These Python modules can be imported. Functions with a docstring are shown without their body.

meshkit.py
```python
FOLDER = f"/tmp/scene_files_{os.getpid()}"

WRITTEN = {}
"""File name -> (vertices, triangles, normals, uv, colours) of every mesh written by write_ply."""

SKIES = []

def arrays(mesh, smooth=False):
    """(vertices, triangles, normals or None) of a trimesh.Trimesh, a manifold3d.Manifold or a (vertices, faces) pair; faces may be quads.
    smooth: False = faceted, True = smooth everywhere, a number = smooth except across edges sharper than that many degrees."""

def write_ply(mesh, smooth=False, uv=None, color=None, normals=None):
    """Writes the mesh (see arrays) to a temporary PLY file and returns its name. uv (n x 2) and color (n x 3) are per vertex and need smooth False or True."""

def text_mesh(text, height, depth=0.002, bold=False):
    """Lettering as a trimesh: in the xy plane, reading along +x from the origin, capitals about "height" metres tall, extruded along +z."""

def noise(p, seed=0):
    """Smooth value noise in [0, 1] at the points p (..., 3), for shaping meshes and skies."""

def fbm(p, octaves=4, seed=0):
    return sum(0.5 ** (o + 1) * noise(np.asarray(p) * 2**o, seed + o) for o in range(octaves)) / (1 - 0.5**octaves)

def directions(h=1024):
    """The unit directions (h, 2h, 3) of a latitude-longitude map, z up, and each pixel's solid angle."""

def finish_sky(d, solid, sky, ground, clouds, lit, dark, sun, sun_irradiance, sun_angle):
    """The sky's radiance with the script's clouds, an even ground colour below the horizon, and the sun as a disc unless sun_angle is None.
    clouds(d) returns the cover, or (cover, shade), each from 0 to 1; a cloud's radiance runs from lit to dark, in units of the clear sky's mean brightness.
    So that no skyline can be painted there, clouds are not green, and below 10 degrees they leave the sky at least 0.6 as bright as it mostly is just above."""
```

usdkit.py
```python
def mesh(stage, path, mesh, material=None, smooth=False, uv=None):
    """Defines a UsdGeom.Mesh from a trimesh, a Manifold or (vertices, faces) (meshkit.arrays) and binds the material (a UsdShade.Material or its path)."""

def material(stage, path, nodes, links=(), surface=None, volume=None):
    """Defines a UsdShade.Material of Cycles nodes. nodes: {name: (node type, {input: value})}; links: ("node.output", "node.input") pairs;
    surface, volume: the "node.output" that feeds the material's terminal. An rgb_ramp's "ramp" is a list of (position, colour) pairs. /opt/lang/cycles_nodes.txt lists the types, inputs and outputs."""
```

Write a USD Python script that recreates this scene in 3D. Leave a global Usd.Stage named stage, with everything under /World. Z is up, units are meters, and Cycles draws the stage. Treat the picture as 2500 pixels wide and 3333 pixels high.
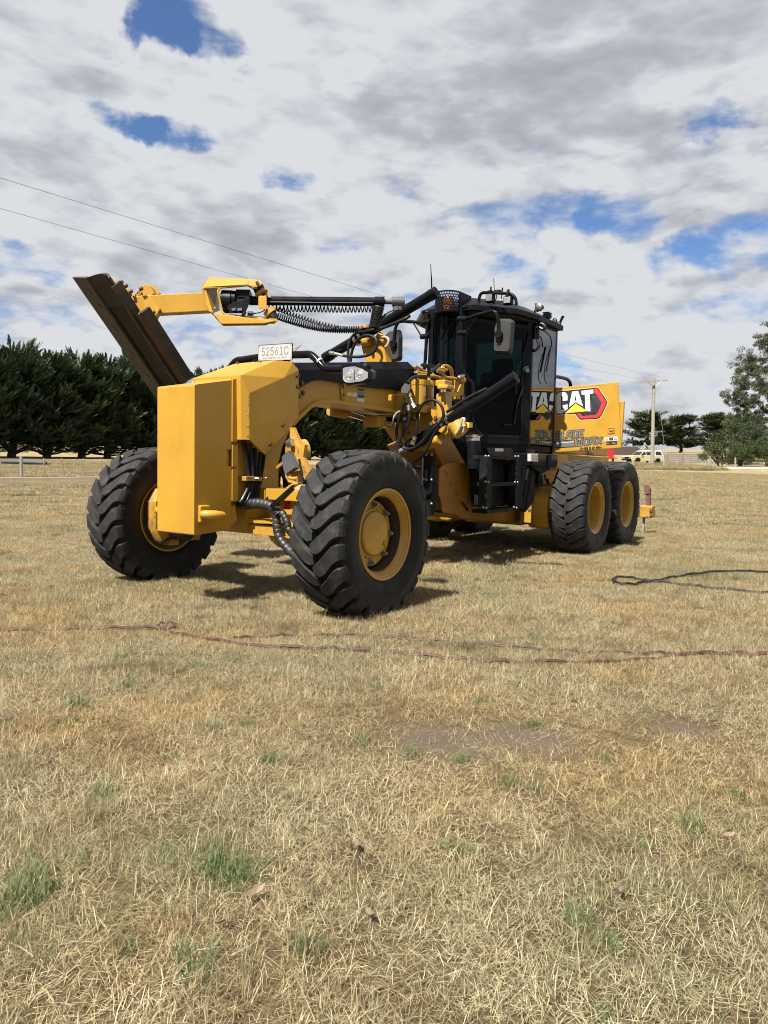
import math, random
import numpy as np, trimesh, manifold3d, shapely
from shapely.geometry import Polygon, LineString, Point, box as sbox
from shapely.ops import unary_union
import usdkit, meshkit
from pxr import Usd, UsdGeom, UsdLux, UsdShade, Gf, Sdf, Vt

PI = math.pi
stage = Usd.Stage.CreateInMemory()
UsdGeom.SetStageUpAxis(stage, UsdGeom.Tokens.z)
UsdGeom.SetStageMetersPerUnit(stage, 1.0)
UsdGeom.Xform.Define(stage, '/World')
UsdGeom.Scope.Define(stage, '/World/Looks')

# ------------------------------------------------------------------ camera
EYE = (4.7067, 4.6753, 1.2175)
cam = UsdGeom.Camera.Define(stage, '/World/camera')
_r = (-0.56294, 0.82619, 0.02243); _u = (-0.04386, -0.05696, 0.99741); _f = (-0.82533, -0.56050, -0.06830)
cam.AddTransformOp().Set(Gf.Matrix4d(*_r, 0, *_u, 0, *[-c for c in _f], 0, *EYE, 1))
cam.CreateHorizontalApertureAttr(24.0); cam.CreateVerticalApertureAttr(32.0)
cam.CreateFocalLengthAttr(22.44); cam.CreateClippingRangeAttr(Gf.Vec2f(0.05, 6000))
cam.CreateExposureAttr(1.45)

# ------------------------------------------------------------------ sun and sky
SUN = np.array([1.0, -0.005, 1.42]); SUN /= np.linalg.norm(SUN)
sun = UsdLux.DistantLight.Define(stage, '/World/sun')
sun.CreateIntensityAttr(1.25); sun.CreateAngleAttr(0.55); sun.CreateNormalizeAttr(True)
sun.CreateColorAttr(Gf.Vec3f(1.0, 0.955, 0.89))
_z = SUN; _x = np.cross([0, 0, 1], _z); _x /= np.linalg.norm(_x); _y = np.cross(_z, _x)
sun.AddTransformOp().Set(Gf.Matrix4d(*map(float, _x), 0, *map(float, _y), 0, *map(float, _z), 0, 0, 0, 0, 1))

def make_sky():
    n, l = {}, []
    def node(name, kind, links=None, **kw):
        n[name] = (kind, kw)
        for k, v in (links or {}).items():
            l.append((v, name + '.' + k))
        return name
    node('tc', 'texture_coordinate')
    node('sep', 'separate_xyz', {'vector': 'tc.generated'})
    node('sky', 'sky_texture', sky_type='single_scattering', sun_disc=False, sun_elevation=float(math.asin(SUN[2])),
         sun_rotation=float(math.atan2(SUN[0], SUN[1])), altitude=50.0, air_density=1.0, aerosol_density=0.7, ozone_density=2.6)
    # cloud sheet: direction projected on a flat layer, flattening towards the horizon
    node('zp', 'math', {'value1': 'sep.z'}, math_type='maximum', value2=0.0)
    node('zq', 'math', {'value1': 'zp.value'}, math_type='add', value2=0.46)
    node('px', 'math', {'value1': 'sep.x', 'value2': 'zq.value'}, math_type='divide')
    node('py', 'math', {'value1': 'sep.y', 'value2': 'zq.value'}, math_type='divide')
    node('pz', 'math', {'value1': 'sep.z'}, math_type='multiply', value2=2.6)
    node('pv', 'combine_xyz', {'x': 'px.value', 'y': 'py.value', 'z': 'pz.value'})
    def cloud_density(t, vec, detail):
        # layered noise with rounded puffs (billows) riding on it
        node('n' + t, 'noise_texture', {'vector': vec}, dimensions='3D', type='fBM', scale=2.1, detail=detail, roughness=0.60, lacunarity=2.1)
        node('m' + t, 'noise_texture', {'vector': vec}, dimensions='3D', type='fBM', scale=5.0, detail=detail - 1, roughness=0.5, distortion=0.2)
        node('mc' + t, 'math', {'value1': 'm' + t + '.fac'}, math_type='subtract', value2=0.5)
        node('ma' + t, 'math', {'value1': 'mc' + t + '.value'}, math_type='absolute')
        node('nn' + t, 'math', {'value1': 'ma' + t + '.value', 'value3': 'n' + t + '.fac'}, math_type='multiply_add', value2=0.75)
        return 'nn' + t + '.value'
    node('off', 'mapping', {'vector': 'pv.vector'}, mapping_type='point', location=(-0.035, 0.008, 0.065))
    D0 = cloud_density('a', 'pv.vector', 8.0)
    D1 = cloud_density('b', 'pv.vector', 5.0)
    D2 = cloud_density('c', 'off.vector', 5.0)
    node('n3', 'noise_texture', {'vector': 'pv.vector'}, dimensions='3D', type='fBM', scale=0.9, detail=3.0, roughness=0.5)
    # gaps of blue between the clouds
    node('dn', 'noise_texture', {'vector': 'tc.generated'}, dimensions='3D', type='fBM', scale=9.0, detail=5.0, roughness=0.6)
    node('dc', 'mix', {'color1': 'dn.color'}, mix_type='subtract', fac=1.0, color2=(0.5, 0.5, 0.5))
    node('ds', 'mix', {'color1': 'dc.color'}, mix_type='multiply', fac=1.0, color2=(0.16, 0.16, 0.09))
    node('dd', 'mix', {'color1': 'tc.generated', 'color2': 'ds.color'}, mix_type='add', fac=1.0)
    acc = None
    holes = HOLES
    for i, (d, r, w) in enumerate(holes):
        node(f'h{i}', 'mix', {'color1': 'dd.color'}, mix_type='subtract', fac=1.0, color2=d)
        node(f'hs{i}', 'separate_xyz', {'vector': f'h{i}.color'})
        for ax in 'xyz':
            node(f'h{ax}{i}', 'math', {'value1': f'hs{i}.{ax}'}, math_type='divide', value2=(r * (0.45 if ax == 'z' else 1.0)))
            node(f'hq{ax}{i}', 'math', {'value1': f'h{ax}{i}.value', 'value2': f'h{ax}{i}.value'}, math_type='multiply')
        node(f'ha{i}', 'math', {'value1': f'hqx{i}.value', 'value2': f'hqy{i}.value'}, math_type='add')
        node(f'hb{i}', 'math', {'value1': f'ha{i}.value', 'value2': f'hqz{i}.value'}, math_type='add')
        node(f'hm{i}', 'map_range', {'value': f'hb{i}.value'}, range_type='smoothstep', from_min=0.0, from_max=2.0, to_min=w, to_max=0.0, clamp=True)
        if acc:
            node(f'hc{i}', 'math', {'value1': acc, 'value2': f'hm{i}.result'}, math_type='add'); acc = f'hc{i}.value'
        else:
            acc = f'hm{i}.result'
    node('den', 'math', {'value1': D0, 'value2': acc}, math_type='subtract')
    node('cov', 'map_range', {'value': 'den.value'}, range_type='smoothstep', from_min=0.30, from_max=0.50, to_min=0.0, to_max=1.0, clamp=True)
    # shade: bases are grey, edges towards the sun are white
    node('grad', 'math', {'value1': D2, 'value2': D1}, math_type='subtract')
    node('g2', 'math', {'value1': 'grad.value'}, math_type='multiply', value2=3.6)
    node('dk', 'map_range', {'value': 'den.value'}, range_type='smoothstep', from_min=0.46, from_max=0.82, to_min=-0.10, to_max=0.36, clamp=True)
    node('g3', 'math', {'value1': 'g2.value', 'value2': 'dk.result'}, math_type='add')
    node('thick', 'map_range', {'value': 'n3.fac'}, range_type='smoothstep', from_min=0.34, from_max=0.66, to_min=0.04, to_max=0.30, clamp=True)
    node('sh', 'math', {'value1': 'thick.result', 'value2': 'g3.value'}, math_type='add')
    node('cr', 'rgb_ramp', {'fac': 'sh.value'}, ramp=[(0.0, (CW * .98, CW, CW * 1.04)), (0.22, (CW * .84, CW * .868, CW * .925)), (0.50, (CW * .65, CW * .68, CW * .745)), (1.0, (CW * .48, CW * .51, CW * .58))])
    node('skd', 'mix', {'color1': 'sky.color'}, mix_type='multiply', fac=1.0, color2=(0.50, 0.60, 0.74))
    node('mixc', 'mix', {'fac': 'cov.result', 'color1': 'skd.color', 'color2': 'cr.color'}, mix_type='mix')
    node('bg', 'background_shader', {'color': 'mixc.color'}, strength=SKY)
    return usdkit.material(stage, '/World/Looks/sky_look', n, l, surface='bg.background')

SKY = 0.068      # strength of the sky
CW = 3.95       # brightest cloud, in the sky's units
HOLES = [((-0.552, -0.675, 0.49), .070, .24), ((-0.533, -0.699, 0.477), .04, .16), ((-0.7, -0.547, 0.46), .03, .16), ((-0.536, -0.748, 0.391), .055, .24), ((-0.584, -0.715, 0.384), .055, .24), ((-0.693, -0.631, 0.35), .055, .26),
         ((-0.901, -0.171, 0.399), .045, .17), ((-0.876, -0.213, 0.433), .04, .14), ((-0.952, -0.149, 0.266), .07, .15), ((-0.944, -0.205, 0.258), .05, .11), ((-0.91, -0.279, 0.308), .05, .12), ((-0.744, -0.607, 0.28), .04, .14),
         ((-0.883, -0.396, 0.253), .045, .12), ((-0.471, -0.852, 0.229), .06, .18), ((-0.939, -0.305, 0.16), .05, .07), ((-0.945, -0.233, 0.228), .07, .10), ((-0.738, -0.632, 0.235), .05, .07)]
dome = UsdLux.DomeLight.Define(stage, '/World/sky')
dome.CreateIntensityAttr(1.0)
UsdShade.MaterialBindingAPI.Apply(dome.GetPrim()).Bind(make_sky())
dome.GetPrim().SetCustomDataByKey('kind', 'structure')

# ------------------------------------------------------------------ helpers
USED = {}
def unique(parent, name):
    k = (parent, name); c = USED.get(k, 0); USED[k] = c + 1
    return f'{parent}/{name}' if c == 0 else f'{parent}/{name}_{c:03d}'
def tag(p, label=None, category=None, group=None, kind=None):
    p = p.GetPrim() if hasattr(p, 'GetPrim') else p
    for k, v in (('label', label), ('category', category), ('group', group), ('kind', kind)):
        if v: p.SetCustomDataByKey(k, v)
    return p
def thing(name, label, category, loc=(0, 0, 0), rotz=0.0, group=None, scale=None):
    x = UsdGeom.Xform.Define(stage, unique('/World', name))
    x.AddTranslateOp().Set(Gf.Vec3d(*map(float, loc))); x.AddRotateZOp().Set(float(rotz))
    if scale is not None: x.AddScaleOp().Set(Gf.Vec3f(*map(float, scale)))
    tag(x, label, category, group)
    return x
def add_rnd(m, per, seed):
    n = len(m.GetPointsAttr().Get()); g = np.random.default_rng(seed); v = np.repeat(g.uniform(0, 1, n // per + 1), per)[:n].astype(np.float32)
    UsdGeom.PrimvarsAPI(m).CreatePrimvar('rnd', Sdf.ValueTypeNames.FloatArray, 'vertex').Set(Vt.FloatArray.FromNumpy(v))
def part(parent, name, mesh, mat, smooth=32, label=None, kind=None):
    pp = str(parent.GetPath()) if hasattr(parent, 'GetPath') else parent
    m = usdkit.mesh(stage, unique(pp, name), mesh, MAT[mat], smooth=smooth)
    tag(m, label, kind=kind)
    return m
def copy_of(src, name, label, category, loc, rotz, group=None, scale=None):
    t = thing(name, label, category, loc, rotz, group, scale)
    t.GetPrim().GetReferences().AddInternalReference(src)
    t.GetPrim().SetInstanceable(True)
    return t
cat = trimesh.util.concatenate
def tm(v, f): return trimesh.Trimesh(np.asarray(v, float), np.asarray(f, int), process=False)
def hull(pts):
    return trimesh.convex.convex_hull(np.asarray(pts, float))
def box(x0, x1, y0, y1, z0, z1):
    m = trimesh.creation.box([abs(x1 - x0), abs(y1 - y0), abs(z1 - z0)]); m.apply_translation([(x0 + x1) / 2, (y0 + y1) / 2, (z0 + z1) / 2]); return m
def rbox(x0, x1, y0, y1, z0, z1, r=.015, n=3):
    s = trimesh.creation.icosphere(n - 1, r).vertices
    return hull(np.vstack([s + [x, y, z] for x in (min(x0, x1) + r, max(x0, x1) - r) for y in (min(y0, y1) + r, max(y0, y1) - r) for z in (min(z0, z1) + r, max(z0, z1) - r)]))
def extrude(poly, h):
    if not isinstance(poly, Polygon) and not hasattr(poly, 'geoms'): poly = Polygon(poly)
    if not poly.is_valid: poly = poly.buffer(0)
    return cat([trimesh.creation.extrude_polygon(g, h, engine='earcut') for g in getattr(poly, 'geoms', [poly]) if g.area > 1e-9])
def frame_to(m, o, ex, ey, ez):
    T = np.eye(4); T[:3, 0] = ex; T[:3, 1] = ey; T[:3, 2] = ez; T[:3, 3] = o
    m = m.copy(); m.apply_transform(T)
    if np.linalg.det(T[:3, :3]) < 0: m.invert()
    return m
def plate_y(poly, y0, y1):   # polygon in (x, z), from y0 to y1
    return frame_to(extrude(poly, abs(y1 - y0)), [0, min(y0, y1), 0], [1, 0, 0], [0, 0, 1], [0, 1, 0])
def plate_x(poly, x0, x1):   # polygon in (y, z)
    return frame_to(extrude(poly, abs(x1 - x0)), [min(x0, x1), 0, 0], [0, 1, 0], [0, 0, 1], [1, 0, 0])
def plate_z(poly, z0, z1):
    return frame_to(extrude(poly, abs(z1 - z0)), [0, 0, min(z0, z1)], [1, 0, 0], [0, 1, 0], [0, 0, 1])
def mirror(m):
    m = m.copy(); m.vertices[:, 1] *= -1; m.invert(); return m
def spline(pts, n=8):
    p = np.asarray(pts, float)
    if len(p) < 3: return np.linspace(p[0], p[-1], max(2, n))
    q = np.vstack([2 * p[0] - p[1], p, 2 * p[-1] - p[-2]]); out = []
    for i in range(1, len(q) - 2):
        t = np.linspace(0, 1, n, endpoint=False)[:, None]
        a, b, c, d = q[i - 1], q[i], q[i + 1], q[i + 2]
        out.append(.5 * (2 * b + (c - a) * t + (2 * a - 5 * b + 4 * c - d) * t ** 2 + (3 * b - a - 3 * c + d) * t ** 3))
    return np.vstack(out + [p[-1:]])
def tube(path, r, k=10, cap=True):
    p = np.asarray(path, float); n = len(p); r = np.broadcast_to(np.asarray(r, float), (n,))
    t = np.gradient(p, axis=0); t /= np.maximum(np.linalg.norm(t, axis=1, keepdims=True), 1e-9)
    a = np.array([0, 0, 1.0]) if abs(t[0][2]) < .9 else np.array([1.0, 0, 0])
    u = np.cross(t[0], a); u /= np.linalg.norm(u); ang = np.linspace(0, 2 * PI, k, endpoint=False); V = []
    for i in range(n):
        u = u - t[i] * (u @ t[i]); u /= np.linalg.norm(u); w = np.cross(t[i], u)
        V.append(p[i] + r[i] * (np.cos(ang)[:, None] * u + np.sin(ang)[:, None] * w))
    V = np.vstack(V); F = []
    for i in range(n - 1):
        for j in range(k):
            a0, a1, b0, b1 = i * k + j, i * k + (j + 1) % k, (i + 1) * k + j, (i + 1) * k + (j + 1) % k
            F += [[a0, a1, b1], [a0, b1, b0]]
    if cap:
        V = np.vstack([V, p[0], p[-1]]); c0, c1 = len(V) - 2, len(V) - 1
        for j in range(k):
            F += [[c0, (j + 1) % k, j], [c1, (n - 1) * k + j, (n - 1) * k + (j + 1) % k]]
    return tm(V, F)
def rod(a, b, r, k=16, r2=None):
    return tube([a, b], [r, r if r2 is None else r2], k)
def pipe(pts, r, k=8, n=6): return tube(spline(pts, n), r, k)
def coil(path, R, r, turns, k=5, per=9):
    p = spline(path, 20); s = np.r_[0, np.cumsum(np.linalg.norm(np.diff(p, axis=0), axis=1))]
    N = int(turns * per); q = np.linspace(0, s[-1], N); c = np.stack([np.interp(q, s, p[:, i]) for i in range(3)], 1)
    t = np.gradient(c, axis=0); t /= np.linalg.norm(t, axis=1, keepdims=True)
    u = np.cross(t, [0.3, 0.2, 1]); u /= np.linalg.norm(u, axis=1, keepdims=True); w = np.cross(t, u)
    a = np.linspace(0, 2 * PI * turns, N)[:, None]
    return tube(c + R * (np.cos(a) * u + np.sin(a) * w), r, k)
def revolve_y(profile, n=64, seam=0.0):   # profile of (y, r) about the y axis
    pr = np.asarray(profile, float); a = np.linspace(0, 2 * PI, n, endpoint=False) + seam; m = len(pr)
    V = np.stack([np.outer(np.cos(a), pr[:, 1]), np.broadcast_to(pr[:, 0], (n, m)), np.outer(np.sin(a), pr[:, 1])], -1).reshape(-1, 3); F = []
    for i in range(n):
        for j in range(m - 1):
            a0, b0, a1, b1 = i * m + j, i * m + j + 1, ((i + 1) % n) * m + j, ((i + 1) % n) * m + j + 1
            F += [[a0, b0, b1], [a0, b1, a1]]
    return tm(V, F)
def disc_between(c, axis, r, h, k=20):
    axis = np.asarray(axis, float) / np.linalg.norm(axis); c = np.asarray(c, float)
    return tube([c, c + axis * h], r, k)
def bolt(c, axis, r=.014, h=.012):
    return disc_between(c, axis, r, h, 6)
def sphere(c, r, n=2, s=(1, 1, 1)):
    m = trimesh.creation.icosphere(n, r); m.vertices = m.vertices * np.asarray(s) + np.asarray(c); return m

# ------------------------------------------------------------------ materials
MAT = {}
def mat(name, color, rough=.5, metal=0.0, var=.12, scale=6.0, dirt=None, dirt_amt=.0, dirt_scale=3.0, spec=.5, coat=0.0, bump=0.0, bump_scale=60.0, bevel=0.0, rvar=.12, streak=False, chips=0.0):
    c = np.asarray(color, float); n, l = {}, []
    n['geo'] = ('geometry', {}); n['tc'] = ('texture_coordinate', {})
    n['no'] = ('noise_texture', {'dimensions': '3D', 'type': 'fBM', 'scale': scale, 'detail': 5.0, 'roughness': .6}); l.append(('tc.object', 'no.vector'))
    n['rp'] = ('rgb_ramp', {'ramp': [(.25, tuple(c * (1 - var))), (.75, tuple(np.minimum(c * (1 + var), 1)))]}); l.append(('no.fac', 'rp.fac'))
    col = 'rp.color'
    if dirt is not None:
        n['mp'] = ('mapping', {'mapping_type': 'point', 'scale': (1, 1, .35 if streak else 1)}); l.append(('tc.object', 'mp.vector'))
        n['dn'] = ('noise_texture', {'dimensions': '3D', 'type': 'fBM', 'scale': dirt_scale, 'detail': 8.0, 'roughness': .68}); l.append(('mp.vector', 'dn.vector'))
        n['dr'] = ('map_range', {'range_type': 'smoothstep', 'from_min': .48, 'from_max': .72, 'to_min': 0.0, 'to_max': dirt_amt, 'clamp': True}); l.append(('dn.fac', 'dr.value'))
        n['dx'] = ('mix', {'mix_type': 'mix', 'color2': tuple(dirt)}); l += [(col, 'dx.color1'), ('dr.result', 'dx.fac')]
        col = 'dx.color'
    if chips:
        n['cn'] = ('noise_texture', {'dimensions': '3D', 'type': 'fBM', 'scale': 26.0, 'detail': 6.0, 'roughness': .7}); l.append(('tc.object', 'cn.vector'))
        n['cb'] = ('noise_texture', {'dimensions': '3D', 'type': 'fBM', 'scale': 2.2, 'detail': 3.0, 'roughness': .6}); l.append(('tc.object', 'cb.vector'))
        n['ca'] = ('math', {'math_type': 'multiply_add', 'value2': .55}); l += [('cb.fac', 'ca.value1'), ('cn.fac', 'ca.value3')]
        n['cm'] = ('map_range', {'range_type': 'smoothstep', 'from_min': .985, 'from_max': 1.03, 'to_min': 0.0, 'to_max': chips, 'clamp': True}); l.append(('ca.value', 'cm.value'))
        n['cx'] = ('mix', {'mix_type': 'mix', 'color2': (.10, .075, .05)}); l += [(col, 'cx.color1'), ('cm.result', 'cx.fac')]; col = 'cx.color'
    n['rr'] = ('map_range', {'from_min': .3, 'from_max': .7, 'to_min': max(.03, rough - rvar), 'to_max': min(1, rough + rvar), 'clamp': True}); l.append(('no.fac', 'rr.value'))
    n['p'] = ('principled_bsdf', {'metallic': metal, 'specular_ior_level': spec, 'coat_weight': coat, 'coat_roughness': .12}); l += [(col, 'p.base_color'), ('rr.result', 'p.roughness')]
    last = None
    if bevel:
        n['bv'] = ('bevel', {'samples': 4, 'radius': bevel}); last = 'bv.bevel'
    if bump:
        n['bn'] = ('noise_texture', {'dimensions': '3D', 'type': 'fBM', 'scale': bump_scale, 'detail': 3.0, 'roughness': .6}); l.append(('tc.object', 'bn.vector'))
        n['bu'] = ('bump', {'strength': bump, 'distance': .004}); l.append(('bn.fac', 'bu.height'))
        if last: l.append((last, 'bu.normal'))
        last = 'bu.normal'
    if last: l.append((last, 'p.normal'))
    MAT[name] = usdkit.material(stage, f'/World/Looks/{name}', n, l, surface='p.BSDF')
YEL = (.335, .186, .0205)
mat('yellow_paint', YEL, .38, var=.07, scale=2.5, dirt=(.25, .13, .022), dirt_amt=.42, dirt_scale=4, spec=.32, bevel=.010, bump=.03, bump_scale=220, streak=True, chips=.7)
mat('yellow_worn', (0.3150, 0.1692, 0.0180), .5, var=.10, dirt=(.16, .085, .035), dirt_amt=.55, dirt_scale=7, bevel=.005)
mat('yellow_rusty', (0.3150, 0.1665, 0.0189), .6, var=.12, dirt=(.07, .04, .025), dirt_amt=.95, dirt_scale=9, bevel=.004)
mat('orange_plate', (.215, .095, .008), .42, var=.05, dirt=(.2, .09, .03), dirt_amt=.35, dirt_scale=4, bevel=.004)
mat('rim_yellow', (0.3420, 0.1845, 0.0180), .42, var=.06, dirt=(.22, .11, .035), dirt_amt=.45, dirt_scale=11, coat=.15, bevel=.004)
mat('black_paint', (.005, .0055, .007), .38, var=.3, spec=.09, dirt=(.016, .0155, .015), dirt_amt=.22, dirt_scale=6, bevel=.005)
mat('black_gloss', (.004, .0045, .006), .20, var=.2, spec=.12, bevel=.004)
mat('black_dusty', (.006, .0065, .008), .58, var=.3, spec=.12, dirt=(.045, .043, .04), dirt_amt=.45, dirt_scale=8, streak=True)
mat('rubber', (.017, .017, .0175), .80, var=.25, scale=9, dirt=(.055, .049, .041), dirt_amt=.65, dirt_scale=10, bump=.3, bump_scale=90, spec=.2)
mat('sidewall', (.0055, .006, .007), .60, var=.18, scale=7, dirt=(.018, .017, .016), dirt_amt=.35, dirt_scale=6, bump=.12, bump_scale=60, spec=.22)
mat('hose', (.007, .0075, .009), .45, var=.25, dirt=(.04, .037, .034), dirt_amt=.3, spec=.25)
mat('hose_wrap', (.010, .0105, .012), .5, var=.2, dirt=(.09, .085, .08), dirt_amt=.35, dirt_scale=14)
mat('steel', (.55, .54, .52), .32, metal=1.0, var=.12, dirt=(.2, .17, .13), dirt_amt=.3)
mat('chrome', (.75, .75, .76), .10, metal=1.0, var=.04, rvar=.03)
mat('bolt_steel', (.26, .25, .23), .45, metal=.8, var=.15)
mat('bolt_dark', (.10, .05, .03), .55, metal=.3, var=.3)
mat('blade_steel', (.024, .019, .016), .55, metal=.35, var=.25, scale=5, dirt=(.07, .042, .024), dirt_amt=.6, dirt_scale=4, rvar=.2)
mat('blade_edge', (.032, .025, .021), .5, metal=.4, var=.25, scale=8, dirt=(.08, .052, .034), dirt_amt=.5, dirt_scale=6)
mat('rust', (.075, .034, .017), .75, var=.35, scale=12, dirt=(.22, .115, .02), dirt_amt=.6, dirt_scale=10)
mat('brown_iron', (.10, .045, .025), .7, var=.3, scale=12)
mat('white_decal', (0.4000, 0.4000, 0.3960), .45, var=.02)
mat('plate_white', (0.3060, 0.3060, 0.3017), .5, var=.05)
mat('silver_decal', (0.4420, 0.4632, 0.4760), .38, var=.10, scale=2.0)
mat('grey_decal', (.10, .105, .107), .4, var=.18, scale=3)
mat('black_decal', (.010, .010, .012), .4, var=.1)
mat('dark_grey_decal', (.035, .036, .04), .4, var=.1)
mat('red_decal', (0.4960, 0.0240, 0.0240), .38, var=.12, scale=4)
mat('yellow_decal', (0.5760, 0.3680, 0.0240), .4, var=.10, scale=4)
mat('cream_decal', (0.5600, 0.4340, 0.2100), .45, var=.04)
mat('digit_grey', (.16, .16, .17), .5, var=.05)
mat('mirror_shell', (.016, .016, .0155), .6, var=.12, dirt=(.05, .048, .045), dirt_amt=.5, dirt_scale=6)
mat('grey_plastic', (.06, .062, .065), .5, var=.1)
mat('seat_cloth', (.012, .012, .013), .9, var=.3)
mat('cab_inside', (.010, .011, .012), .8, var=.2)
mat('amber', (.13, .034, .014), .25, var=.15, scale=30)
mat('red_tank', (0.3360, 0.0120, 0.0160), .45, var=.15, dirt=(.15, .03, .02), dirt_amt=.5)
mat('reflector_red', (.35, .02, .015), .3, var=.05)
mat('dark_brown', (.05, .028, .016), .6, var=.2)
mat('tan_grip', (0.3150, 0.2475, 0.1650), .7, var=.2)
mat('air_hose', (.055, .018, .015), .45, var=.25, scale=3, dirt=(.03, .024, .022), dirt_amt=.7, dirt_scale=2)
mat('wood_grey', (0.2100, 0.1890, 0.1610), .85, var=.25, scale=7, dirt=(.15, .13, .11), dirt_amt=.6, dirt_scale=5, bump=.5, bump_scale=40)
mat('wood_pale', (.19, .17, .135), .85, var=.2, scale=5, dirt=(.28, .24, .18), dirt_amt=.5, bump=.4, bump_scale=30)
mat('rail_cream', (.68, .59, .41), .75, var=.08, scale=2, dirt=(.45, .38, .26), dirt_amt=.25)
mat('ute_paint', (.42, .37, .21), .35, var=.04, coat=.4)
mat('ute_white', (0.4350, 0.4275, 0.3900), .4, var=.04)
mat('lamp_silver', (.92, .92, .92), .22, metal=1.0, var=.06, scale=40, bump=.3, bump_scale=120)
mat('dark_glass', (.012, .014, .016), .08, var=.1)
mat('bark_dark', (.055, .04, .03), .9, var=.3, bump=.6, bump_scale=14)
mat('log_bark', (.06, .062, .066), .85, var=.3)
mat('bark_pale', (.26, .22, .18), .85, var=.35, scale=2, bump=.4, bump_scale=10)
mat('wire', (.07, .07, .075), .5, metal=.3)
mat('litter_leaf', (.15, .105, .065), .7, var=.3)

def leaf_mat(name, dark, light, trans=.25, rough=.55, extra=None):
    n = {'g': ('geometry', {}), 'rn': ('attribute', {'attribute': 'rnd'}),
         'no': ('noise_texture', {'dimensions': '3D', 'type': 'fBM', 'scale': .7, 'detail': 3.0, 'roughness': .6}),
         'a': ('math', {'math_type': 'multiply', 'value2': .55}), 'b': ('math', {'math_type': 'multiply_add', 'value2': .75, 'value3': -.12}), 'c': ('math', {'math_type': 'add'}),
         'rp': ('rgb_ramp', {'ramp': [(0, dark), (1, light)] if extra is None else [(0, dark), (.82, light), (1, extra)]}),
         'p': ('principled_bsdf', {'roughness': rough, 'specular_ior_level': .3}), 't': ('translucent_bsdf', {}), 'm': ('mix_closure', {'fac': trans})}
    l = [('rn.fac', 'a.value1'), ('g.position', 'no.vector'), ('no.fac', 'b.value1'), ('a.value', 'c.value1'), ('b.value', 'c.value2'), ('c.value', 'rp.fac'),
         ('rp.color', 'p.base_color'), ('rp.color', 't.color'), ('p.BSDF', 'm.closure1'), ('t.BSDF', 'm.closure2')]
    MAT[name] = usdkit.material(stage, f'/World/Looks/{name}', n, l, surface='m.closure')
leaf_mat('cypress_leaf', (.009, .017, .008), (.066, .098, .040), .10)
leaf_mat('far_cypress_leaf', (.018, .026, .010), (.075, .085, .030), .12)
leaf_mat('green_weed', (.035, .055, .018), (.13, .165, .06), .2)
leaf_mat('gum_leaf', (.018, .025, .011), (.070, .082, .036), .2, extra=(.13, .125, .08))
leaf_mat('bush_leaf', (.014, .024, .006), (.052, .070, .016), .2)
leaf_mat('wattle_leaf', (.016, .026, .013), (.052, .070, .034), .2)

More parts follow.
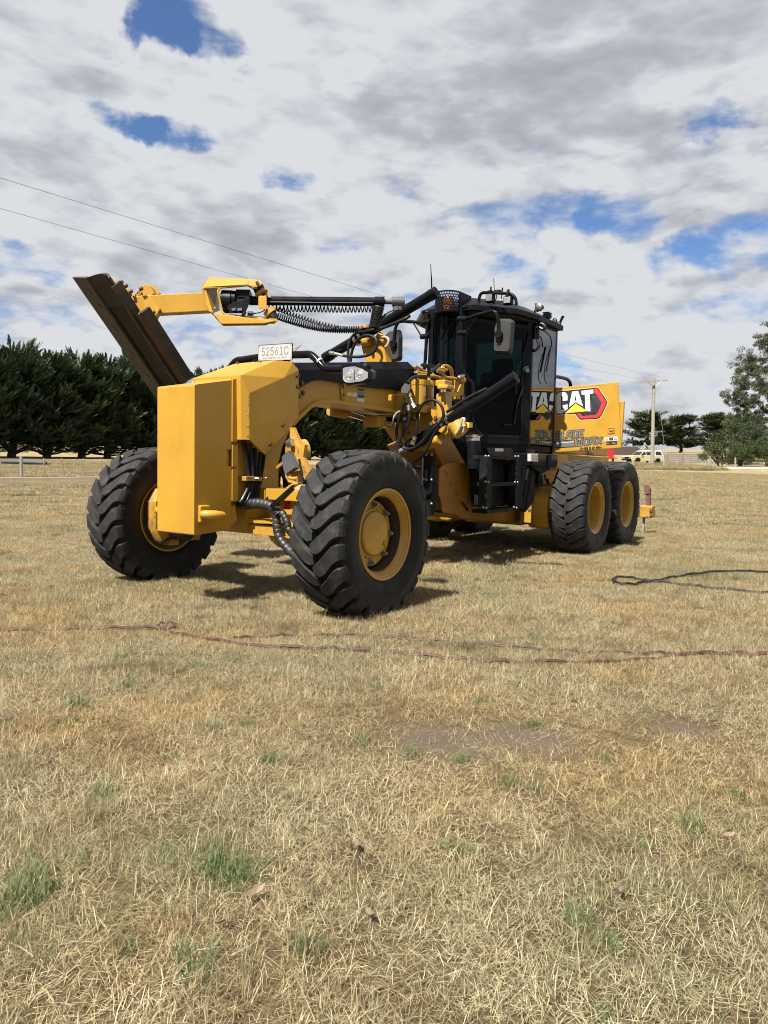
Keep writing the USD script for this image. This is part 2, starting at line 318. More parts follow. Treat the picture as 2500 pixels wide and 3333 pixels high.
def glass_mat(name, tint, refl, rough=.02):
    n = {'t': ('transparent_bsdf', {'color': tint}), 'g': ('glossy_bsdf', {'color': (.95, .97, 1.0), 'roughness': rough}), 'm': ('mix_closure', {})}
    l = [('t.BSDF', 'm.closure1'), ('g.BSDF', 'm.closure2')]
    n['f'] = ('fresnel', {'IOR': 1.38}); n['k'] = ('math', {'math_type': 'multiply_add', 'value2': .22, 'value3': refl, 'use_clamp': True}); l += [('f.fac', 'k.value1'), ('k.value', 'm.fac')]
    MAT[name] = usdkit.material(stage, f'/World/Looks/{name}', n, l, surface='m.closure')
glass_mat('window_glass', (.24, .34, .335), 0.0)
glass_mat('tinted_glass', (.08, .09, .10), 0.20)
glass_mat('lamp_glass', (.97, .97, .97), .0, .05)

BARE = [(*(2.02, 3.124), .15), (*(2.007, 3.255), .11), (*(1.727, 3.418), .14), (*(1.736, 3.553), .12), (*(1.179, 4.006), .08)]   # worn spots of bare soil
def ground_mat():
    n, l = {}, []
    n['g'] = ('geometry', {})
    def noise(name, scale, detail=4.0, rough=.6):
        n[name] = ('noise_texture', {'dimensions': '3D', 'type': 'fBM', 'scale': scale, 'detail': detail, 'roughness': rough}); l.append(('g.position', name + '.vector'))
    noise('big', .12, 4); noise('mid', .9, 5); noise('fine', 14.0, 5, .7); noise('grain', 110.0, 3, .7)
    n['r1'] = ('rgb_ramp', {'ramp': [(.25, (.055, .042, .026)), (.5, (.10, .078, .046)), (.75, (.16, .127, .074))]}); l.append(('fine.fac', 'r1.fac'))
    n['r2'] = ('rgb_ramp', {'ramp': [(.2, (.62, .58, .55)), (.8, (1.25, 1.2, 1.1))]}); l.append(('mid.fac', 'r2.fac'))
    n['x1'] = ('mix', {'mix_type': 'multiply', 'fac': 1.0}); l += [('r1.color', 'x1.color1'), ('r2.color', 'x1.color2')]
    n['r3'] = ('map_range', {'range_type': 'smoothstep', 'from_min': .5, 'from_max': .72, 'to_min': 0.0, 'to_max': .45, 'clamp': True}); l.append(('big.fac', 'r3.value'))
    n['x2'] = ('mix', {'mix_type': 'mix', 'color2': (.13, .125, .055)}); l += [('x1.color', 'x2.color1'), ('r3.result', 'x2.fac')]
    # thick unmown straw beyond the mown turf; bare grey soil in a few worn spots
    n['cv'] = ('mix', {'mix_type': 'subtract', 'fac': 1.0, 'color2': (EYE[0], EYE[1], 0)}); l.append(('g.position', 'cv.color1'))
    n['cs'] = ('separate_xyz', {}); l.append(('cv.color', 'cs.vector'))
    n['cx'] = ('math', {'math_type': 'multiply'}); l += [('cs.x', 'cx.value1'), ('cs.x', 'cx.value2')]
    n['cy'] = ('math', {'math_type': 'multiply'}); l += [('cs.y', 'cy.value1'), ('cs.y', 'cy.value2')]
    n['cr'] = ('math', {'math_type': 'add'}); l += [('cx.value', 'cr.value1'), ('cy.value', 'cr.value2')]
    n['cq'] = ('math', {'math_type': 'sqrt'}); l.append(('cr.value', 'cq.value1'))
    n['cm'] = ('map_range', {'range_type': 'smoothstep', 'from_min': 14.0, 'from_max': 60.0, 'to_min': 0.0, 'to_max': 1.0, 'clamp': True}); l.append(('cq.value', 'cm.value'))
    n['fr'] = ('rgb_ramp', {'ramp': [(.25, (.14, .106, .058)), (.5, (.20, .155, .085)), (.75, (.265, .215, .122))]}); l.append(('mid.fac', 'fr.fac'))
    n['x3'] = ('mix', {'mix_type': 'mix'}); l += [('cm.result', 'x3.fac'), ('x2.color', 'x3.color1'), ('fr.color', 'x3.color2')]
    last = 'x3.color'
    n['wn'] = ('noise_texture', {'dimensions': '3D', 'type': 'fBM', 'scale': 7.0, 'detail': 4.0, 'roughness': .6}); l.append(('g.position', 'wn.vector'))
    for i, b in enumerate(BARE):
        n[f'w{i}'] = ('mix', {'mix_type': 'subtract', 'fac': 1.0, 'color2': (b[0], b[1], 0)}); l.append(('g.position', f'w{i}.color1'))
        n[f'ws{i}'] = ('separate_xyz', {}); l.append((f'w{i}.color', f'ws{i}.vector'))
        n[f'wx{i}'] = ('math', {'math_type': 'multiply'}); l += [(f'ws{i}.x', f'wx{i}.value1'), (f'ws{i}.x', f'wx{i}.value2')]
        n[f'wy{i}'] = ('math', {'math_type': 'multiply'}); l += [(f'ws{i}.y', f'wy{i}.value1'), (f'ws{i}.y', f'wy{i}.value2')]
        n[f'wr{i}'] = ('math', {'math_type': 'add'}); l += [(f'wx{i}.value', f'wr{i}.value1'), (f'wy{i}.value', f'wr{i}.value2')]
        n[f'wq{i}'] = ('math', {'math_type': 'sqrt'}); l.append((f'wr{i}.value', f'wq{i}.value1'))
        n[f'wo{i}'] = ('math', {'math_type': 'multiply_add', 'value2': .35}); l += [('wn.fac', f'wo{i}.value1'), (f'wq{i}.value', f'wo{i}.value3')]
        n[f'wm{i}'] = ('map_range', {'range_type': 'smoothstep', 'from_min': b[2] + .06, 'from_max': b[2] + .30, 'to_min': 1.0, 'to_max': 0.0, 'clamp': True}); l.append((f'wo{i}.value', f'wm{i}.value'))
        n[f'wz{i}'] = ('mix', {'mix_type': 'mix', 'color2': (.098, .077, .056)}); l += [(last, f'wz{i}.color1'), (f'wm{i}.result', f'wz{i}.fac')]; last = f'wz{i}.color'
    n['p'] = ('principled_bsdf', {'roughness': .95, 'specular_ior_level': .1}); l.append((last, 'p.base_color'))
    n['b'] = ('bump', {'strength': .8, 'distance': .02}); l += [('grain.fac', 'b.height'), ('b.normal', 'p.normal')]
    MAT['dry_field'] = usdkit.material(stage, '/World/Looks/dry_field', n, l, surface='p.BSDF')
    # blades of dry grass: straw of many tones, greener and barer in patches
    n, l = {}, []
    n['g'] = ('geometry', {}); n['rn'] = ('attribute', {'attribute': 'rnd'})
    n['big'] = ('noise_texture', {'dimensions': '3D', 'type': 'fBM', 'scale': .55, 'detail': 4.0, 'roughness': .65}); l.append(('g.position', 'big.vector'))
    n['mid'] = ('noise_texture', {'dimensions': '3D', 'type': 'fBM', 'scale': 3.0, 'detail': 3.0, 'roughness': .6}); l.append(('g.position', 'mid.vector'))
    n['straw'] = ('rgb_ramp', {'ramp': [(0, (.060, .042, .022)), (.20, (.142, .112, .064)), (.50, (.275, .230, .138)), (.82, (.41, .355, .230)), (1, (.57, .52, .385))]}); l.append(('rn.fac', 'straw.fac'))
    n['brn'] = ('noise_texture', {'dimensions': '3D', 'type': 'fBM', 'scale': 1.3, 'detail': 4.0, 'roughness': .65}); l.append(('g.position', 'brn.vector'))
    n['rm'] = ('rgb_ramp', {'ramp': [(.33, (.50, .43, .36)), (.48, (.98, .95, .90)), (.68, (1.22, 1.21, 1.17))]})
    n['ad'] = ('mix_float', {'fac': .5}); l += [('mid.fac', 'ad.a'), ('brn.fac', 'ad.b'), ('ad.result', 'rm.fac')]
    n['hue'] = ('noise_texture', {'dimensions': '3D', 'type': 'fBM', 'scale': .8, 'detail': 3.0, 'roughness': .6}); l.append(('g.position', 'hue.vector'))
    n['hr'] = ('rgb_ramp', {'ramp': [(.36, (.93, .97, .93)), (.5, (1.0, .97, .90)), (.64, (1.06, .93, .74))]}); l.append(('hue.fac', 'hr.fac'))
    n['xh'] = ('mix', {'mix_type': 'multiply', 'fac': 1.0}); l += [('straw.color', 'xh.color1'), ('hr.color', 'xh.color2')]
    n['xm'] = ('mix', {'mix_type': 'multiply', 'fac': 1.0}); l += [('xh.color', 'xm.color1'), ('rm.color', 'xm.color2')]
    n['gr'] = ('rgb_ramp', {'ramp': [(0, (.050, .066, .025)), (.6, (.11, .13, .055)), (1, (.19, .20, .10))]}); l.append(('rn.fac', 'gr.fac'))
    n['k1'] = ('math', {'math_type': 'multiply', 'value2': 7.31}); l.append(('rn.fac', 'k1.value1'))
    n['k2'] = ('math', {'math_type': 'fraction'}); l.append(('k1.value', 'k2.value1'))
    n['gm'] = ('map_range', {'range_type': 'smoothstep', 'from_min': .46, 'from_max': .74, 'to_min': .03, 'to_max': .55, 'clamp': True}); l.append(('big.fac', 'gm.value'))
    n['lt'] = ('math', {'math_type': 'less_than'}); l += [('k2.value', 'lt.value1'), ('gm.result', 'lt.value2')]
    n['x'] = ('mix', {'mix_type': 'mix'}); l += [('lt.value', 'x.fac'), ('xm.color', 'x.color1'), ('gr.color', 'x.color2')]
    n['p'] = ('principled_bsdf', {'roughness': .7, 'specular_ior_level': .25}); n['t'] = ('translucent_bsdf', {}); n['m'] = ('mix_closure', {'fac': .22})
    l += [('x.color', 'p.base_color'), ('x.color', 't.color'), ('p.BSDF', 'm.closure1'), ('t.BSDF', 'm.closure2')]
    MAT['dry_grass'] = usdkit.material(stage, '/World/Looks/dry_grass', n, l, surface='m.closure')
ground_mat()

# ------------------------------------------------------------------ ground
EX, EY = EYE[0], EYE[1]
VIEW = math.atan2(-.5605, -.82533)
def height(x, y):
    x, y = np.asarray(x, float), np.asarray(y, float)
    dx, dy = x - EX, y - EY; d = np.hypot(dx, dy)
    a = (np.arctan2(dy, dx) - VIEW + PI) % (2 * PI) - PI          # positive to the left of the view
    w = np.clip((a + .12) / -.25 + .5, 0, 1); w = w * w * (3 - 2 * w)
    w = np.where(np.abs(a) > 1.6, 0, w)
    right = np.interp(d, [0, 15, 40, 72, 80, 92, 160, 420, 2500], [0, 0, .42, 1.12, 1.5, 1.72, 4.6, 12, 30])
    left = np.interp(d, [0, 42, 74, 120, 200, 420, 2500], [0, 0, .95, 1.7, 3.6, 9, 26])
    base = w * right + (1 - w) * left
    rough = (meshkit.fbm(np.stack([x * .9, y * .9, 0 * x], -1), 3, 5) - .5) * .05 * np.clip((d - 1) / 4, 0, 1)
    return base + rough
rr = np.r_[0, np.geomspace(.5, 2600, 190)]; aa = np.linspace(0, 2 * PI, 361)[:-1]
gx = EX + np.outer(rr[1:], np.cos(aa)).ravel(); gy = EY + np.outer(rr[1:], np.sin(aa)).ravel()
gx = np.r_[EX, gx]; gy = np.r_[EY, gy]
gv = np.stack([gx, gy, height(gx, gy)], -1); gf = []; na = len(aa)
idx = np.arange(na); nxt = (idx + 1) % na
gf.append(np.stack([np.zeros(na, int), 1 + idx, 1 + nxt], -1))
for i in range(len(rr) - 2):
    a0 = 1 + i * na + idx; a1 = 1 + i * na + nxt; b0 = a0 + na; b1 = a1 + na
    gf += [np.stack([a0, b0, b1], -1), np.stack([a0, b1, a1], -1)]
tag(part('/World', 'ground', (gv, np.vstack(gf)), 'dry_field', True), kind='structure')

# ------------------------------------------------------------------ grass
def blades(n, size, lo, hi, flat, seed, wid=(.0009, .0019), tuft=0):
    g = np.random.default_rng(seed)
    if tuft:
        c = g.uniform(-size / 2, size / 2, (tuft, 2)); base = c[g.integers(0, tuft, n)] + g.normal(0, .022, (n, 2))
    else:
        base = g.uniform(-size / 2, size / 2, (n, 2))
    L = g.uniform(lo, hi, n) * g.uniform(.6, 1.0, n); az = g.uniform(0, 2 * PI, n)
    lean = np.clip(g.normal(flat, .28, n), .05, 1.5)
    W = g.uniform(*wid, n); z0 = g.uniform(-.004, .012, n) * (1 if not tuft else .3)
    d = np.stack([np.cos(az), np.sin(az)], -1); s = np.stack([-np.sin(az), np.cos(az)], -1)
    curve = g.normal(.25, .3, n)
    P = []
    for t in (0.0, .5, 1.0):
        ang = lean + curve * (t - .3)
        h = L * t * np.cos(np.clip(ang, 0, 1.54)); o = L * t * np.sin(np.clip(ang, 0, 1.54))
        P.append(np.concatenate([base + d * o[:, None], (z0 + np.maximum(h, .001))[:, None]], 1))
    S = np.concatenate([s, np.zeros((n, 1))], 1) * (W / 2)[:, None]
    V = np.stack([P[0] - S, P[0] + S, P[1] - S * .8, P[1] + S * .8, P[2]], 1).reshape(-1, 3)
    i = np.arange(n)[:, None, None] * 5
    F = (i + np.array([[0, 1, 3], [0, 3, 2], [2, 3, 4]])[None]).reshape(-1, 3)
    return V, F
gp = UsdGeom.PointInstancer.Define(stage, '/World/dry_grass')
tag(gp, 'short dry straw-coloured grass with greener patches covering the paddock', 'grass', kind='stuff')
protos = []
TILE = 1.0
def grass_proto(i, sets, look='dry_grass'):
    Vs, Fs, k = [], [], 0
    for s in sets:
        V, F = blades(**s); Vs.append(V); Fs.append(F + k); k += len(V)
    m = usdkit.mesh(stage, f'/World/dry_grass/tuft_patch_{i:03d}', (np.vstack(Vs), np.vstack(Fs)), MAT[look], smooth=False)
    add_rnd(m, 5, 900 + i); protos.append(m.GetPath())
NP_ = 6
for i in range(NP_):      # mown turf: a mat of lying straw, short upright blades, a few longer stalks
    grass_proto(i, [dict(n=3900, size=.60, lo=.03, hi=.090, flat=1.36, seed=10 + i), dict(n=2300, size=.60, lo=.02, hi=.065, flat=.80, seed=30 + i),
                    dict(n=420, size=.58, lo=.04, hi=.095, flat=.42, seed=50 + i, tuft=9), dict(n=80, size=.58, lo=.08, hi=.17, flat=1.25, seed=70 + i, wid=(.0014, .0026))])
for i in range(6, 8):   # thinner turf where soil shows
    grass_proto(i, [dict(n=120, size=.58, lo=.02, hi=.06, flat=1.40, seed=10 + i), dict(n=40, size=.58, lo=.012, hi=.03, flat=.8, seed=30 + i)])
for i in range(8, 10):   # taller, rougher grass farther off
    grass_proto(i, [dict(n=2600, size=1.14, lo=.06, hi=.14, flat=.9, seed=10 + i, wid=(.003, .006)), dict(n=1300, size=1.14, lo=.07, hi=.18, flat=.4, seed=30 + i, wid=(.003, .006), tuft=40)])
for i in range(10, 12):  # tall dry stalks by fences
    grass_proto(i, [dict(n=1600, size=1.3, lo=.18, hi=.48, flat=.3, seed=10 + i, wid=(.004, .009), tuft=30), dict(n=1200, size=1.3, lo=.08, hi=.2, flat=.6, seed=30 + i, wid=(.004, .008))])
for i in range(12, 14):  # tussocks of green weed
    grass_proto(i, [dict(n=90, size=.10, lo=.05, hi=.13, flat=.55, seed=10 + i, wid=(.002, .0042)), dict(n=60, size=.18, lo=.03, hi=.07, flat=1.0, seed=30 + i, wid=(.002, .004))], 'green_weed')
rng = np.random.default_rng(4)
pos, idxs, ori, scl = [], [], [], []
def put(x, y, k, s=1.0, sz=1.0):
    a = rng.uniform(0, 2 * PI); pos.append((x, y, float(height(x, y)))); idxs.append(k); ori.append((math.cos(a / 2), 0, 0, math.sin(a / 2))); scl.append((s, s, s * sz))
def in_view(x, y, margin=.30):
    dx, dy = x - EX, y - EY; a = (math.atan2(dy, dx) - VIEW + PI) % (2 * PI) - PI
    return abs(a) < .50 + margin + .8 / max(.5, math.hypot(dx, dy))
def worn_tile(x, y):        # a piece of turf with the blades gone from the bare spots
    k = len(protos); Vs, Fs, c = [], [], 0
    for sset in [dict(n=3000, size=.54, lo=.03, hi=.09, flat=1.34, seed=500 + k), dict(n=1900, size=.54, lo=.02, hi=.06, flat=.80, seed=600 + k)]:
        V, F = blades(**sset); n = len(V) // 5; base = V.reshape(n, 5, 3)[:, 0, :2] + [x, y]
        d = np.min([np.hypot(base[:, 0] - b[0], base[:, 1] - b[1]) - b[2] for b in BARE], 0) + (meshkit.fbm(np.c_[base * 9, np.zeros(n)], 3, 4) - .5) * .30
        keep = np.random.default_rng(k).uniform(0, 1, n) < np.clip(.26 + d * 3.0, .13, 1)
        V = V.reshape(n, 5, 3)[keep].reshape(-1, 3); n = len(V) // 5; i = np.arange(n)[:, None, None] * 5
        Vs.append(V); Fs.append((i + np.array([[0, 1, 3], [0, 3, 2], [2, 3, 4]])[None]).reshape(-1, 3) + c); c += len(V)
    m = usdkit.mesh(stage, f'/World/dry_grass/worn_patch_{k:03d}', (np.vstack(Vs), np.vstack(Fs)), MAT['dry_grass'], smooth=False); add_rnd(m, 5, 900 + k); protos.append(m.GetPath())
    pos.append((x, y, float(height(x, y)))); idxs.append(k); ori.append((1, 0, 0, 0)); scl.append((1, 1, 1))
def turf(x, y):
    if min(math.hypot(x - b[0], y - b[1]) - b[2] for b in BARE) < .55: worn_tile(x, y); return
    tall = .42 + 1.15 * meshkit.fbm(np.array([[x * .8, y * .8, 8.0]]), 3, 3)[0]
    put(x, y, int(rng.integers(0, NP_)), 1.0, tall)
for i in range(-60, 14):
    for j in range(-70, 14):
        x, y = i + .5, j + .5
        d = math.hypot(x - EX, y - EY)
        if d > 70 or not in_view(x, y): continue
        if d < 19:
            for u in (-.25, .25):
                for v in (-.25, .25): turf(x + u + rng.uniform(-.04, .04), y + v + rng.uniform(-.04, .04))
        if d > 15.5:
            if d > 24 or rng.uniform() < (d - 15.5) / 9: put(x + rng.uniform(-.1, .1), y + rng.uniform(-.1, .1), int(rng.integers(8, 10)), 1.08, .45 + .3 * rng.uniform())
            if d >= 19 and d < 27 :
                for u in (-.25, .25):
                    for v in (-.25, .25): turf(x + u, y + v)

# ------------------------------------------------------------------ the grader
G = thing('motor_grader', 'yellow motor grader with black cab and raised blade parked on dry grass', 'motor grader')

# --- wheels
TR, TW = .672, .495
ZC = .650
def tyre_meshes(N, wide, depth=.044, flip=1):
    hw = TW / 2
    prof = [(-.200, .362), (-.222, .385), (-.243, .45), (-.2485, .52), (-.243, .575), (-.232, .610), (-.215, TR - depth - .006), (-.12, TR - depth), (0, TR - depth + .003),
            (.12, TR - depth), (.215, TR - depth - .006), (.232, .610), (.243, .575), (.2485, .52), (.246, .485), (.2425, .480), (.243, .45), (.222, .385), (.200, .362)]
    carcass = revolve_y(prof, 96)
    lugs = []
    ys = np.array([-.010, .040, .09, .135, .175, .208, .230, .2435, .2475])
    rt = np.array([TR, TR, TR - .001, TR - .003, TR - .006, TR - .012, TR - .026, TR - .055, TR - .085])
    rb = np.array([TR - depth - .01] * 5 + [TR - depth - .016, .612, .585, .56])
    tt = np.array([-.04, .06, .28, .58, .84, .97, 1.0, 1.0, 1.0])      # how far the lug has swept along the tread
    pitch = 2 * PI / N
    for side in (1, -1):
        for k in range(N):
            th0 = k * pitch + (0 if side == 1 else pitch / 2)
            sweep = pitch * (.85 if not wide else .75)
            T, B = [], []
            for j in range(len(ys)):
                th = th0 + sweep * tt[j] * flip
                h = pitch * (.36 if not wide else .425) * (1.0 - .10 * (j >= 6) + .06 * math.sin(PI * tt[j]))
                if j == 0: h *= .55
                if j == 1: h *= .92
                bw = .03 * pitch
                row = []
                for (dth, r, yy) in ((-h - bw, rb[j], ys[j]), (-h, rt[j] - .006, ys[j]), (-h + .035 * pitch, rt[j], ys[j]), (h - .035 * pitch, rt[j], ys[j]), (h, rt[j] - .006, ys[j]), (h + bw, rb[j], ys[j])):
                    y = yy if r > .6 or j >= 6 else yy
                    if j >= 6 and r == rb[j]: y = yy - .012
                    row.append((r * math.cos(th + dth), side * y, r * math.sin(th + dth)))
                T.append(row)
            V = np.array(T).reshape(-1, 3); F = []
            for j in range(len(ys) - 1):
                for q in range(5):
                    a0, a1, b0, b1 = j * 6 + q, j * 6 + q + 1, (j + 1) * 6 + q, (j + 1) * 6 + q + 1
                    F += [[a0, b0, b1], [a0, b1, a1]]
            e = (len(ys) - 1) * 6
            F += [[0, q, q + 1] for q in range(1, 5)] + [[e, e + q + 1, e + q] for q in range(1, 5)]
            if side * flip > 0: F = [f[::-1] for f in F]
            lugs.append(tm(V, F))
    lug = cat(lugs); lug.fix_normals() if False else None
    return carcass, lug
def squash(m, zc):
    m = m.copy(); v = m.vertices; low = v[:, 2] < -zc + .012
    v[:, 1] += np.where(low, np.sign(v[:, 1]) * .012, 0); v[:, 2] = np.maximum(v[:, 2], -zc - .015); return m
def wheel(x, y, front, right=False, hidden=False):
    s = -1 if right else 1
    w = UsdGeom.Xform.Define(stage, unique(str(G.GetPath()), 'wheel'))
    w.AddTranslateOp().Set(Gf.Vec3d(x, y, ZC))
    def P(name, m, mt, smooth=32, label=None):
        if right: m = mirror(m)
        return part(w, name, m, mt, smooth, label)
    c, l = TYRES[front]
    ang = WHEEL_TURN.get((front, right), 0.0) + x * .37
    R = trimesh.transformations.rotation_matrix(ang, [0, 1, 0]); l2 = l.copy(); l2.apply_transform(R)
    P('tyre', squash(c, ZC), 'sidewall', 40); P('tread', squash(l2, ZC), 'rubber', 24)
    yo = TW / 2 - .030
    if front:
        rim = [(-.20, .345), (-.20, .366), (-.185, .366), (-.16, .335), (yo - .085, .335), (yo - .045, .345), (yo - .015, .352), (yo - .012, .3676), (yo, .3676), (yo + .003, .357), (yo - .004, .345), (yo - .013, .343), (yo - .018, .330), (yo - .028, .327), (yo - .034, .318), (yo - .055, .306), (yo - .065, .302)]
        P('rim', revolve_y(rim, 72), 'rim_yellow', 30)
        P('rim_barrel', revolve_y([(yo - .066, .303), (yo - .26, .300), (-.19, .30), (-.20, .345)], 64), 'dark_brown', 30)
        yd = yo - .150
        hub = [(yd - .12, .268), (yd, .268), (yd + .006, .262), (yd + .008, .205), (yd + .02, .200), (yd + .024, .186), (yd + .042, .178), (yd + .050, .166), (yd + .053, .11), (yd + .053, .0001)]
        h = P('hub', revolve_y(hub, 56), 'rim_yellow', 30)
        for k in range(8):
            a = k * PI / 4 + .06; c_ = np.array([.232 * math.cos(a), yd + .008, .232 * math.sin(a)])
            n_ = cat([disc_between(c_, [0, 1, 0], .028, .008, 14), disc_between(c_ + [0, .008, 0], [0, 1, 0], .021, .022, 6), disc_between(c_ + [0, .03, 0], [0, 1, 0], .012, .016, 8)])
            n_ = mirror(n_) if right else n_
            part(h, 'wheel_nut', n_, 'bolt_steel', 25)
        plug = np.array([-.125, yd + .050, -.085]) if not right else np.array([-.125, yd + .050, -.085])
        m_ = cat([disc_between(plug, [0, 1, 0], .024, .012, 14)]); part(h, 'fill_plug', mirror(m_) if right else m_, 'yellow_worn')
        m_ = pipe([(.11, yd + .01, -.265), (.13, yd + .05, -.262), (.16, yd + .065, -.25)], .007); part(h, 'valve_stem', mirror(m_) if right else m_, 'tan_grip')
    else:
        rim = [(-.20, .345), (-.20, .366), (-.185, .366), (-.16, .335), (yo - .085, .335), (yo - .045, .345), (yo - .015, .352), (yo - .012, .3676), (yo, .3676), (yo + .003, .357), (yo - .004, .347), (yo - .012, .344), (yo - .016, .332), (yo - .024, .330), (yo - .03, .312), (yo - .055, .300), (yo - .16, .292), (yo - .215, .280), (yo - .24, .25), (yo - .245, .0001)]
        P('rim', revolve_y(rim, 72), 'rim_yellow', 30)
    return w
TYRES = {True: tyre_meshes(23, False, .048), False: tyre_meshes(26, True, .036)}
WHEEL_TURN = {(True, False): .10, (True, True): .3}
YF, YR = 1.2897, 1.2637
AX2, AX3 = -5.32, -6.849
w_fl = wheel(0, YF, True); w_fr = wheel(0, -YF, True, True)
for xx in (AX2, AX3):
    wheel(xx, YR, False); wheel(xx, -YR, False, True)

def P(name, m, mt, smooth=32, label=None, parent=None): return part(parent or G, name, m, mt, smooth, label)
def both(m): return cat([m, mirror(m)])

# --- front counterweight box
cw = [(.845, .605), (.845, 1.795), (.80, 1.806), (.449, 1.875), (.449, 1.30), (.497, 1.295), (.497, 1.165), (.449, 1.16), (.449, .63)]
front = Polygon(cw).buffer(-.012).buffer(.012, join_style=1)
whole = front.union(sbox(.449, 1.10, .52, 1.36)).buffer(0)
c = P('counterweight', plate_y(front, -.222, .23), 'yellow_paint', 25)
P('notch_back', box(.4495, .4965, -.20, .205, 1.163, 1.297), 'yellow_paint', parent=c)
P('back_plate', cat([plate_y([(.36, .86), (.36, 1.875), (.446, 1.89), (.446, .86)], -.21, .215), plate_y([(.392, 1.365), (.392, 1.893), (.452, 1.879), (.452, 1.365)], -.24, .243),
    plate_y([(.385, 1.155), (.385, 1.338), (.446, 1.338), (.446, 1.155)], -.24, .241), plate_y([(.385, .87), (.385, 1.135), (.446, 1.135), (.446, .87)], -.24, .242), plate_y([(.37, .70), (.40, .83), (.446, .83), (.446, .66)], -.22, .225)]), 'yellow_paint', 25, parent=c)
for s in (1, -1):
    pos_h = (0.761, 0.23, 0.771)
    m = cat([rbox(pos_h[0] - .055, pos_h[0] + .05, .228, .262, pos_h[2] - .065, pos_h[2] + .075, .012), tube([(pos_h[0] + .02, .25, pos_h[2]), (pos_h[0] + .01, .30, pos_h[2] + .002), (pos_h[0] - .04, .335, pos_h[2]), (pos_h[0] - .115, .345, pos_h[2] - .004), (pos_h[0] - .15, .345, pos_h[2] - .006)], [.034, .036, .037, .028, .005], 14)])
    P('tow_hook', m if s == 1 else mirror(m), 'yellow_paint', 40, parent=c)

# --- nose cover
T1, T2, T3, T4 = (.413, .29, 1.917), (.349, .33, 1.771), (-.077, .33, 1.946), (-.05, .25, 2.10)
nose = [T1, T2, T3, T4, (-.262, .27, 2.113), (-.322, .285, 2.045), (-.322, .29, 1.62), (.398, .29, 1.383), (.343, .33, 1.383), (-.173, .33, 1.503), (-.2, .31, 1.95)]
nose = np.array(nose); nm = nose * [1, -1, 1]
N_ = P('nose_cover', hull(np.vstack([nose, nm])), 'yellow_paint', 12)
skirt = plate_y([(.343, 1.388), (.155, 1.264), (-.173, 1.503), (-.12, 1.6), (.3, 1.5)], .322, .3305)
P('side_skirt', skirt, 'yellow_paint', 12, parent=N_); P('side_skirt', mirror(skirt), 'yellow_paint', 12, parent=N_)
strip_ = plate_y([(.40, 1.40), (.40, 1.90), (.385, 1.90), (.385, 1.40)], .285, .295)
for (x, y) in ((318, 440), (318, 530), (318, 622), (316, 712), (308, 398), (280, 314)):
    pass
for z in (1.42, 1.5, 1.59, 1.68, 1.745):
    P('cover_rivet', disc_between((.358, .321, z), (.59, .81, 0), .0065, .004, 8), 'yellow_paint', parent=N_)
for q in [(-0.065, 0.33, 1.53), (0.092, 0.33, 1.357), (-0.284, 0.3, 1.989), (-0.294, 0.3, 1.891)]:
    P('cover_bolt', cat([bolt(q, (0, 1, 0), .015, .014), disc_between(q, (0, 1, 0), .021, .004, 12)]), 'bolt_dark', parent=N_)
for q in [(-0.03, -0.202, 2.094), (-0.03, 0.09, 2.085)]:
    P('cover_bolt', bolt(q, (0, 0, 1), .013, .018), 'bolt_dark', parent=N_)

# --- front frame (goose neck)
low = [(-.329, 1.532), (-.41, 1.60), (-.494, 1.658), (-.575, 1.715), (-.665, 1.756), (-.74, 1.776), (-.823, 1.785), (-1.0, 1.789), (-1.183, 1.789), (-2.063, 1.775), (-2.45, 1.77)]
fr = [(-.25, 2.045), (-2.45, 2.10)] + low[::-1] + [(-.20, 1.33), (-.16, 1.20), (-.16, .86), (.36, .86), (.36, 1.85)]
Fm = P('front_frame', plate_y(fr, -.195, .20), 'yellow_paint', 25)
lip = [np.array(p) for p in low]; up_ = []
for i, p in enumerate(lip):
    t = lip[min(i + 1, len(lip) - 1)] - lip[max(i - 1, 0)]; t /= np.linalg.norm(t); nrm = np.array([t[1], -t[0]]); nrm *= np.sign(nrm[1]) ; up_.append(p + nrm * .038)
ring = [tuple(p) for p in lip] + [tuple(p) for p in up_[::-1]]
P('lower_flange', plate_y(Polygon(ring).buffer(0), .19, .232), 'yellow_paint', 30, parent=Fm); P('lower_flange', plate_y(Polygon(ring).buffer(0), -.225, -.19), 'yellow_paint', 30, parent=Fm)
P('frame_plate', plate_y([(-0.251, 1.824), (-0.393, 1.891), (-0.478, 1.844), (-0.489, 1.811), (-0.405, 1.797), (-0.357, 1.643), (-0.276, 1.583), (-0.245, 1.635)], .195, .212), 'yellow_paint', 25, parent=Fm)
for q in [(-0.345, 0.25, 1.999), (-0.465, 0.212, 1.853), (-0.409, 0.212, 1.819), (-0.384, 0.212, 1.733), (-0.404, 0.25, 1.937)]:
    P('frame_bolt', cat([bolt(q, (0, 1, 0), .018, .02), disc_between(q, (0, 1, 0), .024, .005, 12)]), 'bolt_dark', parent=Fm)
P('lamp_bracket', cat([plate_y([(-1.033, 2.019), (-1.118, 2.021), (-1.133, 1.963), (-1.123, 1.888), (-1.107, 1.845), (-1.055, 1.845)], .20, .216)]), 'yellow_worn', parent=Fm)
for q in [(-1.071, 0.216, 1.995), (-1.079, 0.216, 1.97), (-1.089, 0.216, 1.894)]:
    P('frame_bolt', bolt(q, (0, 1, 0), .016, .022), 'yellow_worn', parent=Fm)
P('warning_sticker', plate_y([(-1.166, 1.922), (-1.241, 1.928), (-1.242, 1.895), (-1.167, 1.891)], .2005, .2025), 'cream_decal', parent=Fm)
P('warning_sticker', plate_y([(-1.254, 1.929), (-1.33, 1.934), (-1.332, 1.893), (-1.255, 1.89)], .2005, .2025), 'white_decal', parent=Fm)
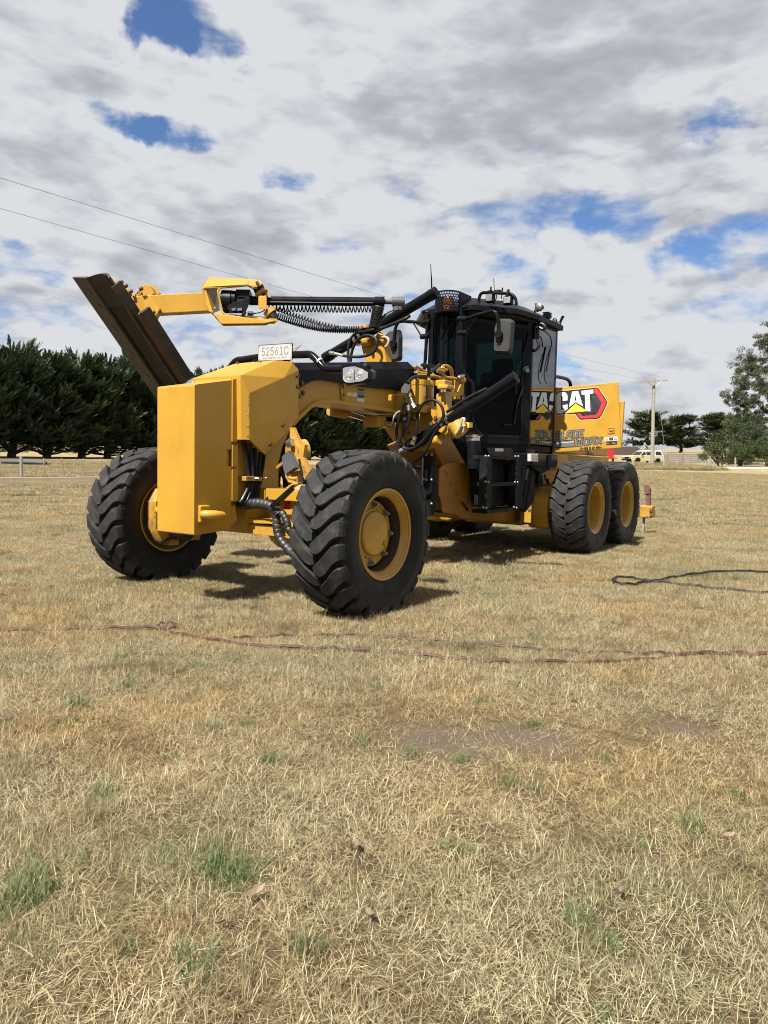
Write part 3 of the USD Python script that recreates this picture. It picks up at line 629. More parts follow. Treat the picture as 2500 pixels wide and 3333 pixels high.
st = P('model_sticker', plate_y([(-1.342, 1.984), (-1.459, 1.991), (-1.464, 1.849), (-1.341, 1.844)], .2005, .2025), 'white_decal', label='black and white specification sticker', parent=Fm)
P('sticker_panel', plate_y([(-1.344, 1.983), (-1.457, 1.989), (-1.458, 1.962), (-1.345, 1.956)], .2028, .2038), 'black_decal', parent=Fm)
P('sticker_panel', plate_y([(-1.345, 1.953), (-1.458, 1.958), (-1.459, 1.928), (-1.346, 1.922)], .2028, .2038), 'grey_decal', parent=Fm)
P('sticker_panel', plate_y([(-1.346, 1.919), (-1.459, 1.925), (-1.46, 1.891), (-1.345, 1.885)], .2028, .2038), 'black_decal', parent=Fm)

# --- black hood over the frame
hb = [(-.31, 2.02), (-.364, 2.05), (-2.38, 2.30), (-2.435, 2.27), (-2.435, 2.20), (-2.33, 2.10), (-2.19, 2.04), (-1.632, 2.011), (-1.3, 2.006), (-.988, 2.006), (-.80, 2.006), (-.643, 1.995), (-.52, 1.96), (-.42, 1.91), (-.375, 1.885), (-.335, 1.90)]
H_ = P('frame_hood', plate_y(Polygon(hb), -.25, .25), 'black_paint', 20)
P('hood_top', hull([(-.36, y, 2.049) for y in (-.25, .25)] + [(-2.38, y, 2.30) for y in (-.25, .25)] + [(-.33, y, 2.118) for y in (-.20, .20)] + [(-2.30, y, 2.375) for y in (-.20, .20)]), 'black_paint', 12, parent=H_)
for q in [(-2.375, 0.25, 2.257)]:
    P('hood_bolt', bolt(q, (0, 1, 0), .02, .02), 'bolt_steel', parent=H_)

# --- headlamp bar, head lamps, number plate
bar = np.array([(-.27, .0, 2.19), (-0.27, 0.277, 2.176), (-0.27, 0.452, 2.168), (-0.27, 0.512, 2.135), (-0.27, 0.615, 2.047), (-0.27, 0.674, 2.026), (-0.27, 0.83, 2.016)])
barp = np.vstack([bar[0], bar[1], (bar[1] + bar[2]) / 2, bar[2:]])
LB = P('lamp_bar', cat([tube(spline(barp, 6), .0335, 14), tube(spline(barp * [1, -1, 1], 6), .0335, 14)]), 'black_gloss', 40)
q = (-0.27, 0.572, 2.098); tq = np.array((-0.27, 0.615, 2.047)) - np.array((-0.27, 0.512, 2.135)); tq /= np.linalg.norm(tq)
P('tape_band', tube([np.array(q) - tq * .008, np.array(q) + tq * .008], .0345, 14), 'white_decal', parent=LB)
P('lamp_bar_stand', both(box(-.30, -.24, .16, .20, 2.05, 2.19)), 'black_paint', parent=LB)
lo = [(0.869, 1.948), (0.87, 2.023), (0.911, 2.031), (1.003, 2.033), (1.084, 2.006), (1.149, 1.971), (1.147, 1.916), (1.086, 1.891), (0.939, 1.88), (0.883, 1.904)]
def lamp_parts(mir):
    fx = mirror if mir else (lambda m: m)
    pl = Polygon(lo); ctr = np.array(pl.centroid.coords[0])
    outer = np.array(pl.buffer(.012, join_style=1).exterior.coords)
    back = (outer - ctr) * .62 + ctr + [.02, .02]
    shell = hull(np.vstack([np.c_[np.full(len(outer), -.222), outer], np.c_[np.full(len(outer), -.27), outer], np.c_[np.full(len(back), -.37), back]]))
    h = P('head_lamp', fx(shell), 'black_gloss', 40)
    inner = pl.buffer(-.008); reflect = fx(plate_x(inner, -.2225, -.214))
    P('reflector', reflect, 'lamp_silver', 30, parent=h)
    c1 = np.array(inner.centroid.coords[0]) + [-.06, -.005]; c2 = np.array(inner.centroid.coords[0]) + [.055, .0]
    for cc, rr_ in ((c1, .058), (c2, .042)):
        bowl = revolve_y([(.0, rr_), (-.006, rr_ * .96), (-.004, rr_ * .6), (.012, rr_ * .42), (.016, .001)], 28); bowl.apply_transform(trimesh.transformations.rotation_matrix(-PI / 2, [0, 0, 1])); bowl.apply_translation([-.212, cc[0], cc[1]])
        P('lamp_bowl', fx(bowl), 'lamp_silver', 40, parent=h)
    dv = box(-.214, -.2085, c1[0] + .062, c1[0] + .066, c1[1] - .045, c1[1] + .045); P('lamp_divider', fx(dv), 'grey_plastic', parent=h)
    lens = fx(plate_x(inner, -.204, -.200)); P('lens', lens, 'lamp_glass', parent=h)
    return h
lamp_parts(False); lamp_parts(True)
P('lamp_knob', cat([sphere((-0.3, 1.06, 2.023), .045), rod((-0.28, 1.032, 2.066), (-0.28, 1.033, 2.029), .02)]), 'black_paint', 40, parent=LB)
PX = -.235
pc = np.array([(-0.135, 2.281), (0.276, 2.271), (0.275, 2.128), (-0.139, 2.145)])
NP = P('number_plate', plate_x(Polygon(pc).buffer(.006), PX - .006, PX - .001), 'black_paint', 25)
P('plate_face', plate_x(Polygon(pc), PX - .001, PX + .001), 'plate_white', 25, label='white number plate reading 52561C', parent=NP)
ey = (pc[1] - pc[0]); pw = np.linalg.norm(ey); ey /= pw; ez = (pc[0] - pc[3]); ph = np.linalg.norm(ez); ez /= ph
def on_plate(m, u, v, d=.0012):
    o = np.array([PX + d, *(pc[3] + ey * u + ez * v)])
    return frame_to(m, o, [0, *ey], [0, *ez], [1, 0, 0])
tx = meshkit.text_mesh('52561C', .082, .0012); tx.vertices[:, 0] -= tx.bounds[0][0]; tx.vertices[:, 0] *= (pw * .80) / tx.bounds[1][0]; tx.vertices[:, 1] *= ph * .56 / .082
P('plate_number', on_plate(tx, pw * .10, ph * .30), 'digit_grey', False, parent=NP)
tx = meshkit.text_mesh('QLD-LIMITED USE ONLY', .016, .001); tx.vertices[:, 0] -= tx.bounds[0][0]; tx.vertices[:, 0] *= (pw * .72) / tx.bounds[1][0]
P('plate_legend', on_plate(tx, pw * .13, ph * .08), 'digit_grey', False, parent=NP)
for (u, v) in ((.03, .93), (.03, .08), (.97, .93), (.97, .08)):
    P('plate_screw', disc_between((PX + .001, *(pc[3] + ey * pw * u + ez * ph * v)), (1, 0, 0), .004, .003, 8), 'bolt_steel', parent=NP)
P('plate_wire', pipe([(-0.3, 0.213, 2.231), (-0.3, 0.263, 2.243), (-0.3, 0.319, 2.266), (-0.3, 0.285, 2.237), (-0.3, 0.249, 2.215)], .006), 'tan_grip', parent=LB)

# --- front axle
AXL = P('front_axle', cat([plate_x([(-.78, .66), (.78, .66), (.78, .60), (.5, .575), (-.5, .575), (-.78, .60)], -.16, .20), plate_x([(-.62, .66), (.62, .66), (.5, .90), (-.5, .90)], -.12, .02), box(-.14, .24, -.20, .20, .58, .88)]), 'yellow_worn', 25)
P('axle_shelf', plate_x([(0.049, 0.706), (0.492, 0.708), (0.496, 0.678), (0.038, 0.665)], .02, .22), 'yellow_paint', 25, parent=AXL)
P('tie_beam', box(.0, .10, -.75, .75, .875, .972), 'yellow_paint', 25, parent=AXL)
P('axle_reflector', plate_x([(0.445, 0.876), (0.554, 0.881), (0.556, 0.802), (0.447, 0.796)], .022, .034), 'reflector_red', parent=AXL)
P('axle_post', plate_x([(0.538, 0.884), (0.577, 0.886), (0.58, 0.756), (0.457, 0.748), (0.456, 0.792), (0.539, 0.797)], -.02, .05), 'yellow_paint', parent=AXL)
for s in (1, -1):
    fx = mirror if s == -1 else (lambda m: m)
    k = P('steering_knuckle', fx(cat([box(-.09, .12, .72, .95, .50, .98), hull([(x, y, z) for x in (-.12, .12) for y in (.95, 1.02) for z in (.45, .9)])])), 'yellow_worn', 25)
    P('spindle', fx(rod((0, .88, ZC), (0, 1.24, ZC), .11, 24, .095)), 'yellow_worn', parent=k)
    pts = [(.20, .5), (.24, .72), (.24, .92), (.16, .95), (.12, .86), (.14, .62)]
    P('knuckle_guard', fx(plate_y([(-.23, .40), (-.30, .55), (-.28, .80), (-.20, .92), (-.12, .92), (-.12, .40)], .93, 1.06)), 'yellow_rusty', parent=k)
    P('knuckle_guard', fx(plate_y([(.23, .42), (.30, .55), (.30, .80), (.22, .92), (.14, .92), (.14, .46)], .93, 1.06)), 'yellow_rusty', parent=k)
    P('drive_boot', fx(tube(spline([(.10, .70, .52), (.10, .85, .515), (.09, .98, .52)], 8), [.075 + .012 * math.sin(i * 1.9) for i in range(17)], 18)), 'hose', parent=k)
    P('lower_lug', fx(cat([rbox(-.02, .10, .98, 1.09, .36, .42, .01), rod((.04, 1.03, .40), (.04, 1.03, .47), .035)])), 'yellow_rusty', parent=k)
P('motor_mount', cat([box(.25, .36, -.19, .19, 1.18, 1.38)]), 'yellow_paint')

# --- hose bundle between nose and axle
tops = [(350, 270), (385, 280), (455, 330), (520, 380), (565, 400), (610, 460), (650, 440), (690, 480)]
hose_pts = [[(0.339, 0.25, 1.379), (0.296, 0.25, 1.2), (0.26, 0.25, 1.058), (0.278, 0.25, 0.974), (0.336, 0.25, 0.884), (0.365, 0.25, 0.853)], [(0.289, 0.23, 1.371), (0.246, 0.23, 1.201), (0.221, 0.23, 1.057), (0.235, 0.23, 0.973), (0.287, 0.23, 0.882), (0.323, 0.23, 0.845)], [(0.263, 0.26, 1.356), (0.242, 0.26, 1.201), (0.229, 0.26, 1.058), (0.243, 0.26, 0.974), (0.287, 0.26, 0.883), (0.323, 0.26, 0.847)],
            [(0.193, 0.24, 1.321), (0.191, 0.24, 1.201), (0.182, 0.24, 1.057), (0.192, 0.24, 0.973), (0.24, 0.24, 0.881), (0.281, 0.24, 0.844)], [(0.193, 0.27, 1.31), (0.195, 0.27, 1.191), (0.193, 0.27, 1.058), (0.207, 0.27, 0.974), (0.251, 0.27, 0.883), (0.289, 0.27, 0.846)], [(0.119, 0.24, 1.285), (0.129, 0.24, 1.18), (0.139, 0.24, 1.057), (0.153, 0.24, 0.972), (0.191, 0.24, 0.88), (0.228, 0.24, 0.843)], [(0.047, 0.22, 1.275), (0.065, 0.22, 1.147), (0.095, 0.22, 1.056), (0.117, 0.22, 0.971), (0.147, 0.22, 0.883), (0.185, 0.22, 0.846)], [(0.062, 0.2, 1.291), (0.06, 0.2, 1.147), (0.058, 0.2, 1.055), (0.089, 0.2, 0.98), (0.119, 0.2, 0.892), (0.149, 0.2, 0.849)]]
HB = P('hose_bundle', pipe(hose_pts[0], .016), 'hose', 40)
for h_, r_ in zip(hose_pts[1:], (.012, .015, .017, .006, .017, .014, .013)):
    P('hose', pipe(h_, r_), 'hose', 40, parent=HB)
kq = [(0.338, 0.285, 1.078), (0.248, 0.285, 1.075), (0.248, 0.285, 1.037), (0.337, 0.285, 1.041)]
P('hose_clamp', cat([rbox(kq[1][0], kq[0][0], .20, .29, kq[2][2], kq[0][2], .006), box(kq[1][0] - .10, kq[1][0], .285, .292, kq[2][2], kq[1][2])]), 'yellow_rusty', parent=HB)
for q in [(0.232, 0.293, 1.059), (0.136, 0.293, 1.062)]:
    P('clamp_bolt', rod(q, (q[0] - .012, q[1] + .03, q[2]), .009), 'steel', parent=HB)
bundle2 = [[(-0.404, 0.05, 1.456), (-0.363, 0.05, 1.312), (-0.34, 0.05, 1.146), (-0.322, 0.05, 0.963)], [(-0.417, 0.07, 1.474), (-0.376, 0.07, 1.313), (-0.366, 0.07, 1.147), (-0.392, 0.07, 0.962)], [(-0.314, 0.05, 1.382), (-0.287, 0.05, 1.228), (-0.315, 0.05, 1.111), (-0.335, 0.05, 0.963)], [(-0.368, 0.06, 1.425), (-0.327, 0.06, 1.276), (-0.356, 0.06, 1.123), (-0.429, 0.06, 0.973)], [(-0.242, 0.09, 1.333), (-0.228, 0.09, 1.181), (-0.346, 0.09, 1.07), (-0.404, 0.09, 1.005), (-0.476, 0.09, 0.992)]]
HB2 = P('hose_bundle', pipe(bundle2[0], .018), 'hose', 40)
for h_ in bundle2[1:]: P('hose', pipe(h_, .016), 'hose', 40, parent=HB2)
P('hose_strap', plate_x([(0.328, 1.161), (0.412, 1.213), (0.424, 1.194), (0.343, 1.139)], .0, .02), 'yellow_rusty', parent=HB2)
def corr(pts, r, seg):
    p = spline(pts, 30); s = np.r_[0, np.cumsum(np.linalg.norm(np.diff(p, axis=0), axis=1))]
    N = int(s[-1] / seg) * 10; q = np.linspace(0, s[-1], N); c = np.stack([np.interp(q, s, p[:, i]) for i in range(3)], 1)
    ph = (q / seg) % 1.0
    return tube(c, r * (1 - .13 * np.abs(2 * ph - 1) ** 5), 20)
CH = P('wrapped_hose', corr([(0.27, 0.138, 0.831), (0.27, 0.214, 0.834), (0.27, 0.333, 0.848), (0.27, 0.436, 0.846), (0.27, 0.515, 0.831), (0.27, 0.58, 0.795), (0.27, 0.616, 0.768)], .044, .044), 'hose_wrap', 35, label='black spiral wrapped steering hoses')
P('wrapped_branch', corr([(0.27, 0.573, 0.776), (0.27, 0.581, 0.724), (0.27, 0.586, 0.661), (0.27, 0.604, 0.599), (0.27, 0.64, 0.55), (0.27, 0.697, 0.502), (0.27, 0.767, 0.456)], .037, .043), 'hose_wrap', 35, parent=CH)
P('wrapped_branch', corr([(0.27, 0.636, 0.791), (0.27, 0.672, 0.751), (0.27, 0.7, 0.706), (0.27, 0.712, 0.665), (0.27, 0.736, 0.63), (0.27, 0.792, 0.603)], .031, .038), 'hose_wrap', 35, parent=CH)
P('hose_bracket', cat([plate_x([(0.579, 0.821), (0.557, 0.846), (0.796, 1.019), (0.826, 1.028), (0.817, 1.002), (0.628, 0.85), (0.586, 0.819)], .325, .333), plate_x([(0.607, 0.85), (0.79, 0.996), (0.797, 0.986), (0.624, 0.846)], .29, .335)]), 'black_paint', parent=CH)
P('bracket_arm', plate_x([(0.727, 1.011), (0.781, 1.038), (0.839, 1.043), (0.836, 1.03), (0.789, 1.018), (0.748, 0.998)], .24, .30), 'yellow_paint', parent=CH)
P('bracket_bolt', rod((0.27, 0.802, 1.036), (0.27, 0.804, 1.078), .011), 'bolt_steel', parent=CH)

# --- steering motor and lean cylinder behind the nose
MB = P('lean_motor', cat([rod((-0.05, 0.476, 1.297), (-0.16, 0.522, 1.317), .095, 24), rod((-0.06, 0.489, 1.299), (-0.08, 0.486, 1.302), .108, 24)]), 'yellow_worn')
P('motor_bracket', plate_x([(0.455, 1.503), (0.491, 1.506), (0.514, 1.465), (0.58, 1.357), (0.63, 1.357), (0.611, 1.254), (0.691, 1.116), (0.636, 1.049), (0.577, 1.156), (0.495, 1.307), (0.457, 1.4)], -.06, -.02), 'yellow_rusty', parent=MB)
P('mud_pad', plate_x(Polygon([(0.43, 1.251), (0.498, 1.301), (0.524, 1.252), (0.58, 1.161), (0.469, 1.099), (0.446, 1.153)]), -.02, .05), 'grey_plastic', parent=MB)
P('motor_fitting', cat([rod((0, 0.454, 1.361), (0, 0.511, 1.377), .035), rod((0, 0.482, 1.388), (-0.05, 0.474, 1.406), .028)]), 'steel', parent=MB)
P('lean_link', cat([pipe([(-0.05, 0.455, 1.472), (-0.05, 0.503, 1.401), (-0.05, 0.544, 1.33), (-0.05, 0.579, 1.211), (-0.05, 0.588, 1.091), (-0.05, 0.611, 1.016)], .016), pipe([(-0.02, 0.568, 1.232), (-0.02, 0.599, 1.124), (-0.02, 0.615, 1.032)], .012)]), 'hose', parent=MB)
P('motor_base', cat([plate_x([(0.387, 1.096), (0.518, 1.133), (0.648, 1.115), (0.607, 1.026), (0.402, 1.052)], -.14, -.06), pipe([(0.02, 0.477, 1.072), (0.02, 0.535, 1.065), (0.02, 0.592, 1.07)], .014)]), 'yellow_rusty', parent=MB)

# --- saddle, valves and pipes ahead of the cab
SX = -2.35
sd = [(.46 * math.cos(a) * .92, 1.72 + .43 * math.sin(a)) for a in np.linspace(-PI * .98, PI * .0, 14)]
ctr_ = (0.327, 1.632)
ring_ = Point(*ctr_).buffer(.27)
SDL = P('saddle', plate_x(Polygon(ring_.exterior.coords), -2.47, -2.37), 'yellow_worn', 30)
P('saddle_rim', plate_x(ring_.difference(Point(*ctr_).buffer(.225)), -2.37, -2.335), 'yellow_paint', 30, parent=SDL)
for q in [(-2.335, 0.518, 1.671), (-2.335, 0.346, 1.536), (-2.335, 0.209, 1.568), (-2.335, 0.567, 1.734)]:
    P('saddle_bolt', bolt(q, (1, 0, 0), .022, .02), 'bolt_dark', parent=SDL)
arm = hull(np.vstack([np.c_[np.full(4, xx), [(0.585, 1.993), (0.687, 2.032), (0.713, 1.903), (0.593, 1.85)]] for xx in (-2.42, -2.30)]))
arm2 = hull(np.vstack([np.c_[np.full(4, xx), [(0.593, 1.85), (0.713, 1.903), (0.766, 1.761), (0.615, 1.732)]] for xx in (-2.42, -2.30)]))
LA = P('lift_arm', cat([arm, arm2]), 'yellow_paint', 25)
P('arm_web', cat([hull(np.vstack([np.c_[np.full(4, xx), [(0.495, 2.045), (0.552, 2.055), (0.561, 1.768), (0.511, 1.769)]] for xx in (-2.72, -2.62)]))]), 'yellow_paint', 25, parent=LA)
VB = P('valve_block', cat([rbox(-2.40, -2.22, (0.614, 2.146)[0], (0.737, 2.14)[0], (0.678, 2.074)[1], (0.676, 2.143)[1], .012), rbox(-2.36, -2.20, (0.65, 2.14)[0], (0.783, 2.134)[0], (0.702, 2.04)[1], (0.7, 2.085)[1], .012)]), 'yellow_paint', 30)
for q in [(-2.22, 0.704, 2.036), (-2.22, 0.74, 2.035)]:
    P('valve_bolt', rod(q, (q[0], q[1], q[2] - .03), .016, 8), 'steel', parent=VB)
c1 = (-2.189, 0.42, 2.017); c1t = (-2.183, 0.42, 2.144); c1b = (-2.196, 0.42, 1.871)
ACC = P('filter_canister', cat([rod((c1[0], .42, c1b[2]), (c1[0], .42, c1t[2] - .01), .083, 32), rod((c1[0], .42, c1t[2] - .055), (c1[0], .42, c1t[2] + .004), .086, 32), box(c1[0] - .10, c1[0] - .03, .47, .506, c1t[2] - .055, c1t[2] - .004), rod((c1[0], .42, c1t[2]), (c1[0], .42, c1t[2] + .03), .02, 8)]), 'yellow_paint', 40)
c2 = (-2.414, 0.42, 2.038); c2t = (-2.408, 0.42, 2.16); c2b = (-2.422, 0.42, 1.877)
AC2 = P('filter_canister', cat([rod((c2[0], .42, c2b[2]), (c2[0], .42, c2t[2] - .01), .060, 32), rod((c2[0], .42, c2t[2] - .055), (c2[0], .42, c2t[2] + .002), .064, 32), rod((c2[0], .42, c2t[2]), (c2[0], .42, c2t[2] + .03), .02, 8)]), 'yellow_paint', 40)
P('canister_foot', box(c2[0] - .10, c1[0] + .03, .34, .47, c1b[2] - .08, c1b[2] + .005), 'yellow_paint')
def decal_on_cyl(c, r, az0, az1, z0, z1):
    a = np.linspace(az0, az1, 8); V = np.vstack([np.c_[c[0] + r * np.cos(a), .42 + r * np.sin(a), np.full(8, z)] for z in (z0, z1)]); F = []
    for i in range(7): F += [[i, i + 1, 9 + i], [i, 9 + i, 8 + i]]
    return tm(V, F)
P('canister_label', decal_on_cyl(c1, .0845, 1.30, 1.85, (-2.147, 0.5, 1.968)[2], (-2.142, 0.5, 2.068)[2]), 'white_decal', parent=ACC)
P('canister_label', decal_on_cyl(c2, .0615, 1.05, 1.75, (-2.364, 0.48, 1.974)[2], (-2.359, 0.48, 2.071)[2]), 'white_decal', parent=AC2)
pipes = [([(-2.366, 0.25, 2.341), (-2.399, 0.25, 2.293), (-2.512, 0.25, 2.284), (-2.653, 0.25, 2.295)], .018), ([(-2.328, 0.28, 2.328), (-2.429, 0.28, 2.314), (-2.537, 0.28, 2.294), (-2.669, 0.28, 2.303)], .016), ([(-2.336, 0.3, 2.261), (-2.463, 0.3, 2.262), (-2.615, 0.3, 2.268), (-2.704, 0.3, 2.278)], .017), ([(-2.347, 0.32, 2.223), (-2.517, 0.32, 2.238), (-2.671, 0.32, 2.24), (-2.82, 0.32, 2.231)], .018),
         ([(-2.494, 0.36, 2.224), (-2.625, 0.36, 2.244), (-2.784, 0.36, 2.239), (-2.899, 0.36, 2.257), (-3.066, 0.36, 2.267), (-3.189, 0.36, 2.263), (-3.186, 0.36, 2.207), (-3.154, 0.36, 2.115)], .019), ([(-2.94, 0.28, 2.37), (-2.956, 0.28, 2.4), (-3.02, 0.28, 2.42), (-3.093, 0.28, 2.405), (-3.156, 0.28, 2.36), (-3.179, 0.28, 2.292), (-3.189, 0.28, 2.115)], .015), ([(-3.057, 0.24, 2.386), (-3.073, 0.24, 2.417), (-3.15, 0.24, 2.435), (-3.25, 0.24, 2.415), (-3.291, 0.24, 2.354), (-3.298, 0.24, 2.235), (-3.298, 0.24, 2.127)], .015),
         ([(-2.792, 0.34, 2.309), (-2.85, 0.34, 2.299), (-2.911, 0.34, 2.26), (-2.948, 0.34, 2.229)], .022), ([(-3.041, 0.36, 2.07), (-3.051, 0.36, 2.012), (-3.024, 0.36, 1.946), (-3.021, 0.36, 1.905)], .012), ([(-3.077, 0.36, 2.073), (-3.092, 0.36, 2.027), (-3.088, 0.36, 1.998)], .012), ([(-3.236, 0.3, 2.274), (-3.241, 0.3, 2.191), (-3.258, 0.3, 2.121)], .013),
         ([(-2.802, 0.2, 2.352), (-2.939, 0.2, 2.368), (-3.033, 0.2, 2.362), (-3.141, 0.2, 2.363)], .020), ([(-2.862, 0.15, 2.379), (-2.977, 0.15, 2.387), (-3.131, 0.15, 2.394), (-3.289, 0.15, 2.4)], .022), ([(-3.523, 0.2, 2.248), (-3.564, 0.2, 2.221), (-3.528, 0.2, 2.175), (-3.479, 0.2, 2.127)], .014), ([(-3.345, 0.22, 2.271), (-3.397, 0.22, 2.246), (-3.45, 0.22, 2.203)], .013)]
VP = P('valve_stack', cat([rbox(-2.75, -2.45, -.05, .30, 2.02, 2.17, .02)] + [rod((-2.5, y, 2.12), (-2.5, y, 2.22), .028, 10) for y in np.linspace(0, .28, 4)] + [sphere((-2.62, y, 2.19), .045, 2, (1, 1, .8)) for y in np.linspace(-.02, .26, 5)]), 'yellow_worn', 40)
for pp, r_ in pipes: P('steel_pipe', pipe(pp, r_), 'yellow_worn', 40, parent=VP)
for pp, r_ in [([(-1.918, 0.45, 2.084), (-1.96, 0.45, 2.119), (-2.037, 0.45, 2.159), (-2.157, 0.45, 2.182), (-2.302, 0.45, 2.193)], .020), ([(-2.461, 0.38, 2.225), (-2.475, 0.38, 2.265), (-2.456, 0.38, 2.312), (-2.401, 0.38, 2.341), (-2.327, 0.38, 2.334)], .019), ([(-2.469, 0.4, 2.258), (-2.553, 0.4, 2.311), (-2.64, 0.4, 2.355), (-2.683, 0.4, 2.388)], .019), ([(-2.611, 0.2, 2.377), (-2.71, 0.2, 2.381), (-2.845, 0.2, 2.394), (-2.937, 0.2, 2.397)], .02)]:
    P('control_hose', pipe(pp, r_), 'hose', 40, parent=VP)
P('pipe_bracket', cat([plate_y([(-2.979, 2.103), (-3.2, 2.094), (-3.147, 2.046), (-2.964, 2.044)], .395, .405), plate_y([(-3.183, 2.159), (-3.303, 2.242), (-3.372, 2.25), (-3.373, 2.034), (-3.203, 2.025)], .30, .36), rod((-3.208, 0.405, 2.207), (-3.122, 0.405, 2.099), .010)]), 'yellow_paint', 25, parent=VP)
P('elbow_fitting', cat([rod((-3.263, 0.38, 2.285), (-3.266, 0.38, 2.237), .045), rod((-3.202, 0.38, 2.249), (-3.327, 0.38, 2.268), .035)]), 'yellow_paint', parent=VP)
P('elbow_hose', pipe([(-3.151, 0.4, 2.271), (-3.175, 0.4, 2.295), (-3.224, 0.4, 2.306), (-3.274, 0.4, 2.317)], .022), 'steel', parent=VP)
P('hose_end', cat([pipe([(-3.313, 0.38, 2.082), (-3.323, 0.38, 2.029), (-3.345, 0.38, 1.983)], .024)]), 'grey_plastic', parent=VP)
P('gauge_port', rod((-2.808, 0.3, 2.347), (-2.81, 0.3, 2.307), .016), 'steel', parent=VP)
# fittings and looping hoses on the left side
HL = P('lift_hose', pipe([(-2.05, 0.329, 1.891), (-2.05, 0.288, 1.801), (-2.05, 0.247, 1.666), (-2.05, 0.232, 1.555), (-2.05, 0.261, 1.449), (-2.05, 0.322, 1.394), (-2.05, 0.403, 1.376), (-2.05, 0.489, 1.401), (-2.05, 0.566, 1.456), (-2.05, 0.634, 1.529), (-2.05, 0.716, 1.612), (-2.05, 0.763, 1.647), (-2.05, 0.823, 1.694)], .0165, 10, 8), 'hose', 40)
P('hose', pipe([(-2.12, 0.442, 1.526), (-2.12, 0.453, 1.637), (-2.12, 0.457, 1.728), (-2.12, 0.483, 1.82), (-2.12, 0.546, 1.891), (-2.12, 0.637, 1.915), (-2.12, 0.722, 1.886), (-2.12, 0.772, 1.825), (-2.12, 0.789, 1.747), (-2.12, 0.763, 1.687), (-2.12, 0.716, 1.64)], .0165, 10, 8), 'hose', 40, parent=HL)
P('hose', pipe([(-2, 0.418, 1.794), (-2, 0.428, 1.721), (-2, 0.405, 1.624), (-2, 0.349, 1.552), (-2, 0.308, 1.466), (-2, 0.284, 1.398), (-2, 0.282, 1.337)], .0155, 10, 8), 'hose', 40, parent=HL)
P('hose', pipe([(-2.15, 0.714, 1.605), (-2.15, 0.659, 1.545), (-2.15, 0.619, 1.472), (-2.15, 0.572, 1.374), (-2.15, 0.524, 1.306), (-2.15, 0.453, 1.256), (-2.15, 0.366, 1.22)], .0165, 10, 8), 'hose', 40, parent=HL)
P('hose', pipe([(-2.18, 0.268, 1.904), (-2.18, 0.292, 1.847), (-2.18, 0.28, 1.76), (-2.18, 0.24, 1.573), (-2.18, 0.205, 1.51)], .013, 8, 8), 'hose', 40, parent=HL)
P('pale_hose', pipe([(-1.95, 0.353, 1.792), (-1.95, 0.295, 1.769), (-1.95, 0.253, 1.715), (-1.95, 0.239, 1.666), (-1.95, 0.203, 1.636), (-1.95, 0.15, 1.658)], .010), 'tan_grip', 40, parent=HL)
P('hose_fitting', cat([rod((-2.05, 0.385, 1.984), (-2.05, 0.404, 1.947), .026, 10), rod((-2.05, 0.406, 1.941), (-2.05, 0.439, 1.876), .017, 10), rod((-2.05, 0.435, 1.87), (-2.05, 0.469, 1.827), .026, 8), rod((-2.02, 0.393, 1.857), (-2.02, 0.406, 1.796), .024, 10), rod((-2.02, 0.348, 1.913), (-2.02, 0.377, 1.906), .026, 10)]), 'steel', 40, parent=HL)
P('hose_fitting', cat([rod((-2.1, 0.444, 1.516), (-2.1, 0.434, 1.476), .022, 10), rod((-2.1, 0.43, 1.47), (-2.1, 0.413, 1.43), .026, 8)]), 'steel', 40, parent=HL)
P('side_shift_line', cat([pipe([(-2.1, 0.024, 1.703), (-2.1, 0.161, 1.695), (-2.1, 0.31, 1.702)], .024), rod((-2.1, 0.303, 1.699), (-2.1, 0.347, 1.698), .03), rod((-2.1, 0.354, 1.704), (-2.1, 0.456, 1.712), .018)]), 'hose', parent=HL)
WL = P('work_lamp', hull([(-2, 0.302, 2.009), (-2, 0.308, 2.035), (-2, 0.357, 2.096), (-2, 0.432, 2.082), (-2, 0.448, 2.071), (-2, 0.403, 1.995), (-2, 0.385, 1.985), (-2, 0.315, 1.995)] + [(-2.1, 0.263, 2.025), (-2.1, 0.299, 2.098), (-2.1, 0.369, 2.09), (-2.1, 0.333, 2.012)]), 'grey_plastic', 30)
P('lamp_bracket', plate_y(Polygon([(-1.709, 1.881), (-1.707, 1.934), (-1.727, 1.947), (-1.996, 1.972), (-1.996, 1.963), (-1.738, 1.94), (-1.725, 1.927), (-1.727, 1.882)]).buffer(0), .34, .38), 'yellow_paint', parent=WL)
P('frame_stay', plate_y([(-2.06, 2.021), (-2.151, 2.029), (-2.169, 1.965), (-2.07, 1.783), (-2.034, 1.78), (-2.062, 1.972)], .20, .24), 'yellow_paint', parent=WL)

# --- lift cylinders
def lift(axis_pts, r, name, rod_end=None):
    a, b = np.array(axis_pts[0]), np.array(axis_pts[1]); d = (b - a) / np.linalg.norm(b - a)
    m = cat([rod(a, b, r, 28), tube([b - d * .10, b - d * .095, b + d * .0], [r, r * 1.06, r * 1.06], 28), rod(a - d * .01, a + d * .10, r * 1.12, 28)])
    return P(name, m, 'black_gloss', 40), a, b, d
L1, a, b, d = lift([(-2.28, 0.256, 1.411), (-2.28, 1.551, 2.137)], .062, 'lift_cylinder')
P('piston_rod', rod(a - d * .16, a, .036, 20), 'chrome', parent=L1)
P('rod_eye', rod(a - d * .30, a - d * .155, .05, 16), 'yellow_worn', parent=L1)
for k in (0, 1):
    P('hose_band', tube([a + d * (.50 + .075 * k), a + d * (.53 + .075 * k)], .088 - .006 * k, 24), 'steel', parent=L1)
off = np.cross(d, [1, 0, 0]); off /= np.linalg.norm(off); off = off if off[2] > 0 else -off
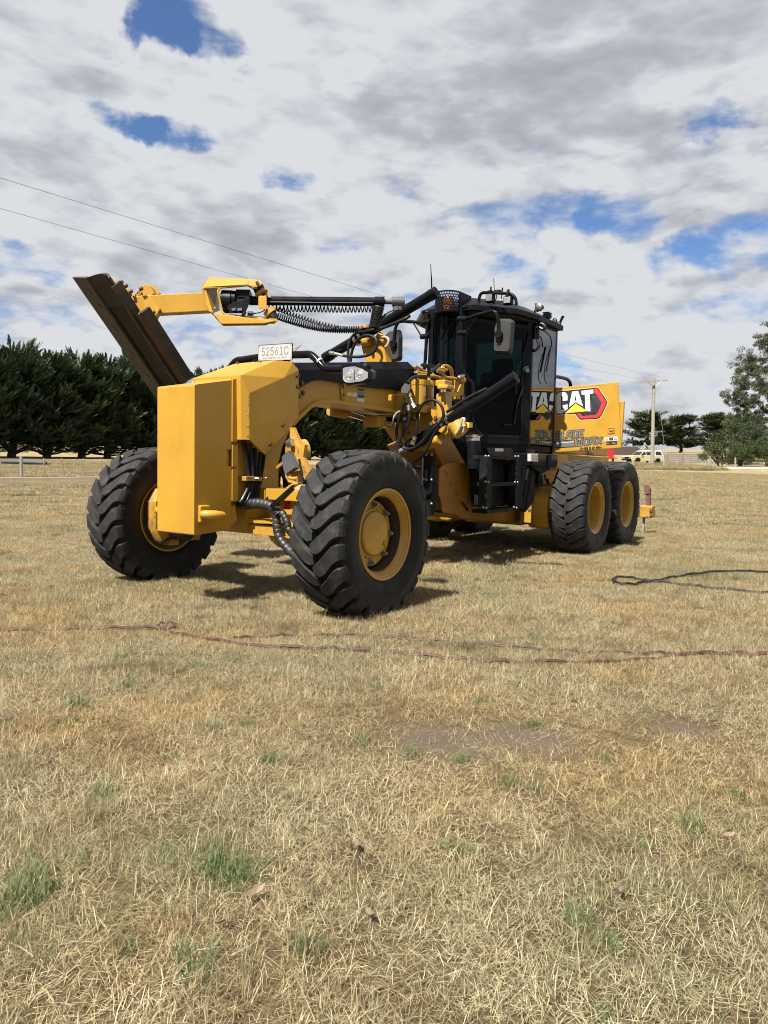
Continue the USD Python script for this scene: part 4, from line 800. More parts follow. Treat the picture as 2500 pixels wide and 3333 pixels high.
P('cylinder_line', tube(spline([a + d * .62 + off * .085 + [.03, 0, 0], a + d * .75 + off * .09 + [.03, 0, 0], a + d * .95 + off * .085 + [.03, 0, 0], a + d * 1.15 + off * .06 + [.03, 0, 0]], 6), .018, 10), 'hose', 40, parent=L1)
TY = P('trunnion', cat([hull(np.vstack([np.c_[np.full(4, xx), [(0.67, 1.587), (0.836, 1.671), (0.919, 1.67), (0.771, 1.537)]] for xx in (-2.36, -2.20)])), rod((-2.22, 0.88, 1.654), (-2.22, 0.965, 1.557), .09, 20), rod((-2.3, 0.574, 1.476), (-2.3, 0.645, 1.494), .06, 16), box(-2.5, -2.3, (0.643, 1.54)[0], (0.813, 1.539)[0], (0.643, 1.54)[1], (0.641, 1.627)[1])]), 'yellow_paint', 35)
for q in [(-2.19, 0.827, 1.616), (-2.19, 0.897, 1.637)]: P('trunnion_bolt', bolt(q, (1, 0, .3), .022, .02), 'bolt_dark', parent=TY)
P('grab_loop', cat([pipe([(-2.12, 0.952, 1.552), (-2.12, 0.99, 1.611), (-2.12, 1.008, 1.67), (-2.12, 1.021, 1.703), (-2.12, 1.043, 1.699), (-2.12, 1.04, 1.646), (-2.12, 1.05, 1.622)], .016), plate_x([(0.941, 1.578), (0.987, 1.625), (1.028, 1.618), (1.019, 1.565), (0.99, 1.548)], -2.19, -2.15)]), 'tan_grip', 40, parent=TY)
P('sensor_block', box(-2.25, -2.17, (1.024, 1.651)[0], (1.078, 1.65)[0], (1.028, 1.615)[1], (1.026, 1.669)[1]), 'yellow_decal', parent=TY)
L2, a, b, d = lift([(-2.28, -0.995, 2.491), (-2.28, 0.566, 3.116)], .060, 'lift_cylinder')
P('cylinder_line', tube(spline([(-2.22, -0.415, 2.738), (-2.2, -0.257, 2.754), (-2.2, -0.1, 2.766), (-2.2, 0.068, 2.802), (-2.22, 0.203, 2.849), (-2.26, 0.237, 2.884)], 6), .019, 10), 'hose', 40, parent=L2)
P('hose_band', tube([a + d * .50, a + d * .54], .085, 24), 'steel', parent=L2); P('hose_band', tube([a + d * .58, a + d * .615], .085, 24), 'steel', parent=L2)
P('lift_line', pipe([(-2.2, -0.572, 2.409), (-2.2, -0.583, 2.521), (-2.2, -0.562, 2.65), (-2.2, -0.498, 2.723), (-2.2, -0.385, 2.752)], .017, 10), 'hose', 40, parent=L2)
P('lift_line', pipe([(-2.2, -0.547, 2.407), (-2.2, -0.526, 2.53), (-2.2, -0.463, 2.642), (-2.2, -0.351, 2.698), (-2.2, -0.239, 2.683), (-2.2, -0.166, 2.62), (-2.2, -0.18, 2.532), (-2.2, -0.265, 2.474), (-2.2, -0.426, 2.458), (-2.2, -0.591, 2.475), (-2.2, -0.658, 2.489)], .017, 10), 'hose', 40, parent=L2)
P('line_fitting', cat([rod((-2.2, -0.862, 2.535), (-2.2, -0.794, 2.524), .024, 10), rod((-2.2, -0.794, 2.524), (-2.2, -0.649, 2.486), .018, 10)]), 'steel', parent=L2)
RA_ = P('lift_arm', cat([hull(np.vstack([np.c_[np.full(5, xx), [(-0.465, 2.612), (-0.442, 2.676), (-0.378, 2.71), (-0.185, 2.682), (-0.143, 2.602)]] for xx in (-2.42, -2.30)])), hull(np.vstack([np.c_[np.full(4, xx), [(-0.465, 2.612), (-0.143, 2.602), (-0.095, 2.39), (-0.4, 2.411)]] for xx in (-2.42, -2.30)]))]), 'yellow_paint', 25)
P('arm_knuckle', cat([rod((-2.26, -0.393, 2.646), (-2.26, -0.297, 2.651), .065, 20), rod((-2.3, -0.214, 2.703), (-2.3, -0.11, 2.631), .05, 16), hull(np.vstack([np.c_[np.full(4, xx), [(-0.484, 2.822), (-0.362, 2.834), (-0.337, 2.797), (-0.466, 2.788)]] for xx in (-2.40, -2.22)]))]), 'yellow_paint', 35, parent=RA_)
for q in [(-2.215, -0.397, 2.797), (-2.215, -0.297, 2.801), (-2.19, -0.285, 2.644)]: P('arm_bolt', bolt(q, (1, 0, .3), .022, .02), 'bolt_dark', parent=RA_)
P('grab_loop', pipe([(-2.25, -0.196, 2.713), (-2.25, -0.132, 2.676), (-2.25, -0.069, 2.664), (-2.25, -0.038, 2.63), (-2.25, -0.052, 2.581), (-2.25, -0.082, 2.557)], .015), 'tan_grip', 40, parent=RA_)
P('centre_shift_cylinder', rod((-1.457, -0.25, 1.766), (-1.737, -0.25, 1.751), .052, 20), 'yellow_worn', label='yellow side shift cylinder under the frame')
P('piston_rod', rod((-1.736, -0.25, 1.764), (-2.785, -0.25, 1.642), .03, 20), 'chrome')
P('shift_bracket', cat([plate_y([(-1.796, 1.724), (-2.12, 1.766), (-2.156, 1.633), (-1.8, 1.605)], -.05, .14), plate_y([(-1.975, 1.729), (-2.469, 1.753), (-2.536, 1.722), (-1.977, 1.68)], .05, .14)]), 'yellow_paint')
P('drawbar', cat([plate_y([(-2.556, 1.655), (-2.853, 1.744), (-3.365, 1.584), (-2.796, 1.487)], -.30, .10)]), 'yellow_worn')

# --- leg of the frame, belly plate, black post, circle
Q = [(-2.693, 1.437), (-3.162, 1.576), (-3.613, 1.224), (-2.961, 1.189)]
P('frame_leg', plate_y(Q, -.33, .33), 'orange_plate', 25)
bp = [(-2.641, 1.157), (-2.717, 1.203), (-2.85, 1.225), (-3.016, 1.235), (-3.245, 1.233), (-3.456, 1.213), (-3.677, 1.155), (-3.981, 1.009), (-4.192, 0.925), (-4.598, 0.77), (-4.777, 0.663), (-5.196, 0.525), (-5.182, 0.402), (-3.853, 0.49), (-3.23, 0.551), (-3.082, 0.607), (-2.749, 0.645), (-2.701, 0.796), (-2.644, 0.863)]
slots = [[(-3.174, 0.747), (-3.217, 0.758), (-3.276, 0.751), (-3.427, 0.644), (-3.373, 0.635), (-3.327, 0.648)], [(-4.037, 0.704), (-4.14, 0.7), (-4.215, 0.622), (-4.077, 0.628)]]
belly = Polygon(bp).buffer(0)
for s_ in slots: belly = belly.difference(Polygon(s_).buffer(0))
for (cx, cz) in [(-2.78, 1.135), (-2.808, 1.109), (-2.837, 1.078), (-3.517, 1.126), (-3.556, 1.101), (-3.589, 1.069), (-2.936, 0.991), (-3.696, 0.974), (-3.035, 0.911), (-3.071, 0.883), (-3.107, 0.852), (-3.809, 0.88)]:
    belly = belly.difference(Point(cx, cz).buffer(.013, 4))
BP = P('belly_plate', plate_y(belly, .445, .46), 'orange_plate', 25)
P('frame_belly', plate_y(Polygon(bp).buffer(-.05), -.44, .43), 'dark_brown', 25, parent=BP)
for (cx, cz) in [(-2.93, 1.169), (-3.255, 1.171), (-3.176, 0.944), (-3.53, 0.933), (-3.443, 0.724), (-3.798, 0.712)]:
    P('plate_dimple', sphere((cx, .457, cz), .034, 2, (1, .25, .8)), 'orange_plate', 60, parent=BP)
P('belly_floor', plate_y([(-3.164, 0.606), (-5.329, 0.457), (-5.325, 0.362), (-3.343, 0.535)], -.40, .44), 'yellow_rusty', 25, parent=BP)
p0 = (-2.45, 0.345, 1.321); p1 = (-2.45, 0.492, 0.709)
BPo = P('guide_post', rbox(-2.52, -2.44, (0.352, 1.288)[0], (0.48, 1.29)[0], .62, (0.393, 1.334)[1], .008), 'black_paint')
P('post_edge', box(-2.44, -2.425, (0.349, 1.288)[0], (0.364, 1.288)[0], .70, (0.393, 1.321)[1]), 'bolt_steel', parent=BPo)
for q in [(-2.435, 0.399, 1.322), (-2.435, 0.467, 1.32), (-2.435, 0.367, 1.038), (-2.435, 0.412, 1.033), (-2.435, 0.476, 1.035), (-2.435, 0.485, 0.76)]:
    P('post_bolt', sphere(q, .016, 1), 'bolt_steel', parent=BPo)
cc_ = np.array([-1.75, -.80, .66]); ca_ = np.array([.12, -.80, .58]); ca_ /= np.linalg.norm(ca_)
cm_ = revolve_y([(-.04, .42), (.04, .42), (.04, .56), (-.04, .56), (-.04, .42)], 48); cu_ = np.cross(ca_, [0, 0, 1.0]); cu_ /= np.linalg.norm(cu_)
CR = P('blade_circle', frame_to(cm_, cc_, cu_, ca_, np.cross(cu_, ca_)), 'yellow_rusty', 35)
P('drawbar_beam', tube([(-.05, -.10, .92), (-.9, -.40, .80), tuple(cc_ - ca_ * .12)], [.07, .09, .11], 10), 'yellow_rusty', 30)
P('circle_gearbox', rod(cc_ - ca_ * .2, cc_ + ca_ * .1, .16, 20), 'yellow_worn', parent=CR)

# --- cab
A, B, C = np.array((-3.50, .225)), np.array((-4.50, .775)), np.array((-5.30, .803))
ZB, ZT = 1.50, 3.17
def wall_panel(p0, p1, poly_uz, t=.03):     # polygon in (distance along p0-p1, z), thickness inwards
    e = (p1 - p0); L = np.linalg.norm(e); e = e / L; nrm = np.array([e[1], -e[0]])
    if nrm[1] < 0: nrm = -nrm
    return frame_to(extrude(poly_uz, t), [*(p0 - nrm * t), 0], [*e, 0], [0, 0, 1], [*nrm, 0])
AB = np.linalg.norm(B - A); BC = np.linalg.norm(C - B)
CAB = P('cab_posts', both(cat([
    wall_panel(A, B, sbox(-.03, ZB, .05, ZT), .07), wall_panel(A, B, sbox(AB - .09, ZB, AB + .0, ZT), .07), wall_panel(B, C, sbox(0, ZB, .035, ZT), .05), wall_panel(B, C, sbox(BC - .03, ZB, BC, ZT), .05)])), 'black_gloss', 25)
fA = both(cat([plate_x([(.17, ZB), (.235, ZB), (.235, ZT), (.17, ZT)], -3.53, -3.47)]))
P('front_posts', fA, 'black_gloss', 25, parent=CAB)
P('front_sill', plate_x([(-.17, 1.95), (.17, 1.95), (.17, 2.05), (-.17, 2.05)], -3.53, -3.46), 'black_paint', parent=CAB)
P('front_panel', plate_x([(-.235, 1.25), (.235, 1.25), (.235, 1.95), (-.235, 1.95)], -3.54, -3.48), 'black_paint', parent=CAB)
lowd = wall_panel(A, B, Polygon([(.05, ZB), (AB - .09, ZB), (AB - .09, 1.57), (.40, 1.57), (.28, 1.63), (.05, 2.10)]), .04)
P('door_skirt', both(lowd), 'black_gloss', 25, parent=CAB)
dr = Polygon([(.05, 2.10), (.27, 1.64), (.39, 1.575), (AB - .095, 1.575), (AB - .095, 3.10), (.05, 3.10)])
fr_ = dr.buffer(0).difference(dr.buffer(-.035).buffer(-.05).buffer(.05))
DOOR = P('cab_door', wall_panel(A, B, fr_, .035), 'black_gloss', 30)
P('cab_door', mirror(wall_panel(A, B, fr_, .035)), 'black_gloss', 30)
gl = wall_panel(A, B, dr.buffer(-.033), .006); gl.apply_translation([.01, -.012, 0])
P('door_glass', gl, 'window_glass', False, parent=DOOR); P('door_glass', mirror(gl), 'window_glass', False)
P('door_seal', both(wall_panel(A, B, dr.buffer(-.030).difference(dr.buffer(-.044)), .04)), 'hose', parent=DOOR)
P('windscreen', box(-3.505, -3.499, -.17, .17, 2.05, 3.12), 'window_glass', False, parent=CAB)
sg = wall_panel(B, C, sbox(.037, ZB + .02, BC - .032, 3.14), .006)
P('side_window', sg, 'tinted_glass', False, parent=CAB, label='tinted rear side window mirroring the open door'); P('side_window', mirror(sg), 'window_glass', False, parent=CAB)
P('rear_window', box(C[0] - .005, C[0], -.50, .60, 2.42, 3.09), 'window_glass', False, parent=CAB)
P('rear_wall', plate_x(Polygon([(-.80, 1.4), (.80, 1.4), (.80, ZT), (-.80, ZT)]).difference(Polygon([(-.49, 2.43), (.59, 2.43), (.59, 3.08), (-.49, 3.08)]).buffer(.0)), C[0] - .05, C[0] - .006), 'black_paint', parent=CAB)
pf = [(A[0], -A[1]), (A[0], A[1]), tuple(B), tuple(C), (C[0], -C[1]), (B[0], -B[1])]
P('cab_floor', plate_z(Polygon(pf).buffer(-.02), 1.42, 1.50), 'black_paint', parent=CAB)
P('cab_base', plate_z(Polygon([(-3.55, -.25), (-3.55, .25), (-4.4, .62), (-5.3, .62), (-5.3, -.62), (-4.4, -.62)]), .95, 1.42), 'black_paint', parent=CAB)
# roof: overhanging eave with a raised, rounded crown
eave = [(-3.52, -.36), (-3.52, .36), (-4.02, .755), (-4.52, .845), (-5.36, .86), (-5.36, -.86), (-4.52, -.845), (-4.02, -.755)]
RF_ = P('cab_roof', plate_z(Polygon(eave).buffer(.015), 3.17, 3.235), 'black_paint', 30)
cr_lo = np.array(Polygon(eave).buffer(-.01).exterior.coords); cr_hi = np.array(Polygon(eave).buffer(-.20, join_style=1).exterior.coords)
P('roof_crown', hull(np.vstack([np.c_[cr_lo, np.full(len(cr_lo), 3.236)], np.c_[cr_hi, np.full(len(cr_hi), 3.36)], np.c_[np.array(Polygon(eave).buffer(-.36).exterior.coords), np.full(len(Polygon(eave).buffer(-.36).exterior.coords), 3.41)]])), 'black_paint', 35, parent=RF_)
P('roof_lining', plate_z(Polygon(eave).buffer(-.05), 3.14, 3.168), 'cab_inside', parent=RF_)
# inside the cab
P('sun_blind', cat([mirror(wall_panel(A, B, sbox(.05, 2.85, AB - .09, 3.14), .05)), mirror(wall_panel(B, C, sbox(.04, 1.6, BC - .05, 2.72), .05))]), 'seat_cloth', parent=RF_)
ST = P('seat', cat([rbox(-4.75, -4.25, -.15, .38, 1.85, 2.0, .05), rbox(-4.90, -4.72, -.12, .40, 1.95, 2.55, .06), rbox(-4.90, -4.76, .03, .36, 2.45, 2.74, .07), box(-4.7, -4.35, -.2, .2, 1.5, 1.86)]), 'seat_cloth', 40)
P('armrest', both(rbox(-4.6, -4.15, .27, .40, 2.05, 2.16, .03)), 'seat_cloth', 40, parent=ST)
P('joystick', both(cat([rod((-4.18, .335, 2.14), (-4.16, .335, 2.28), .018), sphere((-4.16, .335, 2.31), .035)])), 'black_paint', 40, parent=ST)
P('dash_console', cat([rbox(-3.72, -3.58, -.12, .12, 1.95, 2.2, .02), rbox(-4.9, -4.5, -.74, -.5, 1.5, 2.05, .03), rbox(-5.2, -4.9, -.7, .7, 1.5, 1.95, .03)]), 'cab_inside', 30)
P('dash_monitor', rbox(-3.78, -3.74, .10, .30, 2.10, 2.25, .01), 'black_paint')
P('paper_note', plate_x([(-0.027, 2.556), (-0.003, 2.594), (0.055, 2.591), (0.082, 2.549)], -3.755, -3.75), 'white_decal')
P('hung_jacket', hull(np.vstack([sphere((-4.95, .42, 2.25), .16, 1, (.5, .9, 1.6)).vertices, sphere((-4.95, .36, 1.85), .22, 1, (.5, .9, 1.3)).vertices])), 'seat_cloth', 60)
# handrails, mirrors, beacon
rail = np.array([(-3.45, 0.328, 3.198), (-3.45, 0.26, 3.19), (-3.45, 0.245, 3.134), (-3.45, 0.255, 2.833), (-3.45, 0.276, 2.47)]); railb = np.vstack([rail, (-3.48, 0.36, 2.303), (-3.5, 0.417, 2.227), (-3.52, 0.424, 1.926), (-3.54, 0.33, 1.65)])
for s in (1, -1):
    fx = mirror if s == -1 else (lambda m: m)
    HR = P('cab_handrail', fx(tube(spline(railb, 6), .023, 12)), 'black_gloss', 40)
    arm_ = [(-3.46, 0.242, 3.061), (-3.46, 0.328, 3.061), (-3.46, 0.479, 3.087), (-3.46, 0.643, 3.109), (-3.46, 0.709, 3.098), (-3.46, 0.746, 3.044), (-3.46, 0.762, 2.97), (-3.46, 0.776, 2.808)]
    MA = P('mirror_arm', fx(cat([tube(spline(arm_, 6), .022, 12), tube([(-3.46, 0.463, 3.063), (-3.46, 0.334, 2.881)], .011, 8), rod((-3.45, 0.205, 3.06), (-3.45, 0.333, 3.051), .034), rod((-3.45, 0.219, 2.881), (-3.45, 0.339, 2.879), .034)])), 'black_paint', 40)
    mp_ = Polygon([(0.688, 2.626), (0.691, 2.919), (0.716, 3.005), (0.755, 3.023), (0.892, 3.01), (0.941, 2.977), (0.939, 2.898), (0.926, 2.639), (0.908, 2.582), (0.714, 2.598)]).buffer(-.03, join_style=1).buffer(.03, join_style=1)
    o1 = np.array(mp_.exterior.coords); cc = np.array(mp_.centroid.coords[0]); o2 = (o1 - cc) * .86 + cc
    P('mirror_housing', fx(hull(np.vstack([np.c_[np.full(len(o1), -3.55), o1], np.c_[np.full(len(o1), -3.52), o1], np.c_[np.full(len(o2), -3.475), o2]]))), 'mirror_shell', 50, parent=MA)
    P('mirror_glass', fx(plate_x(Polygon(o1).buffer(-.02), -3.555, -3.5505)), 'chrome', parent=MA)
    P('mirror_pivot', fx(cat([rod((-3.47, *(0.777, 2.82)), (-3.43, *(0.777, 2.82)), .05, 18), box(-3.475, -3.44, (0.75, 2.793)[0], (0.807, 2.788)[0], (0.78, 2.739)[1], (0.777, 2.82)[1])])), 'black_paint', parent=MA)
BX = -3.40
bcy = (0.034, 3.266)
zt_, zb_ = (0.056, 3.392)[1], (0.064, 3.143)[1]
def perforated(c, r, z0, z1, rows, cols, a0, a1):
    # a curved sheet with round holes, built flat and bent
    L = r * (a1 - a0); sheet = sbox(0, z0, L, z1); hs = []
    dz = (z1 - z0 - .03) / rows; du = (L - .015) / cols
    for i in range(rows):
        for j in range(cols - (i % 2)):
            hs.append(Point(.0075 + du * (j + .5 + .5 * (i % 2)), z0 + .015 + dz * (i + .5)).buffer(min(dz, du) * .40, 3))
    grid = [sbox(L * k / 40, z0, L * (k + 1) / 40, z1) for k in range(40)]
    sh = sheet.difference(unary_union(hs)); ms = []
    for g_ in grid:
        q_ = sh.intersection(g_)
        if q_.area > 1e-8: ms.append(extrude(q_ if hasattr(q_, 'geoms') or isinstance(q_, Polygon) else q_.buffer(0), .003))
    m = cat(ms); v = m.vertices; a_ = a0 + v[:, 0] / r; rad = r + v[:, 2]
    m.vertices = np.stack([c[0] + rad * np.cos(a_), c[1] + rad * np.sin(a_), v[:, 1]], -1); m.invert() if False else None
    return m
br = .165
bc = (BX - .06, bcy[0] + .02)
BG = P('beacon_guard', perforated(bc, br, zb_, zt_ + .01, 7, 15, -1.75, 1.45), 'black_paint', 40, label='black perforated guard round the amber beacon')
P('guard_plate', cat([box(bc[0] - .30, bc[0] + .0, bc[1] + br - .01, bc[1] + br + .005, zb_, zt_ + .01), box(bc[0] - .30, bc[0] + .05, bc[1] - br - .005, bc[1] - br + .01, zb_, zt_)]), 'black_paint', parent=BG)
P('guard_floor', plate_z(Point(*bc).buffer(br - .004), zb_ - .012, zb_), 'black_paint', parent=BG)
BN = P('beacon', cat([rod((*bc, zb_ + .03), (*bc, zt_ - .06), .072, 24, .066), sphere((*bc, zt_ - .062), .066, 3, (1, 1, .55))]), 'amber', 40)
P('beacon_base', rod((*bc, zb_), (*bc, zb_ + .032), .085, 24), 'black_paint', parent=BN)
P('beacon_mast', cat([rod((bc[0] - .05, bc[1] - .05, 2.15), (bc[0] - .05, bc[1] - .05, zb_ - .01), .045, 18), rod((-3.47, -.03, 2.1), (-3.47, -.03, 3.17), .03, 14)]), 'black_gloss', 40, parent=BN)
for (p_, q_) in (((330, 740), (200, 1130)), ((385, 820), (250, 1150)), ((300, 740), (290, 920))):
    pass
WP = P('wiper_arm', cat([tube([(-3.44, 0.07, 3.087), (-3.44, 0.017, 2.958), (-3.44, -0.028, 2.828)], .008, 6), tube([(-3.44, 0.116, 3.027), (-3.44, 0.067, 2.919), (-3.44, 0.01, 2.804)], .008, 6)]), 'black_paint')
# roof lamps on their rail
RL_ = P('lamp_rail', tube(spline([(-3.72, 0.352, 3.286), (-3.72, 0.357, 3.355), (-3.72, 0.375, 3.402), (-3.72, 0.418, 3.419), (-3.72, 0.509, 3.408), (-3.72, 0.64, 3.387), (-3.72, 0.755, 3.371), (-3.72, 0.809, 3.351), (-3.72, 0.847, 3.316), (-3.72, 0.868, 3.273), (-3.72, 0.875, 3.214)], 5), .020, 12), 'black_paint', 40)
for (u0, v0, u1, v1) in ((1000, 310, 1130, 455), (1315, 360, 1460, 492)):
    yz = np.array([(0.476, 3.385), (0.581, 3.274)]) if u0 == 1000 else np.array([(0.72, 3.325), (0.833, 3.223)])
    y0_, y1_, z0_, z1_ = yz[0][0], yz[1][0], yz[1][1], yz[0][1]
    wl = P('roof_lamp', rbox(-3.74, -3.655, y0_, y1_, z0_, z1_, .015), 'black_paint', 40, parent=RL_)
    P('roof_lens', rbox(-3.658, -3.648, y0_ + .012, y1_ - .012, z0_ + .014, z1_ - .014, .004), 'steel', 30, parent=RL_)
    P('lamp_bracket', cat([rod((-3.70, (y0_ + y1_) / 2, z1_), (-3.70, (y0_ + y1_) / 2, z1_ + .09), .011), box(-3.72, -3.66, (y0_ + y1_) / 2 - .025, (y0_ + y1_) / 2 + .025, z1_ - .005, z1_ + .04)]), 'black_paint', parent=RL_)
P('lamp_wire', cat([pipe([(-3.73, 0.547, 3.288), (-3.73, 0.571, 3.265), (-3.73, 0.624, 3.28), (-3.73, 0.685, 3.287)], .007), pipe([(-3.73, 0.594, 3.373), (-3.73, 0.592, 3.325), (-3.73, 0.556, 3.26)], .006), pipe([(-3.74, 0.662, 3.368), (-3.74, 0.66, 3.32)], .006)]), 'hose', parent=RL_)
P('roof_antenna', cat([rod((-3.8, 0.634, 3.383), (-3.8, 0.642, 3.472), .010, 6), rod((-3.75, 0.733, 3.382), (-3.75, 0.73, 3.431), .007, 6), hull(np.vstack([sphere((-3.85, 0.55, 3.441), .055, 1, (1, 1.1, .5)).vertices]))]), 'black_paint', parent=RF_)
P('whip_aerial', tube([(-4.2, 0.344, 3.445), (-4.2, 0.331, 3.578), (-4.2, 0.318, 3.718)], .0045, 5), 'black_paint', parent=RF_)
P('whip_aerial', tube([(-4.1, -0.577, 3.557), (-4.1, -0.592, 3.813), (-4.1, -0.613, 4.007)], [.014, .009, .005], 6), 'black_paint', parent=RF_)
RLs = (-4.45, 0.818, 3.334)
SL = P('side_lamp', hull(np.vstack([np.c_[np.full(6, xx), [(0.812, 3.386), (0.816, 3.283), (0.87, 3.292), (0.912, 3.324), (0.907, 3.354), (0.875, 3.375)]] for xx in (-4.53, -4.45)])), 'mirror_shell', 40, parent=RF_)
P('side_lens', sphere((-4.445, 0.869, 3.335), .05, 2, (.35, .9, 1)), 'steel', 40, parent=RF_); P('lamp_stalk', rod((-4.5, 0.796, 3.309), (-4.5, 0.794, 3.269), .012), 'black_paint', parent=RF_)
P('finned_lamp', cat([plate_x([(0.747, 3.34), (0.833, 3.329), (0.833, 3.324), (0.743, 3.329)], -5.0, -4.9)] + [box(-5.02, -4.88, (0.748, 3.328)[0], (0.833, 3.32)[0], (0.79, 3.283)[1] + .02 * k, (0.79, 3.283)[1] + .02 * k + .010) for k in range(4)] + [box(-5.0, -4.9, (0.756, 3.328)[0], (0.813, 3.322)[0], (0.79, 3.271)[1], (0.788, 3.325)[1])]), 'black_paint', parent=RF_)
P('rear_lamp', cat([hull([(-5.45, 0.774, 3.317), (-5.45, 0.812, 3.404), (-5.45, 0.856, 3.391), (-5.45, 0.804, 3.29)] + [(-5.52, 0.747, 3.331), (-5.52, 0.785, 3.419), (-5.52, 0.83, 3.406), (-5.52, 0.777, 3.304)]), rod((-5.4, 0.696, 3.327), (-5.4, 0.816, 3.261), .025), pipe([(-5.38, 0.703, 3.339), (-5.38, 0.727, 3.356), (-5.38, 0.757, 3.338), (-5.38, 0.771, 3.301)], .008), box(-5.45, -5.36, (0.701, 3.287)[0], (0.798, 3.278)[0], (0.703, 3.241)[1], (0.702, 3.263)[1])]), 'black_paint', parent=RF_)
# hoses, latch and wipers on the cab's side
CS = P('cab_hinge', cat([wall_panel(B, C, sbox(.0, (-4.609, 0.78, 2.93)[2], .07, (-4.593, 0.78, 3.098)[2]), .03)]), 'black_paint')
CSx = UsdGeom.Xformable(CS.GetPrim()); CSx.AddTranslateOp().Set(Gf.Vec3d(0.01, .035, 0))
P('latch_hose', cat([pipe([(-4.55, 0.781, 3.128), (-4.55, 0.836, 3.123), (-4.55, 0.876, 3.127), (-4.55, 0.916, 3.101), (-4.55, 0.929, 3.067), (-4.55, 0.902, 3.051), (-4.55, 0.862, 3.073), (-4.55, 0.83, 3.087)], .022), pipe([(-4.52, 0.833, 2.92), (-4.52, 0.859, 2.866), (-4.52, 0.86, 2.822), (-4.52, 0.822, 2.78), (-4.52, 0.775, 2.776), (-4.52, 0.71, 2.799)], .022)]), 'hose', 40)
P('strut', cat([rod((-4.52, 0.841, 3.066), (-4.52, 0.839, 2.919), .022), rod((-4.52, 0.841, 3.07), (-4.52, 0.842, 3.051), .026)]), 'black_gloss', 40)
P('washer_line', pipe([(-4.556, 0.86, 3.063), (-4.755, 0.86, 3.051), (-4.923, 0.86, 3.009), (-4.973, 0.86, 2.933), (-4.977, 0.86, 2.888)], .008), 'hose', 40)
P('side_wiper', cat([pipe([(-5.022, 0.83, 2.9), (-4.977, 0.83, 2.829), (-4.904, 0.83, 2.735), (-4.844, 0.83, 2.613), (-4.823, 0.83, 2.519), (-4.843, 0.83, 2.422), (-4.92, 0.83, 2.369)], .006), plate_y([(-4.991, 2.892), (-5.037, 2.901), (-4.994, 2.77), (-4.904, 2.528), (-4.864, 2.524)], .828, .836)]), 'black_paint', 40)
P('door_wiper', cat([tube([(-4.423, 0.753, 3.006), (-4.402, 0.741, 2.894), (-4.345, 0.71, 2.683), (-4.287, 0.678, 2.509)], [.016, .010, .008, .006], 8), tube([(-4.268, 0.668, 2.683), (-4.28, 0.674, 2.479), (-4.266, 0.666, 2.167)], .008, 6), tube(spline([(-4.42, 0.751, 2.483), (-4.383, 0.731, 2.304), (-4.296, 0.683, 2.041), (-4.263, 0.665, 1.767)], 5), .009, 6)]), 'black_paint', 40)
P('wiper_motor', cat([disc_between((-4.411, 0.746, 2.498), (.48, .88, 0), .03, .02), pipe([(-4.42, 0.766, 2.546), (-4.359, 0.732, 2.524), (-4.366, 0.736, 2.477)], .007)]), 'grey_plastic', 40)
P('door_handle', cat([tube([(-4.112, 0.586, 1.752), (-4.215, 0.643, 1.757)], .012, 8)]), 'black_paint')
P('cab_camera', cat([hull([(-4.75, 0.845, 1.925), (-4.75, 0.913, 1.973), (-4.75, 0.983, 1.947), (-4.75, 0.968, 1.873), (-4.75, 0.917, 1.85)] + [(-4.85, 0.804, 1.932), (-4.85, 0.873, 1.981), (-4.85, 0.944, 1.955), (-4.85, 0.929, 1.88), (-4.85, 0.878, 1.856)])]), 'black_paint')

# --- steps, tanks and boxes under the cab
sy = .97
LD = UsdGeom.Xform.Define(stage, unique(str(G.GetPath()), 'ladder'))
P('ladder_rail', plate_y([(-2.864, 1.331), (-2.982, 1.333), (-2.989, 1.034), (-2.998, 0.713), (-2.851, 0.719), (-2.857, 1.035)], sy - .10, sy), 'black_dusty', 25, parent=LD)
P('ladder_rail', plate_y([(-3.662, 1.341), (-3.816, 1.344), (-3.875, 0.671), (-3.685, 0.672)], sy - .10, sy), 'black_dusty', 25, parent=LD)
for (z_, zz) in ((0, (-3.242, 0.97, 1.312)[2]), (1, (-3.268, 0.97, 0.989)[2]), (2, (-3.293, 0.97, 0.67)[2])):
    x0_, x1_ = (-2.929, 0.97, 1.047)[0], (-3.773, 0.97, 1.042)[0]
    P('rung', cat([box(x1_, x0_, sy - .22, sy - .01, zz - .02, zz + .02)] + [box(x1_ + .05 + k * .055, x1_ + .075 + k * .055, sy - .015, sy + .003, zz + .016, zz + .028) for k in range(13)]), 'black_dusty', 25, parent=LD)
for q in [(-2.797, 0.975, 1.322), (-2.875, 0.975, 1.323), (-3.624, 0.975, 1.333), (-3.712, 0.975, 1.335), (-2.81, 0.975, 1.027), (-2.88, 0.975, 1.022), (-3.638, 0.975, 1.012), (-3.72, 0.975, 1.009), (-2.776, 0.975, 0.732), (-2.855, 0.975, 0.721), (-3.638, 0.975, 0.698), (-3.713, 0.975, 0.688)]:
    P('ladder_bolt', sphere(q, .015, 1), 'bolt_steel', parent=LD)
SP = P('step_panel', plate_y([(-2.896, 1.419), (-3.61, 1.436), (-3.754, 1.321), (-3.022, 1.307)], .88, .93), 'black_paint')
P('step_sticker', plate_y([(-3.137, 1.421), (-3.36, 1.427), (-3.363, 1.389), (-3.14, 1.384)], .9302, .932), 'white_decal', parent=SP, label='white warning sticker above the ladder')
P('tool_box', cat([rbox(-4.15, -3.35, .50, .80, .70, 1.30, .03), rbox(-3.9, -3.72, .80, .86, .75, 1.25, .03)]), 'black_dusty', 30)
